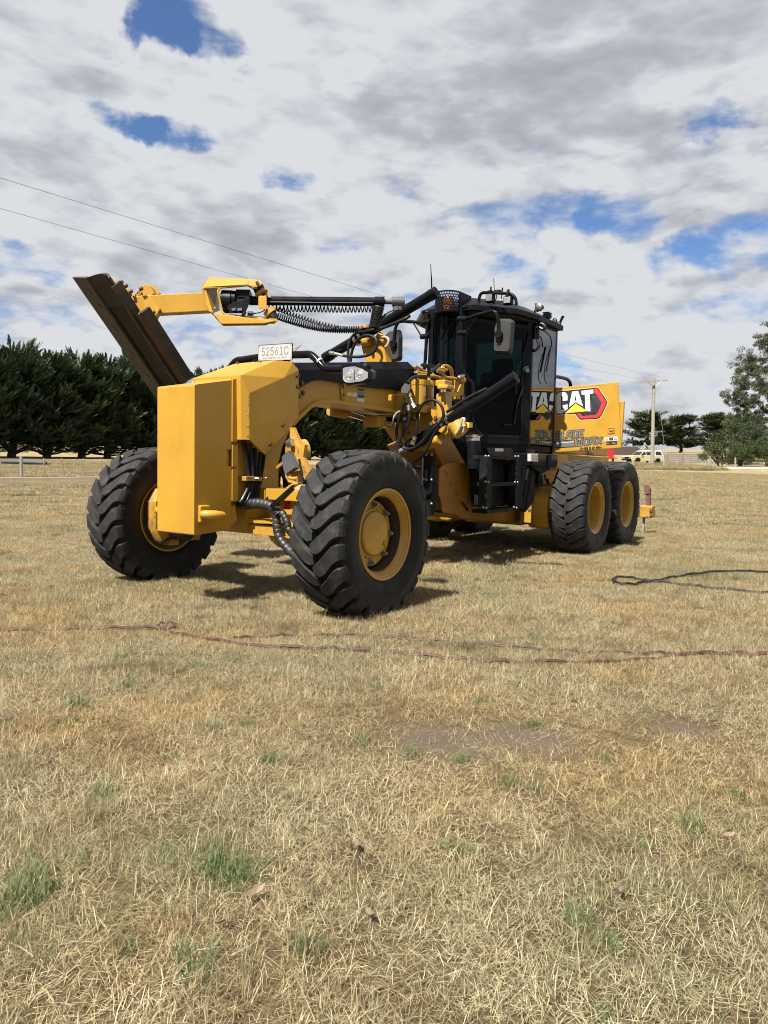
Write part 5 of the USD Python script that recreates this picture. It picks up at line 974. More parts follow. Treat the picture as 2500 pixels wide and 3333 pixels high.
P('mud_flap', cat([plate_y(Polygon([(-3.909, 1.204), (-4.106, 1.215), (-4.36, 1.207), (-4.347, 1.022), (-4.333, 0.77), (-4.227, 0.693), (-4.069, 0.619), (-3.958, 0.652), (-3.876, 0.784), (-3.906, 1.04)]), .90, .95)] + [tube([(-4.095, 0.955, 1.198), (-3.995, 0.955, 0.91), (-3.964, 0.955, 0.652)], .012, 6), tube([(-4.206, 0.955, 1.199), (-4.123, 0.955, 0.893), (-4.037, 0.955, 0.635)], .010, 6)]), 'black_dusty', 30)
SB = P('battery_box', cat([rbox(-4.95, -4.05, .72, 1.03, (-4.286, 1.03, 1.208)[2], (-4.268, 1.03, 1.39)[2], .03), rbox((-4.779, 1.05, 1.342)[0], (-4.575, 1.05, 1.338)[0], .75, 1.07, (-4.629, 1.05, 1.204)[2], (-4.61, 1.05, 1.387)[2], .02), hull([(-4.06, 1, 1.213), (-4.513, 1, 1.232), (-4.78, 1, 1.189), (-4.446, 1, 1.12), (-4.622, 0.8, 1.137), (-5.4, 0.75, 1.219)])]), 'black_gloss', 30)
lq = [(-3.873, 1.374), (-4.113, 1.38), (-4.122, 1.281), (-3.882, 1.28)]
LEDx = P('led_lamp', plate_y(Polygon(lq), 1.03, 1.074), 'white_decal', 25, parent=SB)
for i_ in range(3):
    for j_ in range(3):
        P('led', disc_between((lq[1][0] + (lq[0][0] - lq[1][0]) * (i_ + .5) / 3, 1.074, lq[2][1] + (lq[0][1] - lq[2][1]) * (j_ + .5) / 3), (0, 1, 0), .024, .004, 12), 'steel', parent=SB)
P('lamp_foot', box(lq[1][0] + .02, lq[0][0] - .02, 1.0, 1.04, lq[0][1], lq[0][1] + .06), 'black_paint', parent=SB)
FL_ = P('oil_filler', cat([rod((-3.2, 0.605, 1.51), (-3.2, 0.616, 1.17), .085, 24), tube([(-3.2, 0.616, 1.17), (-3.3, 0.639, 1.034)], .06, 16)]), 'black_paint', 40)
P('filler_cap', cat([rod((-3.2, 0.6, 1.553), (-3.2, 0.599, 1.58), .095, 28), rod((-3.2, 0.602, 1.503), (-3.2, 0.6, 1.55), .085, 28)]), 'steel', 40, parent=FL_)
P('filler_latch', cat([rod((-3.18, 0.582, 1.579), (-3.18, 0.581, 1.614), .042, 16), pipe([(-3.15, 0.696, 1.575), (-3.15, 0.748, 1.575), (-3.15, 0.753, 1.541)], .008)]), 'black_paint', 40, parent=FL_)
P('cab_stay', cat([tube([(-2.9, 0.498, 1.551), (-3.3, 0.493, 1.251)], .045, 10), tube([(-3, 0.535, 1.515), (-3.2, 0.541, 1.36)], .02, 8), tube([(-3.2, 0.545, 1.264), (-3.4, 0.663, 1.09)], .05, 10)]), 'black_paint', 40)

# --- engine enclosure, open side door, rear frame
ENG = P('engine_cover', cat([rbox(-8.35, -5.42, -.68, .68, 1.42, 2.34, .03)]), 'yellow_paint', 30)
P('bonnet', hull([(-5.5, y, 2.34) for y in (-.55, .55)] + [(-8.3, y, 2.34) for y in (-.6, .6)] + [(-5.8, y, 2.47) for y in (-.4, .4)] + [(-6.6, y, 2.49) for y in (-.4, .4)] + [(-7.3, y, 2.40) for y in (-.4, .4)]), 'black_paint', 12, parent=ENG)
P('bonnet_rail', tube(spline([(-6.003, 0.45, 2.424), (-6.016, 0.45, 2.512), (-6.056, 0.45, 2.583), (-6.179, 0.45, 2.624), (-6.409, 0.45, 2.642), (-6.708, 0.45, 2.648), (-6.851, 0.45, 2.625), (-6.909, 0.45, 2.582), (-6.943, 0.45, 2.504)], 5), .028, 12), 'black_gloss', 40, parent=ENG)
P('louvre', cat([box(-7.6 + .07 * k, -7.565 + .07 * k, .682, .694, 1.43, 1.44 + .012 * k) for k in range(7)]), 'dark_brown', parent=ENG)
RFm = P('rear_frame', cat([rbox(-8.3, -5.0, -.60, .62, .95, 1.45, .02), rbox(-8.35, -5.0, .58, .70, 1.20, 1.42, .015)] + [rbox(-7.9 + 0 * k, -6.3, .70, .712, 1.33 + .03 * k, 1.345 + .03 * k, .004) for k in range(3)]), 'yellow_paint', 25)
for s in (1, -1):
    fx = mirror if s == -1 else (lambda m: m)
    tc_ = cat([rbox(AX3 - .35, AX2 + .42, .62, .98, .34, .90, .06), rod((AX2 + .40, .80, .62), (AX2 + .40, 1.0, .62), .28, 28)])
    TC = P('tandem_case', fx(tc_), 'yellow_paint', 35)
    P('tandem_axle', fx(cat([rod((AX2, .9, ZC), (AX2, 1.2, ZC), .16, 20), rod((AX3, .9, ZC), (AX3, 1.2, ZC), .16, 20)])), 'yellow_worn', 35, parent=TC)
P('rear_axle', cat([rod((-6.08, -.9, ZC), (-6.08, .9, ZC), .20, 20), rbox(-6.6, -4.95, -.4, .52, .36, 1.0, .03)]), 'yellow_worn', 35)
P('case_front', cat([hull([(x, y, z) for x in (-4.80, -4.86) for y in (.56, .78) for z in (.42, .88)] + [(-5.35, y, z) for y in (.56, .80) for z in (.36, .92)])]), 'yellow_paint', 25)
P('brake_line', cat([pipe([(-4.924, 0.85, 1.104), (-4.969, 0.85, 1.032), (-5.05, 0.85, 0.988), (-5.169, 0.85, 0.972), (-5.265, 0.85, 1.001)], .012), rod((-4.994, 0.87, 1.04), (-5.013, 0.87, 0.968), .018)]), 'hose', 40)
P('frame_port', disc_between((*(-5.304, 1.001)[:1], .63, (-5.304, 1.001)[1]), (0, 1, 0), .11, .01, 24), 'black_paint')
P('case_sticker', plate_y([(-4.497, 0.63), (-4.615, 0.626), (-4.618, 0.583), (-4.501, 0.588)], .80, .802), 'cream_decal')

DA, DB = np.array((-5.40, .70)), np.array((-5.60, 1.60))
de = (DB - DA) / np.linalg.norm(DB - DA); dn = np.array([-de[1], de[0]]); dn = dn if dn[0] > 0 else -dn
def on_door(poly, d0, d1):
    if not isinstance(poly, Polygon) and not hasattr(poly, 'geoms'): poly = Polygon(poly)
    return frame_to(extrude(poly, d1 - d0), [*(DA + dn * d0), 0], [*de, 0], [0, 0, 1], [*dn, 0])
dp = [(-0.011, 2.355), (0.944, 2.429), (1.022, 1.508), (0.064, 1.427)]
ED = P('engine_door', on_door(Polygon(dp), -.05, 0), 'yellow_paint', 20, label='yellow engine door swung open with logo and lettering')
def decal(poly, lvl, mt, name='decal', label=None):
    return P(name, on_door(poly, .0006 + .0012 * lvl, .0012 + .0012 * lvl), mt, False, parent=ED, label=label)
hexa = Polygon([(0.082, 2.286), (0.115, 2.312), (0.602, 2.354), (0.653, 2.36), (0.679, 2.348), (0.81, 2.158), (0.811, 2.135), (0.736, 1.961), (0.714, 1.928), (0.674, 1.912), (0.452, 1.899), (0.423, 1.912), (0.374, 1.981), (0.204, 1.98), (0.147, 1.968), (0.118, 1.977), (0.1, 2.011)])
decal(hexa.buffer(.008, join_style=1), 0, 'cream_decal'); decal(hexa, 1, 'black_decal')
red = Polygon([(0.608, 2.335), (0.654, 2.344), (0.675, 2.331), (0.793, 2.154), (0.794, 2.135), (0.722, 1.97), (0.7, 1.94), (0.664, 1.928), (0.456, 1.919), (0.43, 1.928), (0.392, 1.991), (0.439, 1.993), (0.473, 1.952), (0.648, 1.969), (0.679, 1.999), (0.729, 2.131), (0.728, 2.145), (0.65, 2.264), (0.614, 2.291)])
decal(red, 2, 'red_decal')
dark = Polygon([(0.65, 2.264), (0.614, 2.291), (0.577, 2.009), (0.472, 1.985), (0.439, 1.993), (0.473, 1.952), (0.648, 1.969), (0.679, 1.999), (0.729, 2.131), (0.728, 2.145)])
mesh_ = Polygon([(0.591, 2.246), (0.642, 2.245), (0.719, 2.148), (0.719, 2.136), (0.66, 2.008), (0.587, 1.999)])
decal(mesh_, 2, 'dark_grey_decal')
mu = np.array(mesh_.exterior.coords); (u0, v0), (u1, v1) = mu.min(0), mu.max(0); dots = []
ddu = .0135
for i in range(14):
    for j in range(18):
        p_ = Point(u0 + ddu * (i + .5 * (j % 2)), v0 + ddu * .87 * j)
        if mesh_.buffer(-.006).contains(p_): dots.append(p_.buffer(.0050, 2))
decal(unary_union(dots), 3, 'black_decal')
Cc = Polygon([(0.097, 2.272), (0.125, 2.295), (0.172, 2.301), (0.215, 2.297), (0.24, 2.274), (0.25, 2.241), (0.253, 2.181), (0.185, 2.172), (0.183, 2.227), (0.174, 2.247), (0.163, 2.249), (0.156, 2.237), (0.164, 2.064), (0.175, 2.045), (0.187, 2.049), (0.191, 2.069), (0.187, 2.107), (0.255, 2.126), (0.258, 2.058), (0.184, 1.993), (0.146, 1.987), (0.117, 2.001), (0.101, 2.04), (0.087, 2.233)])
Aa = Polygon([(0.312, 2.307), (0.398, 2.315), (0.477, 2.09), (0.367, 2.155), (0.276, 2.078)]); Ah = Polygon([(0.363, 2.258), (0.377, 2.174), (0.349, 2.173)])
Tt = Polygon([(0.435, 2.314), (0.603, 2.333), (0.608, 2.272), (0.562, 2.267), (0.579, 2.02), (0.544, 2.023), (0.506, 2.047), (0.493, 2.259), (0.451, 2.257)])
for g_ in (Cc, Aa.difference(Ah), Tt): decal(g_.buffer(0), 2, 'silver_decal', 'logo_letter')
decal(Polygon([(0.222, 1.991), (0.367, 2.139), (0.535, 2.023), (0.363, 2.008)]), 2, 'yellow_decal', 'logo_triangle')
# lettering drawn as strokes on a 4 x 6 grid
STROKES = {'B': [[(0, 0), (0, 6), (3, 6), (3.6, 5.2), (3, 3.2), (0, 3.2)], [(3, 3.2), (3.8, 2.6), (3.8, .6), (3.2, 0), (0, 0)]], 'L': [[(0, 6), (0, 0), (3.6, 0)]], 'A': [[(0, 0), (0, 4.6), (1.4, 6), (4, 6), (4, 0)], [(0, 2.6), (4, 2.6)]],
    'D': [[(0, 0), (0, 6), (3, 6), (4, 5), (4, 1), (3, 0), (0, 0)]], 'E': [[(4, 6), (0, 6), (0, 0), (4, 0)], [(0, 3), (3.2, 3)]], 'W': [[(0, 6), (0, 0), (2.4, 0), (2.4, 4.4)], [(2.4, 0), (4.8, 0), (4.8, 6)]],
    'O': [[(0, 1), (0, 6), (3, 6), (4, 5), (4, 0), (1, 0), (0, 1)]], 'R': [[(0, 0), (0, 6), (4, 6), (4, 3), (0, 3)], [(1.8, 3), (4, 0)]], 'X': [[(0, 0), (4, 6)], [(0, 6), (4, 0)]],
    '0': [[(0, 0), (0, 6), (4, 6), (4, 0), (0, 0)]], '1': [[(1, 6), (2.4, 6), (2.4, 0)]], '2': [[(0, 6), (4, 6), (4, 3), (0, 3), (0, 0), (4, 0)]], '4': [[(0, 6), (0, 2.6), (4, 2.6)], [(3.2, 4.5), (3.2, 0)]], '5': [[(4, 6), (0, 6), (0, 3.2), (4, 3.2), (4, 0), (0, 0)]],
    '9': [[(4, 3), (0, 3), (0, 6), (4, 6), (4, 0), (0.4, 0)]]}
def letter_row(text, u, v, h, adv, wid, th, shear=.18, space=2.5):
    k = h / 6.0; out = []; x = 0.0
    for ch in text:
        if ch == ' ': x += space * wid; continue
        ln = [LineString([((px * wid + x + py * shear) * 1.0, py) for px, py in s_]) for s_ in STROKES[ch]]
        out.append(shapely.affinity.affine_transform(unary_union([l_.buffer(th, cap_style=2, join_style=2) for l_ in ln]), [k, 0, 0, k, u, v]))
        x += (4.8 if ch == 'W' else 2.4 if ch == '1' else 3.0 if ch == 'L' else 4) * wid + adv * (.5 + .5 * wid)
    return out, k * x
def lettering(text, p0, p1, top, dark, fill, name, th=.62, outline=.45, shear=.18, adv=2.0):
    p0, p1, top = np.array(p0), np.array(p1), np.array(top); h = np.linalg.norm(top - p0); Lw = np.linalg.norm(p1 - p0)
    _, wdt = letter_row(text, 0, 0, h, adv, 1.0, th, shear); wid = 1.0
    for _i in range(6):
        _, wdt = letter_row(text, 0, 0, h, adv, wid, th, shear); wid *= Lw / wdt
    row, _ = letter_row(text, 0, 0, h, adv, wid, th, shear)
    a_ = math.atan2(*(p1 - p0)[::-1]); k = h / 6
    for g_ in row:
        g2 = shapely.affinity.translate(shapely.affinity.rotate(g_, a_, origin=(0, 0), use_radians=True), *p0)
        if outline: decal(g2.buffer(outline * k, join_style=2), 1, dark, name)
        decal(g2, 2, fill, name)
lettering('BLADE', (0.111, 1.622), (0.522, 1.661), (0.114, 1.716), 'black_decal', 'grey_decal', 'slogan_letter')
lettering('WORX', (0.403, 1.53), (0.775, 1.563), (0.405, 1.622), 'black_decal', 'grey_decal', 'slogan_letter', th=.66)
lettering('0455 512 994', (0.458, 1.471), (0.764, 1.493), (0.456, 1.499), 'black_decal', 'black_decal', 'phone_digit', th=.80, outline=0, shear=.1, adv=2.2)
decal(Polygon([(0.071, 1.594), (0.383, 1.62), (0.378, 1.506), (0.087, 1.483), (0.092, 1.536)]), 0, 'black_decal', 'blade_emblem'); decal(Polygon([(0.097, 1.58), (0.372, 1.605), (0.368, 1.518), (0.108, 1.498)]), 1, 'grey_decal', 'blade_emblem')
decal(Polygon([(0.105, 1.564), (0.37, 1.588), (0.37, 1.58), (0.105, 1.556)]), 2, 'silver_decal', 'blade_emblem')
wn = decal(Polygon([(0.79, 1.649), (0.968, 1.667), (0.97, 1.608), (0.793, 1.594)]), 0, 'white_decal', 'warning_sticker', 'white warning sticker with two triangles')
for q_ in ([(0.805, 1.606), (0.824, 1.644), (0.846, 1.611)], [(0.919, 1.614), (0.938, 1.653), (0.959, 1.62)]):
    pg = Polygon(q_); decal(pg.difference(pg.buffer(-.0045)), 1, 'black_decal', 'warning_sign')
decal(Polygon([(0.853, 1.647), (0.905, 1.653), (0.907, 1.612), (0.854, 1.608)]), 1, 'dark_grey_decal', 'warning_sign')
decal(Polygon([(0.815, 1.59), (0.962, 1.603), (0.964, 1.55), (0.819, 1.539)]), 0, 'black_decal', 'engine_sticker', 'black engine sticker')
tx = meshkit.text_mesh('CAT', .012, .0006, True); q_ = (0.824, 1.558); P('sticker_text', frame_to(tx, [*(DA + de * q_[0] + dn * .0025), q_[1]], [*de, 0], [0, 0, 1], [*dn, 0]), 'white_decal', False, parent=ED)
tx = meshkit.text_mesh('ACERT', .012, .0006, True); q_ = (0.889, 1.563); P('sticker_text', frame_to(tx, [*(DA + de * q_[0] + dn * .0025), q_[1]], [*de, 0], [0, 0, 1], [*dn, 0]), 'white_decal', False, parent=ED)
hd = Polygon([(0.827, 1.786), (0.906, 1.798), (0.921, 1.782), (0.924, 1.711), (0.838, 1.701), (0.83, 1.715)])
P('door_latch', on_door(hd.difference(hd.buffer(-.012)), 0, .008), 'yellow_paint', 30, parent=ED); P('latch_recess', on_door(hd.buffer(-.012), .0004, .002), 'yellow_worn', parent=ED)
P('latch_handle', cat([on_door(Polygon([(0.853, 1.762), (0.912, 1.767), (0.916, 1.749), (0.856, 1.744)]), .002, .018), on_door(Polygon([(0.886, 1.748), (0.91, 1.751), (0.905, 1.72), (0.887, 1.723)]), .002, .012)]), 'yellow_worn', 30, parent=ED)
d2 = [(-6.6, 1.327, 2.263), (-6.6, 1.43, 2.25), (-6.6, 1.421, 1.532), (-6.6, 1.37, 1.532)]
RD = P('engine_door', plate_x(Polygon([(.70, d2[2][2]), (d2[2][1] - .005, d2[2][2]), (d2[1][1], d2[1][2]), (.70, d2[1][2] - .03)]), -6.64, -6.60), 'yellow_paint', 25, label='second yellow engine door open behind the first')
P('door_holes', cat([disc_between(q, (1, 0, 0), .006, .002, 6) for q in [(-6.599, 1.368, 2.221), (-6.599, 1.368, 2.195), (-6.599, 1.367, 2.169), (-6.599, 1.367, 2.128), (-6.599, 1.369, 2.103), (-6.599, 1.37, 2.077), (-6.599, 1.37, 2.051)]]), 'dark_brown', parent=RD)
P('door_tag', plate_x([(1.397, 1.717), (1.405, 1.718), (1.406, 1.694), (1.398, 1.692)], -6.599, -6.597), 'cream_decal', parent=RD)

# --- ripper behind the rear wheels
RX = 'R'
rp = [(-10.929, 0.55, 0.407), (-12.041, 0.55, 0.357), (-12.115, 0.55, 0.135), (-11.079, 0.55, 0.21)]
RIP = P('ripper', cat([rbox(-9.15, -8.95, -.9, rp[1][1] + .1, .62, .80, .02)]), 'brown_iron', 30)
rq = (-9, 1.263, 0.429)
RIPx = P('ripper_beam', cat([rbox(-9.12, -8.92, rq[1] - .55, rq[1] - .04, rq[2] - .10, rq[2] + .10, .015)]), 'rust', 30, parent=RIP)
P('ripper_end', rbox(-9.14, -8.90, rq[1] - .12, rq[1] + .10, rq[2] - .11, rq[2] + .11, .015), 'yellow_worn', 30, parent=RIP)
P('ripper_shank', hull(np.vstack([np.c_[np.full(4, xx), [(1.219, 0.529), (1.299, 0.52), (1.284, 0.847), (1.214, 0.769)]] for xx in (-9.06, -8.98)])), 'brown_iron', 25, parent=RIP)
P('shank_head', hull(np.vstack([np.c_[np.full(6, xx), [(1.178, 0.919), (1.227, 0.923), (1.281, 0.847), (1.281, 0.758), (1.208, 0.758), (1.186, 0.782)]] for xx in (-9.08, -8.96)])), 'brown_iron', 30, parent=RIP)
P('ripper_tine', cat([hull(np.vstack([np.c_[np.full(4, xx), [(1.177, 0.327), (1.215, 0.323), (1.213, 0.136), (1.181, 0.134)]] for xx in (-9.04, -8.99)])), hull(np.vstack([np.c_[np.full(4, xx), [(1.18, 0.148), (1.213, 0.136), (1.21, 0.012), (1.156, 0.036)]] for xx in (-9.05, -8.98)]))]), 'wood_grey', 25, parent=RIP)
P('ripper_bolt', cat([bolt(q, (1, 0, 0), .03, .03) for q in [(-8.9, 1.273, 0.324), (-8.9, 1.346, 0.465), (-8.9, 1.356, 0.384)]]), 'brown_iron', parent=RIP)

# --- blade and its sensor mast, raised on the far side
tip = np.array((0.415, -2.07, 3.007)); tip2 = np.array((0.4, -1.224, 2.846)); foot = np.array([-1.69, -2.28, .91])
bd = tip - foot; BLn = np.linalg.norm(bd); bd /= BLn                      # along the blade
wv = tip2 - tip; wv -= bd * (wv @ bd); wv /= np.linalg.norm(wv)           # from cutting edge towards the top edge
bn = np.cross(bd, wv)
if bn @ (np.array(EYE) - tip) < 0: bn = -bn                                # face towards the viewer
def bl(l, w, n): return foot + bd * l + wv * w + bn * n
def blade_loft(prof, l0, l1, thick=.0):
    p = np.asarray(prof, float); V = []; 
    for l in (l0, l1):
        for w, n_ in p: V.append(bl(l, w, n_))
    m = len(p); F = []
    for i in range(m):
        j = (i + 1) % m; F += [[i, j, m + j], [i, m + j, m + i]]
    cap = trimesh.creation.extrude_polygon(Polygon(p), .01, engine='earcut')
    tri = shapely.delaunay_triangles if False else None
    mm = extrude(Polygon(p), l1 - l0); mm = frame_to(mm, bl(l0, 0, 0), wv, bn, np.cross(wv, bn))
    if np.cross(wv, bn) @ bd < 0: mm = frame_to(extrude(Polygon(p), l1 - l0), bl(l1, 0, 0), wv, bn, np.cross(wv, bn))
    return mm
a_ = np.linspace(0, 1, 12); mw = .235 + .345 * a_; md = -.085 * np.sin(a_ * PI * .85) + .03 * a_ ** 2.2
curve_f = np.c_[mw, md]; curve_b = np.c_[mw, md - .028][::-1]
BLD = P('blade', blade_loft(np.vstack([curve_f, curve_b]), .0, BLn - .02), 'blade_steel', 40, label='dark worn grader blade raised on end')
P('cutting_edge', blade_loft([(0, -.005), (.0, .012), (.255, .020), (.265, .0), (.255, -.010)], .0, BLn), 'blade_edge', 30, parent=BLD)
P('end_bit', blade_loft(np.vstack([np.c_[mw[:9], md[:9] + .014], np.c_[mw[:9], md[:9] + .002][::-1]]), BLn - .36, BLn - .005), 'blade_edge', 30, parent=BLD)
for l in np.r_[BLn - .16, BLn - .33, np.arange(BLn - .62, .3, -.305)]:
    P('edge_bolt', disc_between(bl(l, .135, .016), bn, .024, .007, 12), 'brown_iron', parent=BLD)
P('top_rail', blade_loft([(.565, -.03), (.575, .010), (.600, .012), (.610, -.02), (.60, -.10), (.57, -.10)], .0, BLn - .10), 'blade_steel', 25, parent=BLD)
P('rusty_channel', blade_loft([(.605, -.025), (.690, -.050), (.690, -.10), (.605, -.09)], .0, BLn - .44), 'rust', 25, parent=BLD)
P('back_rail', blade_loft([(.685, -.03), (.725, -.035), (.735, -.14), (.69, -.14)], .0, BLn - .42), 'blade_edge', 25, parent=BLD)
for l_ in (.35, .95): P('blade_arm', tube([bl(l_, .35, -.14), tuple(cc_ + ca_ * .06 + (bl(l_, .35, -.14) - bl(.65, .35, -.14)) * .7)], [.09, .10], 8), 'yellow_rusty', 30, parent=CR)
# mast
bs, be_ = np.array((-0.153, -1.652, 2.79)), np.array((-0.52, -1.154, 2.841))
me = np.array((-1.789, 0.472, 2.931))
md_ = (be_ - bs) / np.linalg.norm(be_ - bs)
vz = np.array([0, 0, 1.0]); vz -= md_ * (vz @ md_); vz /= np.linalg.norm(vz); vs = np.cross(md_, vz)
vs = vs if vs @ (np.array(EYE) - bs) > 0 else -vs
def mp(l, s, z, o=None): return (bs if o is None else o) + md_ * l + vs * s + vz * z
def mbox(l0, l1, s0, s1, z0, z1, o=None): return hull([mp(l, s, z, o) for l in (l0, l1) for s in (s0, s1) for z in (z0, z1)])
ml = np.linalg.norm(be_ - bs)
_ph = (np.linalg.norm(np.array((-0.325, -1.412, 2.902)) - np.array((-0.316, -1.4, 2.686))))
MST = P('mast_beam', mbox(-.10, ml + .02, -.07, .07, -_ph * .46, _ph * .40), 'yellow_paint', 20, label='yellow square mast beam')
pm = [(-0.049, -1.728, 2.89), (-0.114, -1.646, 2.999), (-0.148, -1.595, 2.985), (-0.166, -1.559, 2.91), (-0.13, -1.607, 2.87), (-0.091, -1.652, 2.778)]
P('mast_foot', cat([hull(pm + [tuple(np.array(q) - vs * .16) for q in pm]), hull([(-0.069, -1.6, 2.813), (-0.11, -1.546, 2.867), (-0.16, -1.458, 2.741), (-0.136, -1.485, 2.672), (-0.116, -1.508, 2.626), (-0.065, -1.583, 2.624)] + [tuple(np.array(q) - vs * .12) for q in ((-0.069, -1.6, 2.813), (-0.16, -1.458, 2.741), (-0.116, -1.508, 2.626), (-0.065, -1.583, 2.624))]), hull([(-0.264, -1.697, 3.037), (-0.299, -1.634, 2.945), (-0.285, -1.652, 2.922), (-0.245, -1.721, 3.005)] + [tuple(np.array(q) - vs * .05) for q in ((-0.264, -1.697, 3.037), (-0.299, -1.634, 2.945), (-0.245, -1.721, 3.005))])]), 'yellow_paint', 30, parent=MST)
sp_ = [(-0.001, -1.712, 2.908), (0.024, -1.751, 2.93), (0.046, -1.792, 2.989), (0.095, -1.87, 3.048), (0.074, -1.827, 2.943), (0.035, -1.759, 2.854), (-0.003, -1.691, 2.765), (-0.032, -1.634, 2.645), (-0.052, -1.601, 2.616), (-0.066, -1.584, 2.639), (-0.046, -1.629, 2.766), (-0.024, -1.671, 2.856)]
P('mast_shoe', cat([hull([(0.054, -1.954, 3.06), (0.012, -1.888, 3.023), (-0.057, -1.776, 2.934), (-0.076, -1.74, 2.874), (-0.025, -1.817, 2.887), (0.011, -1.879, 2.962), (-0.021, -2.061, 3.089), (-0.134, -1.88, 2.962), (-0.101, -1.922, 2.914)]), hull([(-0.013, -1.765, 2.902), (-0.051, -1.707, 2.888), (-0.093, -1.619, 2.669), (-0.087, -1.623, 2.631), (-0.059, -1.67, 2.683), (-0.09, -1.869, 2.929), (-0.171, -1.721, 2.693), (-0.137, -1.773, 2.707)])]), 'yellow_worn', 30, parent=MST)
for q in [(-0.047, -1.611, 2.936), (0.013, -1.697, 2.906), (-0.094, -1.478, 2.693), (0.05, -1.799, 3.004), (0.026, -1.759, 2.967)]:
    P('mast_bolt', sphere(q, .024, 1), 'bolt_dark', parent=MST)
P('bolt_holes', cat([sphere(q, .010, 1) for q in [(-0.033, -1.714, 2.862), (-0.045, -1.697, 2.881), (-0.056, -1.684, 2.9), (-0.065, -1.672, 2.915), (-0.074, -1.661, 2.929)]]), 'dark_brown', parent=MST)
# yoke: a C-shaped bracket
YD = 7.12
top_o = [(-0.398, -1.08, 2.963), (-0.388, -1.094, 2.952), (-0.431, -1.044, 3.066), (-0.673, -0.688, 3.064), (-0.701, -0.644, 3.043), (-0.73, -0.602, 3.043), (-0.74, -0.585, 3.025), (-0.732, -0.592, 2.994), (-0.706, -0.628, 2.97), (-0.675, -0.673, 2.968), (-0.651, -0.712, 2.995), (-0.494, -0.94, 2.976)]; 
def slab(pts_front, depth):
    p = np.array(pts_front); n_ = -vs
    m_ = extrude(Polygon([( (q - p[0]) @ md_, (q - p[0]) @ vz) for q in p]).buffer(0), depth)
    return frame_to(m_, p[0] - vs * depth, md_, vz, np.cross(md_, vz)) if np.cross(md_, vz) @ vs > 0 else frame_to(m_, p[0], md_, vz, np.cross(md_, vz))
yk = [(-0.395, -1.102, 2.957), (-0.409, -1.084, 2.97), (-0.665, -0.71, 3), (-0.686, -0.676, 2.978), (-0.715, -0.634, 2.977), (-0.714, -0.633, 2.968), (-0.683, -0.68, 2.967), (-0.658, -0.719, 2.99), (-0.504, -0.942, 2.959), (-0.491, -0.957, 2.93), (-0.498, -0.934, 2.823), (-0.506, -0.91, 2.727), (-0.527, -0.876, 2.694), (-0.575, -0.805, 2.69), (-0.755, -0.536, 2.663), (-0.768, -0.518, 2.67), (-0.813, -0.452, 2.671), (-0.812, -0.45, 2.643), (-0.792, -0.477, 2.621), (-0.763, -0.519, 2.619), (-0.743, -0.547, 2.602), (-0.5, -0.902, 2.583), (-0.485, -0.927, 2.602), (-0.441, -1.002, 2.696), (-0.414, -1.047, 2.74), (-0.396, -1.094, 2.909)]
yin = [(-0.496, -0.95, 2.935), (-0.498, -0.934, 2.823), (-0.509, -0.905, 2.721)]
_yq = [((np.array(q) - np.array(yk[0])) @ md_, (np.array(q) - np.array(yk[0])) @ vz) for q in yk]
_yp = Polygon(_yq).buffer(0); _yr = _yp.difference(_yp.buffer(-.018).intersection(sbox(-.1, -1.0, .30, .5)))
_ym = extrude(_yr, .02); _o = np.array(yk[0])
P('mast_yoke', frame_to(_ym, _o - (vs * .02 if np.cross(md_, vz) @ vs > 0 else 0), md_, vz, np.cross(md_, vz)), 'yellow_paint', 30, parent=MST)
P('yoke_top', hull([*[(-0.397, -1.1, 2.965), (-0.665, -0.71, 2.999), (-0.656, -0.725, 3.01)], *[(-0.647, -1.288, 3.14), (-0.901, -0.915, 3.137), (-0.896, -0.918, 3.113)]] ), 'yellow_paint', 20, parent=MST)
P('yoke_ear', cat([hull([*[(-0.663, -0.712, 2.997), (-0.686, -0.676, 2.977), (-0.713, -0.636, 2.975), (-0.738, -0.602, 2.996), (-0.746, -0.594, 3.024)], *[(-0.876, -0.898, 3.132), (-0.908, -0.848, 3.112), (-0.937, -0.804, 3.112), (-0.947, -0.789, 3.097)]])]), 'yellow_paint', 30, parent=MST)
P('yoke_spine', hull([*[(-0.403, -1.108, 2.956), (-0.422, -1.082, 2.963), (-0.458, -0.996, 2.704), (-0.436, -1.03, 2.72), (-0.405, -1.096, 2.883)], *[(-0.643, -1.283, 3.038), (-0.703, -1.191, 3.023), (-0.703, -1.164, 2.794), (-0.662, -1.221, 2.769)]]), 'yellow_paint', 20, parent=MST)
P('yoke_bottom', hull([*[(-0.491, -0.917, 2.594), (-0.743, -0.547, 2.609), (-0.763, -0.52, 2.624), (-0.799, -0.469, 2.634), (-0.451, -0.988, 2.697)], *[(-0.721, -1.132, 2.748), (-0.992, -0.73, 2.729), (-1.036, -0.667, 2.731), (-0.775, -1.054, 2.756)]]), 'yellow_paint', 20, parent=MST)
P('yoke_stud', cat([rod((-0.702, -0.622, 3.016), (-0.716, -0.639, 3.032), .018, 8), sphere((-0.449, -0.962, 2.75), .014, 1)]), 'steel', parent=MST)
for p_, q_ in (((-0.809, -0.713, 3.007), (-0.822, -0.687, 2.953)), ((-0.869, -0.591, 2.734), (-0.888, -0.556, 2.677))):
    P('rubber_mount', rod(p_, q_, .058, 18), 'hose', 40, parent=MST)
P('mount_collar', cat([rod((-0.821, -0.689, 2.959), (-0.831, -0.671, 2.933), .07, 18), rod((-0.858, -0.612, 2.768), (-0.876, -0.581, 2.729), .065, 18), hull([*[(-0.823, -0.653, 2.981), (-0.84, -0.629, 2.99), (-0.865, -0.581, 2.896), (-0.839, -0.619, 2.901)], *[(-0.913, -0.739, 3.009), (-0.93, -0.715, 3.018), (-0.955, -0.666, 2.923), (-0.929, -0.705, 2.928)]])]), 'yellow_worn', 35, parent=MST)
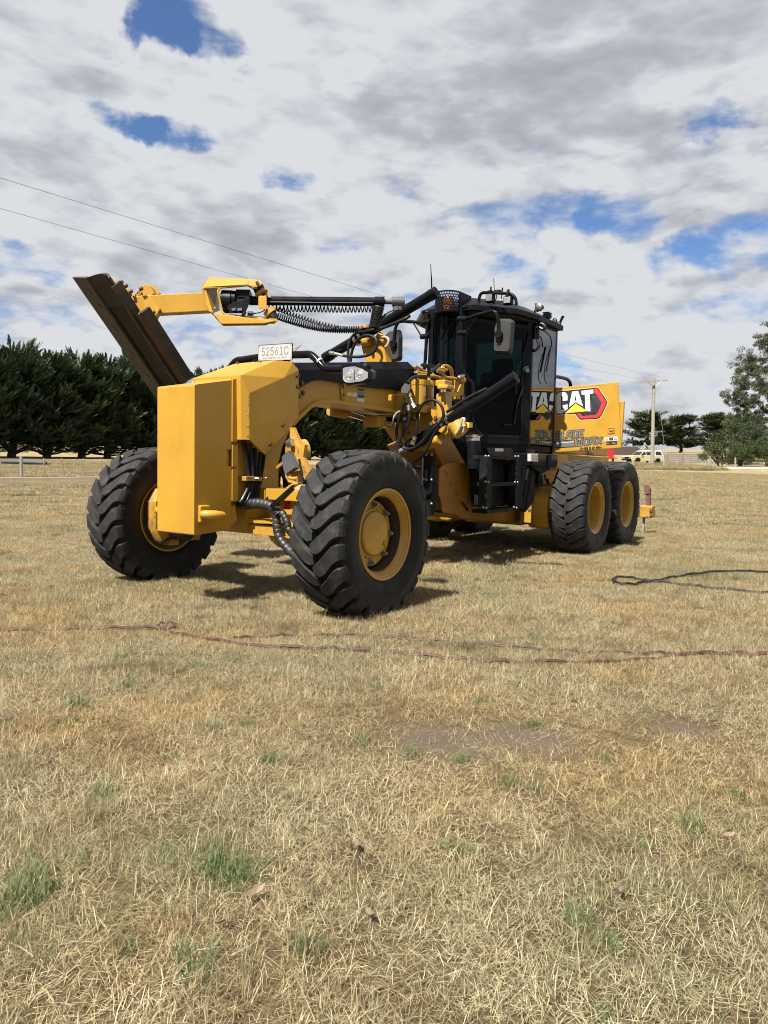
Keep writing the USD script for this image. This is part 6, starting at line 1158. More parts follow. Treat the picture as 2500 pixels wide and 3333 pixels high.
# receiver and telescopic tube
t0, t1 = np.array((-0.767, -0.794, 2.869)), np.array((-1.657, 0.297, 2.915)); td = (t1 - t0) / np.linalg.norm(t1 - t0)
tr = np.linalg.norm(np.array((-1.145, -0.296, 2.924)) - np.array((-1.141, -0.291, 2.825))) / 2
TBE = P('mast_tube', cat([rod(t0, t1, tr * .93, 26), rod(t1 - td * .10, t1, tr * 1.08, 26)]), 'black_paint', 40, label='black telescopic mast tube')
P('tube_groove', tube([t0 + td * .1 - vz * tr * .45 + vs * tr * .86, t1 - td * .12 - vz * tr * .45 + vs * tr * .86], .005, 6), 'grey_plastic', parent=TBE)
P('inner_tube', rod(t1, np.array((-1.715, 0.364, 2.919)), tr * .52, 18), 'grey_plastic', 40, parent=TBE)
P('laser_head', cat([rod(np.array((-1.711, 0.359, 2.919)), np.array((-1.794, 0.462, 2.926)), tr * 1.02, 26), rod(np.array((-1.732, 0.396, 2.867)), np.array((-1.734, 0.403, 2.826)), .035, 12)]), 'grey_plastic', 40, parent=TBE)
P('head_plug', pipe([(-1.767, 0.451, 2.842), (-1.737, 0.408, 2.834), (-1.707, 0.364, 2.828), (-1.673, 0.317, 2.794), (-1.651, 0.29, 2.758), (-1.636, 0.27, 2.732)], .011), 'hose', 40, parent=TBE)
P('tube_collar', cat([hull([(-0.747, -0.646, 2.886), (-0.757, -0.634, 2.9), (-0.785, -0.592, 2.898), (-0.795, -0.576, 2.887), (-0.788, -0.578, 2.819), (-0.791, -0.568, 2.768), (-0.781, -0.581, 2.759), (-0.748, -0.631, 2.766), (-0.742, -0.643, 2.795)] + [(-0.88, -0.776, 2.926), (-0.93, -0.704, 2.928), (-0.925, -0.696, 2.806), (-0.881, -0.761, 2.804)])]), 'yellow_paint', 35, parent=TBE)
RCV = P('receiver', cat([hull([*[(-0.592, -0.93, 2.891), (-0.72, -0.74, 2.888), (-0.708, -0.75, 2.822), (-0.607, -0.897, 2.812)], *[(-0.678, -1.02, 2.918), (-0.808, -0.828, 2.915), (-0.795, -0.838, 2.848), (-0.694, -0.987, 2.838)]]), rod((-0.666, -0.942, 2.865), (-0.692, -0.904, 2.864), .10, 24), rod((-0.61, -1.023, 2.854), (-0.665, -0.941, 2.853), .115, 28), hull([*[(-0.545, -0.895, 2.777), (-0.578, -0.85, 2.813), (-0.662, -0.728, 2.822), (-0.684, -0.703, 2.879), (-0.677, -0.704, 2.811), (-0.648, -0.736, 2.713), (-0.561, -0.863, 2.71)], *[(-0.695, -1.037, 2.826), (-0.83, -0.85, 2.924), (-0.797, -0.879, 2.76)]]), hull([*[(-0.629, -0.863, 2.942), (-0.639, -0.851, 2.965), (-0.716, -0.737, 2.965), (-0.703, -0.746, 2.876), (-0.636, -0.846, 2.891)], *[(-0.755, -0.97, 3.003), (-0.834, -0.854, 3.003), (-0.847, -0.826, 2.931), (-0.752, -0.966, 2.927)]])]), 'black_paint', 20, label='black sensor housing on the mast', )
P('receiver_plate', cat([hull([*[(-0.557, -0.839, 2.757), (-0.581, -0.804, 2.763), (-0.58, -0.803, 2.736), (-0.561, -0.831, 2.732)], *[(-0.564, -0.847, 2.759), (-0.588, -0.812, 2.765), (-0.587, -0.81, 2.738)]]), hull([*[(-0.591, -0.79, 2.759), (-0.618, -0.751, 2.764), (-0.618, -0.747, 2.737), (-0.591, -0.786, 2.731)], *[(-0.598, -0.798, 2.761), (-0.625, -0.758, 2.766), (-0.626, -0.754, 2.739)]])]), 'grey_plastic', parent=RCV)
P('receiver_plug', cat([rod((-0.638, -0.75, 2.713), (-0.644, -0.74, 2.702), .03, 12), rod((-0.663, -0.713, 2.711), (-0.695, -0.666, 2.71), .022, 10), pipe([(-0.695, -0.666, 2.713), (-0.728, -0.619, 2.725), (-0.754, -0.583, 2.743), (-0.764, -0.569, 2.755)], .009)]), 'hose', 40, parent=RCV)
# coiled leads
CL1 = P('coil_lead', coil([(-0.923, -0.7, 2.814), (-1.022, -0.554, 2.812), (-1.146, -0.371, 2.813), (-1.278, -0.178, 2.814), (-1.409, 0.016, 2.817), (-1.574, 0.256, 2.83)], .030, .0070, 30, 5, 9), 'hose', 50, label='black coiled lead under the mast tube')
P('coil_lead', coil([(-0.964, -0.594, 2.731), (-1.027, -0.495, 2.692), (-1.124, -0.348, 2.644), (-1.233, -0.182, 2.608), (-1.338, -0.027, 2.6), (-1.446, 0.131, 2.605)], .032, .0080, 38, 5, 9), 'hose', 50)
P('coil_lead', coil([(-1.012, -0.64, 2.819), (-1.076, -0.541, 2.774), (-1.173, -0.392, 2.72), (-1.27, -0.243, 2.671), (-1.347, -0.125, 2.639), (-1.426, -0.007, 2.619)], .022, .0065, 24, 5, 9), 'hose', 50)
P('coil_lead', coil([(-1.589, 0.277, 2.852), (-1.575, 0.264, 2.782), (-1.565, 0.258, 2.711), (-1.551, 0.247, 2.632)], .050, .012, 13, 5, 9), 'hose', 50)
P('lead_tail', pipe([(-1.552, 0.249, 2.629), (-1.564, 0.269, 2.618), (-1.587, 0.294, 2.677), (-1.594, 0.299, 2.724)], .011), 'hose', 40)

# ------------------------------------------------------------------ hoses on the grass
def lay(pts, r, z=.028, n=8, seed=1):
    p = spline([(x, y, 0) for x, y in pts], n); g = np.random.default_rng(seed)
    p[:, 2] = height(p[:, 0], p[:, 1]) + z + .006 * np.sin(np.arange(len(p)) * .9) + g.normal(0, .003, len(p)); return tube(p, r, 8)
AH = part('/World', 'air_hose', lay([(2.239, -0.304), (2.071, -0.143), (1.807, 0.132), (1.61, 0.341), (1.449, 0.505), (1.4, 0.593), (1.322, 0.598), (1.267, 0.481), (1.329, 0.437), (1.417, 0.514), (1.447, 0.652), (1.437, 0.941), (1.371, 1.282), (1.287, 1.533), (1.123, 1.784), (0.996, 2.012), (0.908, 2.239), (0.835, 2.468), (0.745, 2.723), (0.627, 2.957), (0.384, 3.259), (0.151, 3.494), (-0.125, 3.69), (-0.329, 3.837), (-0.453, 4.039), (-0.648, 4.269)], .0105, .019, 8, 2), 'air_hose', 40)
tag(AH, 'thin red and black hose with a small loop lying nearest in the grass', 'hose')
AH2 = part('/World', 'air_hose', lay([(1.292, 1.144), (1.057, 1.32), (0.855, 1.566), (0.692, 1.791), (0.567, 2.093), (0.461, 2.395), (0.337, 2.7), (0.217, 2.996), (0.043, 3.307), (-0.148, 3.59), (-0.286, 3.808), (-0.385, 4.012), (-0.586, 4.274)], .0085, .018, 8, 3), 'air_hose', 40)
tag(AH2, 'thinner red hose running straight just behind the looped red hose', 'hose')
BH = part('/World', 'garden_hose', lay([(-3.352, 4.031), (-3.206, 3.611), (-3.181, 3.211), (-3.16, 2.881), (-3.149, 2.695), (-3.202, 2.485), (-3.019, 2.433), (-2.799, 2.505), (-2.79, 2.634), (-2.962, 2.743), (-3.244, 2.83), (-3.657, 2.928), (-4.153, 3.09), (-4.548, 3.354), (-4.945, 3.89)], .013, .031, 8, 4), 'hose', 40)
tag(BH, 'black hose lying in a loop on the grass right of the rear wheels', 'hose')
rg = np.random.default_rng(12)
LEAF_LABELS = ['curled brown leaf on the straw below the bare soil patch', 'smaller brown leaf touching the curled leaf below the bare soil', 'pale dry leaf near the middle of the foreground straw', 'dry leaf on the straw at the right side of the foreground',
               'brown leaf on the straw in the left half of the foreground', 'lowest leaf left of centre, half hidden in straw', 'pale leaf on the straw right of centre, low in the picture']
for k, (x, y) in enumerate([(2.956, 3.411), (2.962, 3.38), (3.212, 3.641), (2.19, 4.352), (3.322, 3.335), (3.466, 3.356), (2.711, 4.155)]):
    a_ = rg.uniform(0, PI); L_ = .022 + .012 * rg.uniform()
    v = np.array([(-L_, 0, .0), (-L_ * .3, L_ * .26, .006), (L_ * .5, L_ * .2, .008), (L_, 0, .012), (L_ * .5, -L_ * .2, .0), (-L_ * .3, -L_ * .26, -.002), (0, 0, -.006)])
    m = tm(v, [[6, i, (i + 1) % 6] for i in range(6)]); m.apply_transform(trimesh.transformations.rotation_matrix(a_, [0, 0, 1])); m.apply_translation([x, y, .034])
    l_ = part('/World', 'fallen_leaf', m, 'litter_leaf', False); tag(l_, LEAF_LABELS[k], 'leaf', 'fallen leaves on the grass')

for (x, y), s_ in zip([(3.263, 3.138), (3.28, 3.195), (3.656, 2.785), (3.715, 2.845), (3.253, 3.231), (2.23, 2.908), (2.141, 3.342), (2.235, 3.59), (3.191, 2.445), (2.612, 2.724), (2.156, 4.232), (1.808, 4.324), (3.39, 3.58), (3.587, 3.401), (2.871, 4.086), (2.705, 1.534), (2.375, 1.49), (2.849, 2.412)], (1.1, .8, 1.2, 1.0, .7, .6, .6, .7, .8, .7, .8, .7, .7, .9, .7, .9, .9, .7)):
    put(x, y, int(rng.integers(12, 14)), s_, .9)
for k in range(70):
    d_ = 1.6 + 10 * rng.uniform() ** 1.4; a_ = VIEW + rng.uniform(-.55, .6); put(EX + d_ * math.cos(a_), EY + d_ * math.sin(a_), int(rng.integers(12, 14)), rng.uniform(.4, .8), .7)
# ------------------------------------------------------------------ trees
def spray_template(n=13, L=1.0, spread=.34, w=.040, droop=0.0, seed=0):
    g = np.random.default_rng(seed); V, F = [], []
    for i in range(n):
        t = (i + 1) / n; x = L * t
        for s in (-1, 1):
            ln = spread * (1.05 - .75 * t) * g.uniform(.75, 1.15); d = np.array([.72, s * .62, g.uniform(-.12, .3)]); d /= np.linalg.norm(d)
            b = np.array([x - .05, 0, .10 * t * t * (1 - droop)]); p = b + d * ln; q = np.cross(d, [0, 0, 1]); q = q / np.linalg.norm(q) * w + np.array([0, 0, g.uniform(-.02, .03)])
            k = len(V); V += [b, b + d * ln * .5 + q, p, b + d * ln * .5 - q]; F += [[k, k + 1, k + 2], [k, k + 2, k + 3]]
    k = len(V); V += [np.array([0, 0, 0]), np.array([L * .6, w, .04]), np.array([L * 1.12, 0, .13]), np.array([L * .6, -w, .04])]; F += [[k, k + 1, k + 2], [k, k + 2, k + 3]]
    return np.array(V), np.array(F)
def scatter_sprays(P0, D, S, templates, g):
    Vs, Fs, k = [], [], 0
    for ti, (TV, TF) in enumerate(templates):
        sel = np.arange(len(P0)) % len(templates) == ti
        p, d, s = P0[sel], D[sel], S[sel]; d = d / np.linalg.norm(d, axis=1, keepdims=True)
        up = np.tile([0, 0, 1.0], (len(d), 1)) + g.normal(0, .35, d.shape); y = np.cross(up, d); y /= np.linalg.norm(y, axis=1, keepdims=True); z = np.cross(d, y)
        V = p[:, None] + s[:, None, None] * (TV[None, :, 0:1] * d[:, None] + TV[None, :, 1:2] * y[:, None] + TV[None, :, 2:3] * z[:, None])
        n = len(p); F = (TF[None] + (np.arange(n) * len(TV))[:, None, None]).reshape(-1, 3) + k
        Vs.append(V.reshape(-1, 3)); Fs.append(F); k += n * len(TV)
    return np.vstack(Vs), np.vstack(Fs)
TPL = [spray_template(seed=i) for i in range(4)]
def limb(a, b, r0, r1, bend, g, n=6):
    t = np.linspace(0, 1, n)[:, None]; p = np.asarray(a) * (1 - t) + np.asarray(b) * t
    p += np.sin(t * PI) * bend + np.r_[np.zeros((1, 3)), g.normal(0, r0 * .5, (n - 2, 3)), np.zeros((1, 3))]
    return tube(p, np.linspace(r0, r1, n), 7)
UsdGeom.Scope.Define(stage, '/World/Looks')
def proto_path(name):
    c = stage.CreateClassPrim('/World/_proto_' + name); return UsdGeom.Xform.Define(stage, str(c.GetPath())) and str(c.GetPath())
def make_class(name):
    stage.CreateClassPrim('/' + 'prototypes') if not stage.GetPrimAtPath('/prototypes') else None
    p = stage.DefinePrim('/prototypes/' + name, 'Xform'); return str(p.GetPath())
def windbreak_tree(name, seed):
    g = np.random.default_rng(seed); H = 11.2; root = make_class(name)
    tr = [limb((0, 0, -.2), (g.normal(0, .3), g.normal(0, .3), H * .86), .34, .06, g.normal(0, .15, 3), g, 9)]
    for i in range(9):
        a = g.uniform(0, 2 * PI); h0 = g.uniform(.25, 1.3); R = g.uniform(1.6, 2.7)
        tr.append(limb((0, 0, h0), (R * math.cos(a), R * math.sin(a), h0 + g.uniform(.4, 1.8)), .13, .03, np.array([0, 0, -.12]), g))
    for i in range(8):
        a = g.uniform(0, 2 * PI); h0 = g.uniform(2, 7)
        tr.append(limb((0, 0, h0), (1.6 * math.cos(a), 1.6 * math.sin(a), h0 + 1.6), .10, .03, np.zeros(3), g))
    part(root, 'trunk', cat(tr), 'bark_dark', 40)
    # lobes give the crown its clumped, plumed outline
    n = 74; lh = np.r_[g.uniform(1.3, 8.6, n - 14), g.uniform(8.0, 10.0, 14)]; la = g.uniform(0, 2 * PI, n)
    rad = np.interp(lh, [1, 3, 6, 8.5, 10, 11], [2.2, 2.7, 2.6, 2.0, 1.15, .4]) * g.uniform(.7, 1.1, n); lr = g.uniform(.55, 1.05, n)
    P0, D, S = [], [], []
    for i in range(n):
        c = np.array([rad[i] * math.cos(la[i]), rad[i] * math.sin(la[i]), lh[i]]); k = int(26 * lr[i] / .8)
        q = g.normal(0, 1, (k, 3)); q /= np.linalg.norm(q, axis=1, keepdims=True)
        pos_ = c + q * lr[i] * np.array([.8, .8, 1.0]) * g.uniform(.25, .9, (k, 1))
        out = np.c_[np.cos(la[i]) + q[:, 0] * .7, np.sin(la[i]) + q[:, 1] * .7, .75 + .5 * q[:, 2] + (lh[i] > 8) * .9]
        P0.append(pos_); D.append(out); S.append(g.uniform(.65, 1.15, k))
    for i in range(230):      # skirt of low boughs
        a = g.uniform(0, 2 * PI); R = g.uniform(.8, 2.6)
        P0.append([[R * math.cos(a), R * math.sin(a), g.uniform(.5, 2.0)]]); D.append([[math.cos(a), math.sin(a), g.uniform(-.15, .45)]]); S.append([g.uniform(.5, .95)])
    k = 620; h_ = g.uniform(1.2, 9.4, k); a = g.uniform(0, 2 * PI, k); R = np.interp(h_, [1, 6, 9.4], [2.1, 1.8, .6]) * g.uniform(.15, 1, k)
    P0.append(np.c_[R * np.cos(a), R * np.sin(a), h_]); D.append(np.c_[np.cos(a), np.sin(a), g.uniform(-.1, .9, k)]); S.append(g.uniform(.9, 1.5, k))
    V, F = scatter_sprays(np.vstack(P0), np.vstack(D), np.concatenate(S), TPL, g)
    add_rnd(part(root, 'crown', (V, F), 'cypress_leaf', False), len(TPL[0][0]), seed)
    return root
WB = [windbreak_tree(f'windbreak_{k}', 100 + k) for k in range(4)]
g = np.random.default_rng(77); xs_ = np.arange(-24.0, -112, -3.5)
PLACE = ['at the left edge of the picture', 'second from the left edge', 'third from the left edge', 'fourth from the left edge', 'fifth from the left edge, behind the leaning blade', 'behind the lower half of the blade', 'just right of the blade', 'behind the yellow nose cover']
for i, x in enumerate(xs_):
    x_, y_ = x + g.uniform(-.4, .4), -61.3 + g.uniform(-.6, .6); s_ = g.uniform(.95, 1.04)
    lab = 'dark green cypress of the windbreak row, ' + PLACE[i] if i < len(PLACE) else f'dark green cypress far along the windbreak row, seen under the grader frame'
    copy_of(WB[i % 4], 'cypress_tree', lab, 'tree', (x_, y_, float(height(x_, y_)) - .05), g.uniform(0, 360), 'windbreak cypresses', (s_ * 1.22, s_ * 1.22, s_ * g.uniform(.97, 1.02)))

def old_cypress(name, seed, H, R):
    g = np.random.default_rng(seed); root = make_class(name)
    tr = [limb((0, 0, -.2), (0, 0, H * .8), .42, .08, g.normal(0, .2, 3), g, 8)]; P0, D, S = [], [], []
    for i in range(44):
        h0 = g.uniform(.12, .85) * H; a = g.uniform(0, 2 * PI); rr_ = R * np.interp(h0 / H, [.1, .3, .6, .8, 1], [.85, 1.0, .85, .6, .2]) * g.uniform(.7, 1.05)
        e = np.array([rr_ * math.cos(a), rr_ * math.sin(a), h0 + rr_ * g.uniform(.15, .45)]); tr.append(limb((0, 0, h0), e, .10, .03, np.array([0, 0, .2]), g))
        for j in range(8):      # flat plates of foliage along each bough
            t = g.uniform(.35, 1.05); c = np.array([0, 0, h0]) * (1 - t) + e * t; k = 13
            P0.append(c + g.normal(0, 1, (k, 3)) * np.array([.55, .55, .12])); D.append(np.c_[np.cos(a) + g.normal(0, .8, k), np.sin(a) + g.normal(0, .8, k), g.uniform(-.05, .45, k)]); S.append(g.uniform(.6, 1.1, k))
    for j in range(90):
        c = np.array([g.normal(0, R * .28), g.normal(0, R * .28), H * g.uniform(.72, .95)]); k = 8
        P0.append(c + g.normal(0, .3, (k, 3)) * np.array([1, 1, .3])); D.append(np.c_[g.normal(0, 1, k), g.normal(0, 1, k), g.uniform(.1, .8, k)]); S.append(g.uniform(.5, .9, k))
    part(root, 'trunk', cat(tr), 'bark_dark', 40)
    V, F = scatter_sprays(np.vstack(P0), np.vstack(D), np.concatenate(S), TPL[:2], g)
    add_rnd(part(root, 'crown', (V, F), 'far_cypress_leaf', False), len(TPL[0][0]), seed)
    return root
for k, (px, D_, H_t, R_t, lab) in enumerate([(2105, 152, 8.9, 4.8, 'broad rounded cypress behind the power pole and pale ute'), (2212, 156, 8.3, 3.6, 'narrower cypress beyond the timber yard rails'), (2328, 150, 8.6, 4.2, 'cypress standing left of the tall gum tree, behind the green bush'), (2430, 158, 8.0, 4.5, 'dark cypress half hidden behind the gum tree at the right edge')]):
    xy = [(-152.517, -35.203), (-160.675, -30.352), (-158.504, -22.855), (-171.09, -18.627)][k]
    copy_of(old_cypress(f'old_cypress_{k}', 200 + k, H_t, R_t), 'old_cypress', lab, 'tree', (*xy, float(height(*xy)) - .1), 40 * k)

def leaf_clumps(C, R, n, size, g, hang=.5, asp=.28):
    c = np.repeat(np.asarray(C), n, 0); r = np.repeat(np.asarray(R), n); N = len(c)
    q = g.normal(0, 1, (N, 3)); q /= np.linalg.norm(q, axis=1, keepdims=True); p = c + q * (r * g.uniform(.3, 1, N) ** .6)[:, None] * np.array([1, 1, .75])
    d = g.normal(0, 1, (N, 3)) + np.array([0, 0, -hang]); d /= np.linalg.norm(d, axis=1, keepdims=True); s = np.cross(d, g.normal(0, 1, (N, 3))); s /= np.linalg.norm(s, axis=1, keepdims=True)
    L = size * g.uniform(.6, 1.2, N)[:, None]; V = np.stack([p, p + d * L * .5 + s * L * asp * .5, p + d * L, p + d * L * .5 - s * L * asp * .5], 1).reshape(-1, 3)
    i = np.arange(N)[:, None, None] * 4
    return V, (i + np.array([[0, 1, 2], [0, 2, 3]])[None]).reshape(-1, 3)
def broad_tree(name, label, px_xy, limbs, clumps, leaf, bark, n, size, seed, hang=.5, asp=.28, group=None):
    g = np.random.default_rng(seed); x, y = px_xy; t = thing(name, label, 'tree', (x, y, float(height(x, y)) - .1), 0, group)
    part(t, 'trunk', cat([limb(a, b, r0, r1, np.asarray(bd_), g, 8) for a, b, r0, r1, bd_ in limbs]), bark, 40)
    C = np.array([c[:3] for c in clumps]); R_ = np.array([c[3] for c in clumps])
    add_rnd(part(t, 'crown', leaf_clumps(C, R_, n, size, g, hang, asp), leaf, False), 4, seed)
    return t
RT = np.array((-.5629, .8262)); FW = np.array((-.8253, -.5605))       # right and away, as seen from the viewpoint
def rf(a, b, z): v = RT * a + FW * b; return (v[0], v[1], z)
# tall gum at the right edge: trunk stands just outside the picture
g = np.random.default_rng(31)
tips = [(-4.6, 0, 13.4, 1.1), (-4.2, .5, 12.3, 1.3), (-4.9, -.4, 11.0, 1.0), (-3.2, 1, 13.0, 1.0), (-5.6, 0, 9.6, 1.0), (-5.0, 1, 8.9, .9), (-4.1, -1, 10.2, 1.1), (-6.2, .3, 8.6, .7), (-3.2, 0, 8.2, 1.0), (-4.4, .8, 7.4, .9), (-2.6, -.6, 11.5, 1.1), (-1.8, 0, 15.2, 1.2), (-.9, .5, 16.6, 1.2), (-2.1, .2, 16.2, .8), (-.4, -1, 14.2, 1.2), (-1.4, 1.2, 13.0, 1.0), (.5, 0, 17.4, 1.2), (1.6, .6, 15.5, 1.4), (2.6, 0, 13, 1.5), (-2.4, .8, 6.6, 1.0), (-3.8, 0, 6.2, .9), (-5.2, .4, 5.9, .8), (-1.2, 0, 7.2, 1.0), (-.5, .4, 9.4, 1.0), (-6.0, .2, 5.2, .6), (-3.0, -.4, 5.2, .8), (-1.8, .6, 10.0, .8), (2.2, .3, 10, 1.3), (3.2, 0, 8.6, 1.2), (1.4, -.4, 7.5, 1.1)]
gl_ = [(rf(0, 0, 0), rf(.4, 0, 6.0), .38, .28, (.2, .2, 0)), (rf(.4, 0, 6.0), rf(-1.0, .3, 15.0), .26, .05, rf(-.5, 0, 0)), (rf(.2, 0, 4.6), rf(-4.0, 0, 12.2), .20, .04, rf(.6, 0, -.6)), (rf(.1, 0, 3.8), rf(-5.6, 0, 8.8), .15, .03, rf(.3, 0, -.9)), (rf(.1, 0, 2.6), rf(-5.4, .3, 5.2), .12, .03, rf(0, 0, .6)), (rf(.4, 0, 5.8), rf(2.8, 0, 12.5), .2, .05, rf(.4, 0, 0)), (rf(-2.2, 0, 9.0), rf(-4.6, -.2, 10.8), .07, .02, (0, 0, .2)), (rf(-2.8, 0, 10.0), rf(-3.2, .6, 13.0), .06, .02, (0, 0, 0)), (rf(-3.4, 0, 6.2), rf(-4.9, .6, 7.4), .05, .02, (0, 0, .2)), (rf(.2, 0, 5), rf(-1.6, .4, 9.8), .09, .03, rf(.3, 0, 0))]
cl = []
for a_, b_, z_, r_ in tips:
    for j in range(18):
        q = g.normal(0, 1, 3) * r_ * .76; cl.append((*(np.array(rf(a_, b_, z_)) + q), r_ * g.uniform(.30, .55)))
broad_tree('gum_tree', 'tall open-crowned gum tree at the right edge with pale branches', (-104.372, -6.158), gl_, cl, 'gum_leaf', 'bark_pale', 80, .30, 5, .8, .28)
def bush(name, label, xy, W_, D_, H_, z0, leaf, seed, stems=5, n=70, size=.26, lumps=34, hang=.0):
    g = np.random.default_rng(seed); cl = []
    for j in range(lumps):
        a_, b_ = g.uniform(-1, 1), g.uniform(-1, 1); zz = z0 + (H_ - z0) * g.uniform(.05, .92) * math.sqrt(max(0, 1 - .75 * a_ * a_)); cl.append((*rf(a_ * W_ / 2, b_ * D_ / 2, zz), g.uniform(.35, .7)))
    lb = [(rf(g.uniform(-.3, .3), 0, -.1), rf(g.uniform(-.42, .42) * W_, g.uniform(-.2, .2), z0 + (H_ - z0) * .6), .075, .02, (0, 0, .1)) for j in range(stems)]
    return broad_tree(name, label, xy, lb, cl, leaf, 'bark_dark', n, size, seed + 1, hang, .35)
bush('green_bush', 'bright green rounded bush behind the braced fence post', (-82.667, -9.527), 4.3, 2.5, 2.9, .5, 'bush_leaf', 41, 5, 120, .22, 46)
bush('green_bush', 'second bright green bush just right of the rounded one', (-84.988, -7.901), 3.2, 2.2, 2.7, .6, 'bush_leaf', 43, 5, 120, .22, 36)
bush('wattle_tree', 'olive green wattle rising behind the bright green bush', (-96.504, -10.584), 5.2, 3, 6.3, .8, 'bush_leaf', 45, 6, 110, .28, 70)
bush('wattle_tree', 'grey-green wattle with bare stems left of the gum trunk', (-93.481, -7.899), 4.4, 3, 5.4, 1.0, 'wattle_leaf', 47, 8, 110, .26, 60)
bush('wattle_tree', 'low dark wattle at the right edge under the gum', (-87.833, -5.505), 3.6, 2.5, 3.3, 1.0, 'bush_leaf', 49, 6, 110, .24, 40)
bush('wattle_tree', 'thin grey sapling poking up between cypress and gum', (-109.555, -12.795), 1.4, 1.2, 7.0, 4.0, 'gum_leaf', 51, 4, 60, .26, 16)
bush('hedge_bush', 'low scrub seen right of the open engine doors', (-132.82, -33.844), 5, 2, 2.6, .2, 'wattle_leaf', 53, 4, 70, .3, 26)

# ------------------------------------------------------------------ fences, rails, pole, wires
def post(parent, name, base, top, w, m, taper=.92, k=None):
    b, t = np.array(base, float), np.array(top, float); b = b - (t - b) / np.linalg.norm(t - b) * .25
    return part(parent, name, tube([b, t - (t - b) * .03, t], [w / 2, w / 2 * taper, w / 2 * taper * .8], 8), m, 30)
LF = thing('wire_fence', 'wire fence of grey posts and thin droppers before the windbreak', 'fence')
fy = -31.2
for (x, r_, lean) in [((-15.176, -31.2, 0.683)[0], .17, .01), ((-20.724, -31.2, 0.738)[0], .19, 0)]:
    post(LF, 'post', (x, fy, float(height(x, fy)) - .1), (x + lean, fy, float(height(x, fy)) + 1.16), r_, 'wood_grey')
for (x, lean) in [((-14.177, -31.2, 0.351)[0], .22), ((-16.387, -31.2, 0.695)[0], .0), ((-17.575, -31.2, 0.568)[0], .2), ((-18.648, -31.2, 0.718)[0], .0), ((-19.787, -31.2, 0.729)[0], .04), (-24.6, 0), (-26.4, .1), (-28.3, 0), (-33, 0), (-37, 0), (-42, .1), (-47, 0), (-52, 0)]:
    z_ = float(height(x, fy)); post(LF, 'dropper', (x, fy, z_ - .1), (x + lean, fy, z_ + 1.08), .055 if x > -30 else .10, 'wood_grey')
for z_ in (.3, .55, .8, 1.02):
    xs2 = np.linspace(-2, -58, 24); part(LF, 'fence_wire', tube(np.c_[xs2, np.full(24, fy), height(xs2, np.full(24, fy)) + z_], .0035, 4), 'wire', 30)
RLT = thing('timber_rail', 'long pale timber edging rail lying before the wire fence', 'rail')
for k in range(9):
    x1 = 4 - 5.2 * k; x0 = x1 - 5.19; z_ = float(height((x0 + x1) / 2, -23.0))
    part(RLT, 'rail_board', box(x0, x1, -23.10, -22.92, z_ - .03, z_ + .165), 'rail_cream', 25); part(RLT, 'rail_board', box(x0 + 1.3, x1 + 1.29, -23.09, -22.93, z_ + .17, z_ + .34), 'rail_cream', 25)
LG = thing('log', 'weathered grey log lying in the paddock at the left edge', 'log', (*(-23.784, -46.094), 0))
lg = (-23.784, -46.094); LGz = float(height(*lg))
part(LG, 'log_trunk', cat([tube([(*(RT * -1.75), LGz + .20), (0, 0, LGz + .22), (*(RT * 1.45), LGz + .18)], [.15, .17, .13], 10)]), 'log_bark', 40); part(LG, 'log_limb', tube([(*(RT * -1.0 + FW * .2), LGz + .12), (*(RT * 1.7 + FW * .1), LGz + .14)], [.10, .07], 8), 'log_bark', 40)
RF2 = thing('wire_fence', 'wire fence of weathered posts with a diagonal brace at right', 'fence')
rp_ = [(722, 1240, 1338, .20), (838, 1240, 1332, .17), (940, 1236, 1326, .18), (1110, 1234, 1316, .16), (1136, 1203, 1316, .15), (1362, 1214, 1322, .17), (590, 1240, 1320, .22), (444, 1240, 1310, .17)]
pb = [(-68.601, -12.243, 1.008), (-70.368, -11.436, 1.1), (-72.068, -10.728, 1.19), (-72.058, -8.977, 1.342), (-71.135, -8.552, 1.347), (-72.51, -6.526, 1.337), (-70.922, -14.224, 1.394), (-66.924, -14.754, 1.351)]
pt = [(-68.647, -12.304, 2.067), (-70.412, -11.493, 2.108), (-72.112, -10.785, 2.19), (-72.11, -9.01, 2.241), (-71.201, -8.604, 2.568), (-72.586, -6.557, 2.504), (-70.976, -14.224, 2.049), (-66.964, -14.773, 2)]
for b_, t_, q_ in zip(pb, pt, rp_): post(RF2, 'post', (b_[0], b_[1], min(b_[2], float(height(b_[0], b_[1])))), t_, q_[3], 'wood_grey' if q_[0] < 1100 else 'wood_pale')
part(RF2, 'brace', tube([(-71.23, -8.523, 2.256), (-71.176, -7.784, 1.386)], .075, 8), 'wood_pale', 30)
for dz in (.12, .42, .72, .98):
    ws = [np.array(pb[i]) * (1 - dz / 1.2) + np.array(pt[i]) * dz / 1.2 for i in (7, 6, 0, 1, 2, 3)]; part(RF2, 'fence_wire', tube(ws, .006, 4), 'wire', 30)
    e_ = np.array(pb[5]) * (1 - dz / 1.2) + np.array(pt[5]) * dz / 1.2; s_ = np.array(pb[4]) * (1 - dz / 1.3) + np.array(pt[4]) * dz / 1.3
    part(RF2, 'fence_wire', tube([s_, e_, e_ + (e_ - s_) * 1.2], .006, 4), 'wire', 30)
RR = thing('timber_rail', 'low pale rail along the foot of the braced fence', 'rail')
r0_, r1_ = np.array((-70.404, -8.731, 1.295)), np.array((-74.36, -2.917, 1.389)); rz = min(float(height(r0_[0], r0_[1])), float(height(r1_[0], r1_[1])))
for k in range(5):
    a_ = r0_ + (r1_ - r0_) * k / 5; b_ = r0_ + (r1_ - r0_) * (k + .99) / 5; za, zb = float(height(a_[0], a_[1])), float(height(b_[0], b_[1]))
    part(RR, 'rail_board', hull([(*(p[:2] + FW * o), z0 + dz) for p, z0 in ((a_, za), (b_, zb)) for o in (-.07, .07) for dz in (0, .20)]), 'rail_cream', 25)
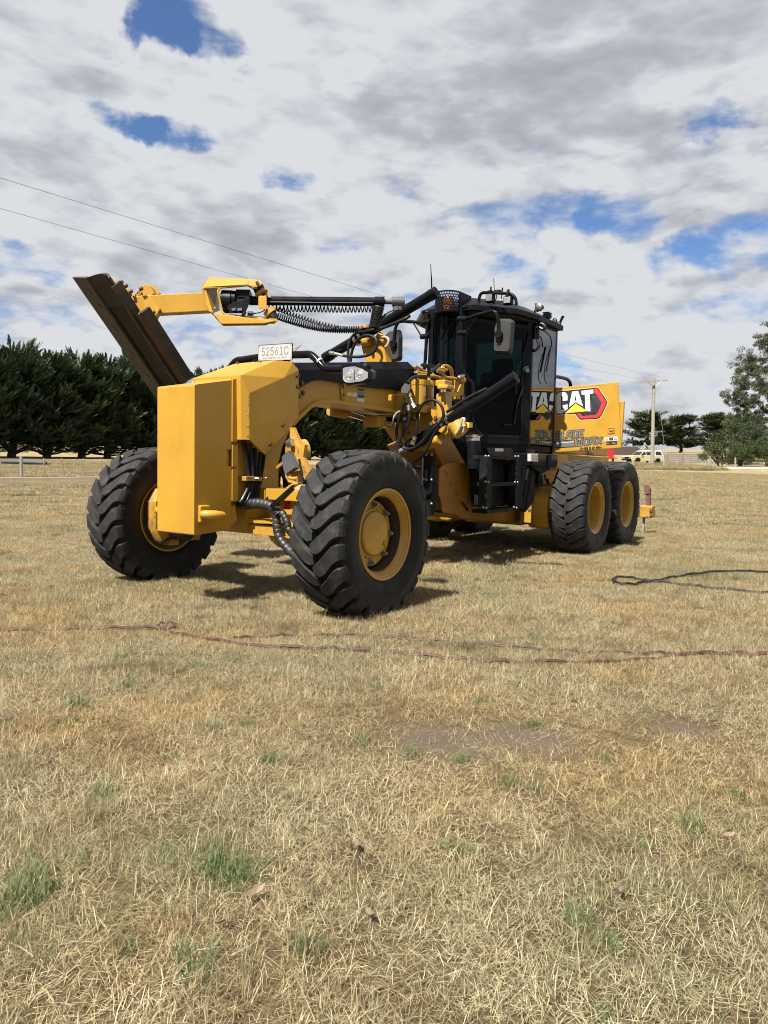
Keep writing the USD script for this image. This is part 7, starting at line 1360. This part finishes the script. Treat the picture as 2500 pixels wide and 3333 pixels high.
YD_ = thing('stock_yard_fence', 'weathered timber yard fence of wide grey planks right of the ute', 'fence')
ya, yb = np.array((-89.355, -17.523, 2.3)), np.array((-95.876, -13.294, 2.471)); yn = (yb - ya)[:2] / np.linalg.norm((yb - ya)[:2]); yl = np.linalg.norm((yb - ya)[:2]); rgf = np.random.default_rng(8)
ybz = (-91.957, -15.407, 1.743)[2]
ybt = (-92.02, -15.489, 3.176)[2]
for l in (0, .07, .15, .48, .81, 1.0):
    p = ya[:2] + yn * yl * l; part(YD_, 'post', box(-.11, .11, -.09, .09, 0, 1).apply_transform(np.diag([1, 1, ybt - ybz + .12 + rgf.uniform(-.1, .15), 1])).apply_translation([*p, ybz - .05]), 'wood_grey', 25)
hts = np.linspace(.14, (ybt - ybz) * .97, 6)
for k in range(3):
    for hz in hts:
        l0, l1 = (.16, .48, .81)[k], (.475, .805, .99)[k]; p0, p1 = ya[:2] + yn * yl * l0 - FW * .11, ya[:2] + yn * yl * l1 - FW * .11; dz0, dz1 = rgf.uniform(-.03, .03, 2); hh = rgf.uniform(.085, .11)
        part(YD_, 'plank', hull([(*(p + FW * o), ybz + hz + dz_ + s_ * hh) for p, dz_ in ((p0, dz0), (p1, dz1)) for o in (-.025, .025) for s_ in (-1, 1)]), 'wood_grey', 25)
for k in range(7):
    p = ya[:2] + yn * yl * (.0 + .021 * k) - FW * .12; part(YD_, 'paling', box(-.07, .07, -.02, .02, 0, 1.45 + rgf.uniform(-.1, .12)).apply_transform(trimesh.transformations.rotation_matrix(math.atan2(yn[1], yn[0]), [0, 0, 1])).apply_translation([*p, ybz - .05]), 'wood_grey', 25)
RMP = thing('loading_ramp', 'grey timber stock loading ramp behind the pale ute', 'loading ramp')
for (a_, b_, w_) in [((-96.514, -21.241, 2.197), (-96.627, -21.388, 4.768), .30), ((-97.874, -21.025, 2.22), (-97.96, -21.137, 4.176), .22), ((-97.367, -19.989, 2.231), (-97.454, -20.101, 4.197), .26)]: part(RMP, 'ramp_post', tube([a_, b_], w_ / 2, 8), 'wood_grey', 30)
for (a_, b_) in [((-96.453, -21.259, 4.536), (-97.37, -19.693, 2.765)), ((-96.433, -21.234, 4.084), (-97.097, -20.093, 2.754)), ((-96.413, -21.208, 3.631), (-96.884, -20.406, 2.746))]: part(RMP, 'ramp_rail', tube([a_, b_], .09, 6), 'wood_grey', 30)
FF = thing('far_fence', 'dark paling fence far off, right of the engine doors', 'fence')
fa, fb = np.array((-124.743, -36.909, 3.366)), np.array((-126.653, -30.543, 3.489))
for k in range(44):
    p = fa + (fb - fa) * k / 43; hz = float(height(p[0], p[1])); part(FF, 'paling', box(-.20, .20, -.03, .03, 0, 1).apply_transform(np.diag([1, 1, 1.45 + .2 * rgf.uniform(), 1])).apply_transform(trimesh.transformations.rotation_matrix(2.17, [0, 0, 1])).apply_translation([p[0], p[1], hz - .1]), 'bark_dark', 25)
POLE = thing('power_pole', 'weathered timber power pole with crossarm standing right of the grader', 'power pole')
pb_, pt_ = np.array((-72.146, -14.228, 1.575)), np.array((-72.63, -14.608, 10.543)); pb_[2] = min(pb_[2], float(height(pb_[0], pb_[1]))) - .2
part(POLE, 'pole', tube([pb_, pb_ + (pt_ - pb_) * .5, pt_], [.215, .18, .145], 14), 'wood_pale', 40)
ca, cb = np.array((-71.293, -15.633, 10.108)), np.array((-72.905, -13.281, 10.297)); cd = (cb - ca) / np.linalg.norm(cb - ca)
part(POLE, 'crossarm', hull([p + np.array([*FW, 0]) * o + np.array([0, 0, z_]) for p in (ca, cb) for o in (-.06, .06) for z_ in (-.07, .07)]), 'wood_grey', 25)
part(POLE, 'arm_brace', tube([(-71.636, -14.947, 10.091), (-71.892, -14.519, 9.672)], .022, 6), 'bolt_steel', 30); part(POLE, 'arm_brace', tube([(-72.372, -13.869, 10.143), (-72.069, -14.253, 9.634)], .022, 6), 'bolt_steel', 30)
for p in (ca + cd * .1, cb - cd * .1): part(POLE, 'insulator', tube([p + [0, 0, .07], p + [0, 0, .12], p + [0, 0, .2]], [.03, .055, .035], 10), 'white_decal', 40)
part(POLE, 'stay_wire', tube([(-72.655, -14.461, 9.632), (-71.767, -13.669, 7.051), (-71.41, -13.369, 6.127), (-69.808, -12.3, 1.428)], .014, 5), 'wire', 30); part(POLE, 'stay_insulator', tube([(-71.763, -13.682, 7.107), (-71.784, -13.62, 6.849)], .06, 8), 'wire', 30)
def wire(a, mid, b, label):
    a, mid, b = map(np.array, (a, mid, b)); d = (b - mid); pts = np.vstack([spline([a, (a + mid) / 2 - [0, 0, .35], mid, b], 14), b + d * 3 + [0, 0, .5]])
    w = part('/World', 'power_line', tube(pts, .0065, 5), 'wire', 30); tag(w, label, 'power line')
wire(cb - cd * .1 + [0, 0, .2], (-24.241, -15.252, 9.2), (-6.336, -16.182, 9), 'upper overhead wire running to the right end of the pole crossarm')
wire(ca + cd * .1 + [0, 0, .2], (-22.771, -18.351, 9.2), (-7.666, -18.719, 9), 'lower overhead wire running to the left end of the pole crossarm')
# ------------------------------------------------------------------ the ute
ux = (-84, -18.252)
UT = thing('ute', 'pale yellow ute with a white canopy parked by the yard fence', 'ute', (*ux, float(height(*ux)) + .02), -35)
bodyp = [(2.4, .45), (2.42, .78), (2.25, .95), (1.15, 1.05), (-2.35, 1.03), (-2.45, .50), (-1.95, .42), (-1.85, .68), (-1.5, .80), (-1.15, .68), (-1.05, .42), (1.0, .42), (1.1, .68), (1.45, .80), (1.8, .68), (1.9, .42)]
part(UT, 'body', plate_y(Polygon(bodyp).buffer(.03).buffer(-.03), -.84, .84), 'ute_paint', 30)
part(UT, 'cabin', hull([(1.15, y, 1.04) for y in (-.80, .80)] + [(.48, y, 1.56) for y in (-.66, .66)] + [(-.95, y, 1.58) for y in (-.66, .66)] + [(-1.05, y, 1.04) for y in (-.80, .80)]), 'ute_paint', 25)
part(UT, 'cabin_roof', hull([(.46, y, 1.565) for y in (-.65, .65)] + [(-.9, y, 1.585) for y in (-.65, .65)] + [(.2, y, 1.66) for y in (-.5, .5)] + [(-.9, y, 1.68) for y in (-.5, .5)]), 'ute_white', 30)
cnp = part(UT, 'canopy', hull([(-.96, y, 1.04) for y in (-.78, .78)] + [(-.96, y, 1.70) for y in (-.64, .64)] + [(-2.05, y, 1.70) for y in (-.64, .64)] + [(-2.4, y, 1.04) for y in (-.78, .78)]), 'ute_white', 25)
for s in (1, -1):
    fx = mirror if s == -1 else (lambda m: m)
    sl = lambda x0, x1, z0, z1, xt0, xt1: hull([(x, .802 - (z - 1.04) * .27 + o, z) for x, z in ((x0, z0), (x1, z0), (xt1, z1), (xt0, z1)) for o in (-.01, .008)])
    part(UT, 'side_glass', fx(sl(.95, .28, 1.10, 1.50, .50, .28)), 'dark_glass', 25); part(UT, 'side_glass', fx(sl(.18, -.45, 1.10, 1.50, .18, -.45)), 'dark_glass', 25); part(UT, 'side_glass', fx(sl(-1.2, -2.15, 1.14, 1.56, -1.2, -1.95)), 'dark_glass', 25)
    part(UT, 'side_mirror', fx(rbox(.85, 1.0, .84, 1.0, 1.08, 1.24, .02)), 'black_paint', 30)
    for x in (1.45, -1.5):
        part(UT, 'wheel', fx(revolve_y([(.62, .001), (.62, .33), (.66, .36), (.80, .36), (.84, .33), (.84, .21), (.80, .20), (.79, .001)], 28)).apply_translation([x, 0, .36]), 'black_dusty', 30)
part(UT, 'windscreen', hull([(1.16 - (z - 1.04) * 1.29 + o, y, z) for z, w_ in ((1.08, .72), (1.52, .60)) for y in (-w_, w_) for o in (-.01, .01)]), 'dark_glass', 25)
part(UT, 'front_bumper', rbox(2.38, 2.50, -.82, .82, .42, .62, .03), 'black_paint', 30)
for y in (-.62, .62): part(UT, 'head_lamp', rbox(2.36, 2.435, y - .14, y + .14, .68, .82, .015), 'steel', 30)
part(UT, 'grille', rbox(2.38, 2.432, -.42, .42, .66, .82, .01), 'black_paint', 30)
# red tank on a trailer behind the grader
rt = (-16.282, -1.91)
TK = thing('red_tank', 'small red tank on a trailer glimpsed under the open engine doors', 'tank', (*rt, 0.0), 124)
tz0, tz1 = (-16.294, -1.904, 1.519)[2], (-16.306, -1.919, 1.777)[2]
part(TK, 'tank_body', hull([(x, y, z) for x in (-.26, .24) for y in (-.3, .3) for z in (tz0, tz1)] + [(-.3, y, tz0) for y in (-.3, .3)]), 'red_tank', 25)
part(TK, 'tank_ledge', box(-.30, .33, -.34, .34, tz0 - .035, tz0 - .001), 'red_tank', 25)
part(TK, 'trailer_bed', box(-.9, .3, -.5, .5, .62, .74), 'grey_plastic', 25)
part(TK, 'tank_leg', cat([box(x, x + .05, y, y + .05, .74, tz0 - .036) for x in (-.26, .2) for y in (-.3, .25)]), 'grey_plastic', 25)
for y in (-.56, .56): part(TK, 'trailer_wheel', revolve_y([(-.07, .001), (-.07, .30), (-.05, .33), (.05, .33), (.07, .30), (.07, .001)], 24).apply_translation([-.3, y, .33]), 'black_dusty', 30)
part(TK, 'trailer_axle', tube([(-.3, -.5, .33), (-.3, .5, .33)], .04, 8), 'black_dusty')
part(TK, 'trailer_spring', cat([box(-.5, -.1, y, y + .05, .36, .62) for y in (-.40, .35)]), 'black_dusty')
# tall dry grass by the right-hand fence, the left rail and the pole
g = np.random.default_rng(91)
for k in range(260):
    px_, D_ = g.uniform(0, 1), g.uniform(66.5, 80); a_ = np.array((-66.94, -14.803)) * (1 - px_) + np.array((-71.492, -8.123)) * px_; p = a_ + FW * (D_ - 70); put(p[0], p[1], int(g.integers(10, 12)), 1.0, g.uniform(.6, 1.3))
for k in range(150):
    x = g.uniform(-22, 4); y = -22.3 + abs(g.normal(0, 1)) * 2.5; put(x, y, int(g.integers(10, 12)), .9, g.uniform(.3, .55))
for k in range(60):
    x = g.uniform(-40, -8); y = -31.2 + g.normal(0, .6); put(x, y, int(g.integers(10, 12)), .9, g.uniform(.5, .9))

gp.CreatePrototypesRel().SetTargets(protos)
gp.CreateProtoIndicesAttr(Vt.IntArray(idxs)); gp.CreatePositionsAttr(Vt.Vec3fArray([Gf.Vec3f(*map(float, p)) for p in pos]))
gp.CreateOrientationsAttr(Vt.QuathArray([Gf.Quath(*map(float, o)) for o in ori])); gp.CreateScalesAttr(Vt.Vec3fArray([Gf.Vec3f(*map(float, s)) for s in scl]))
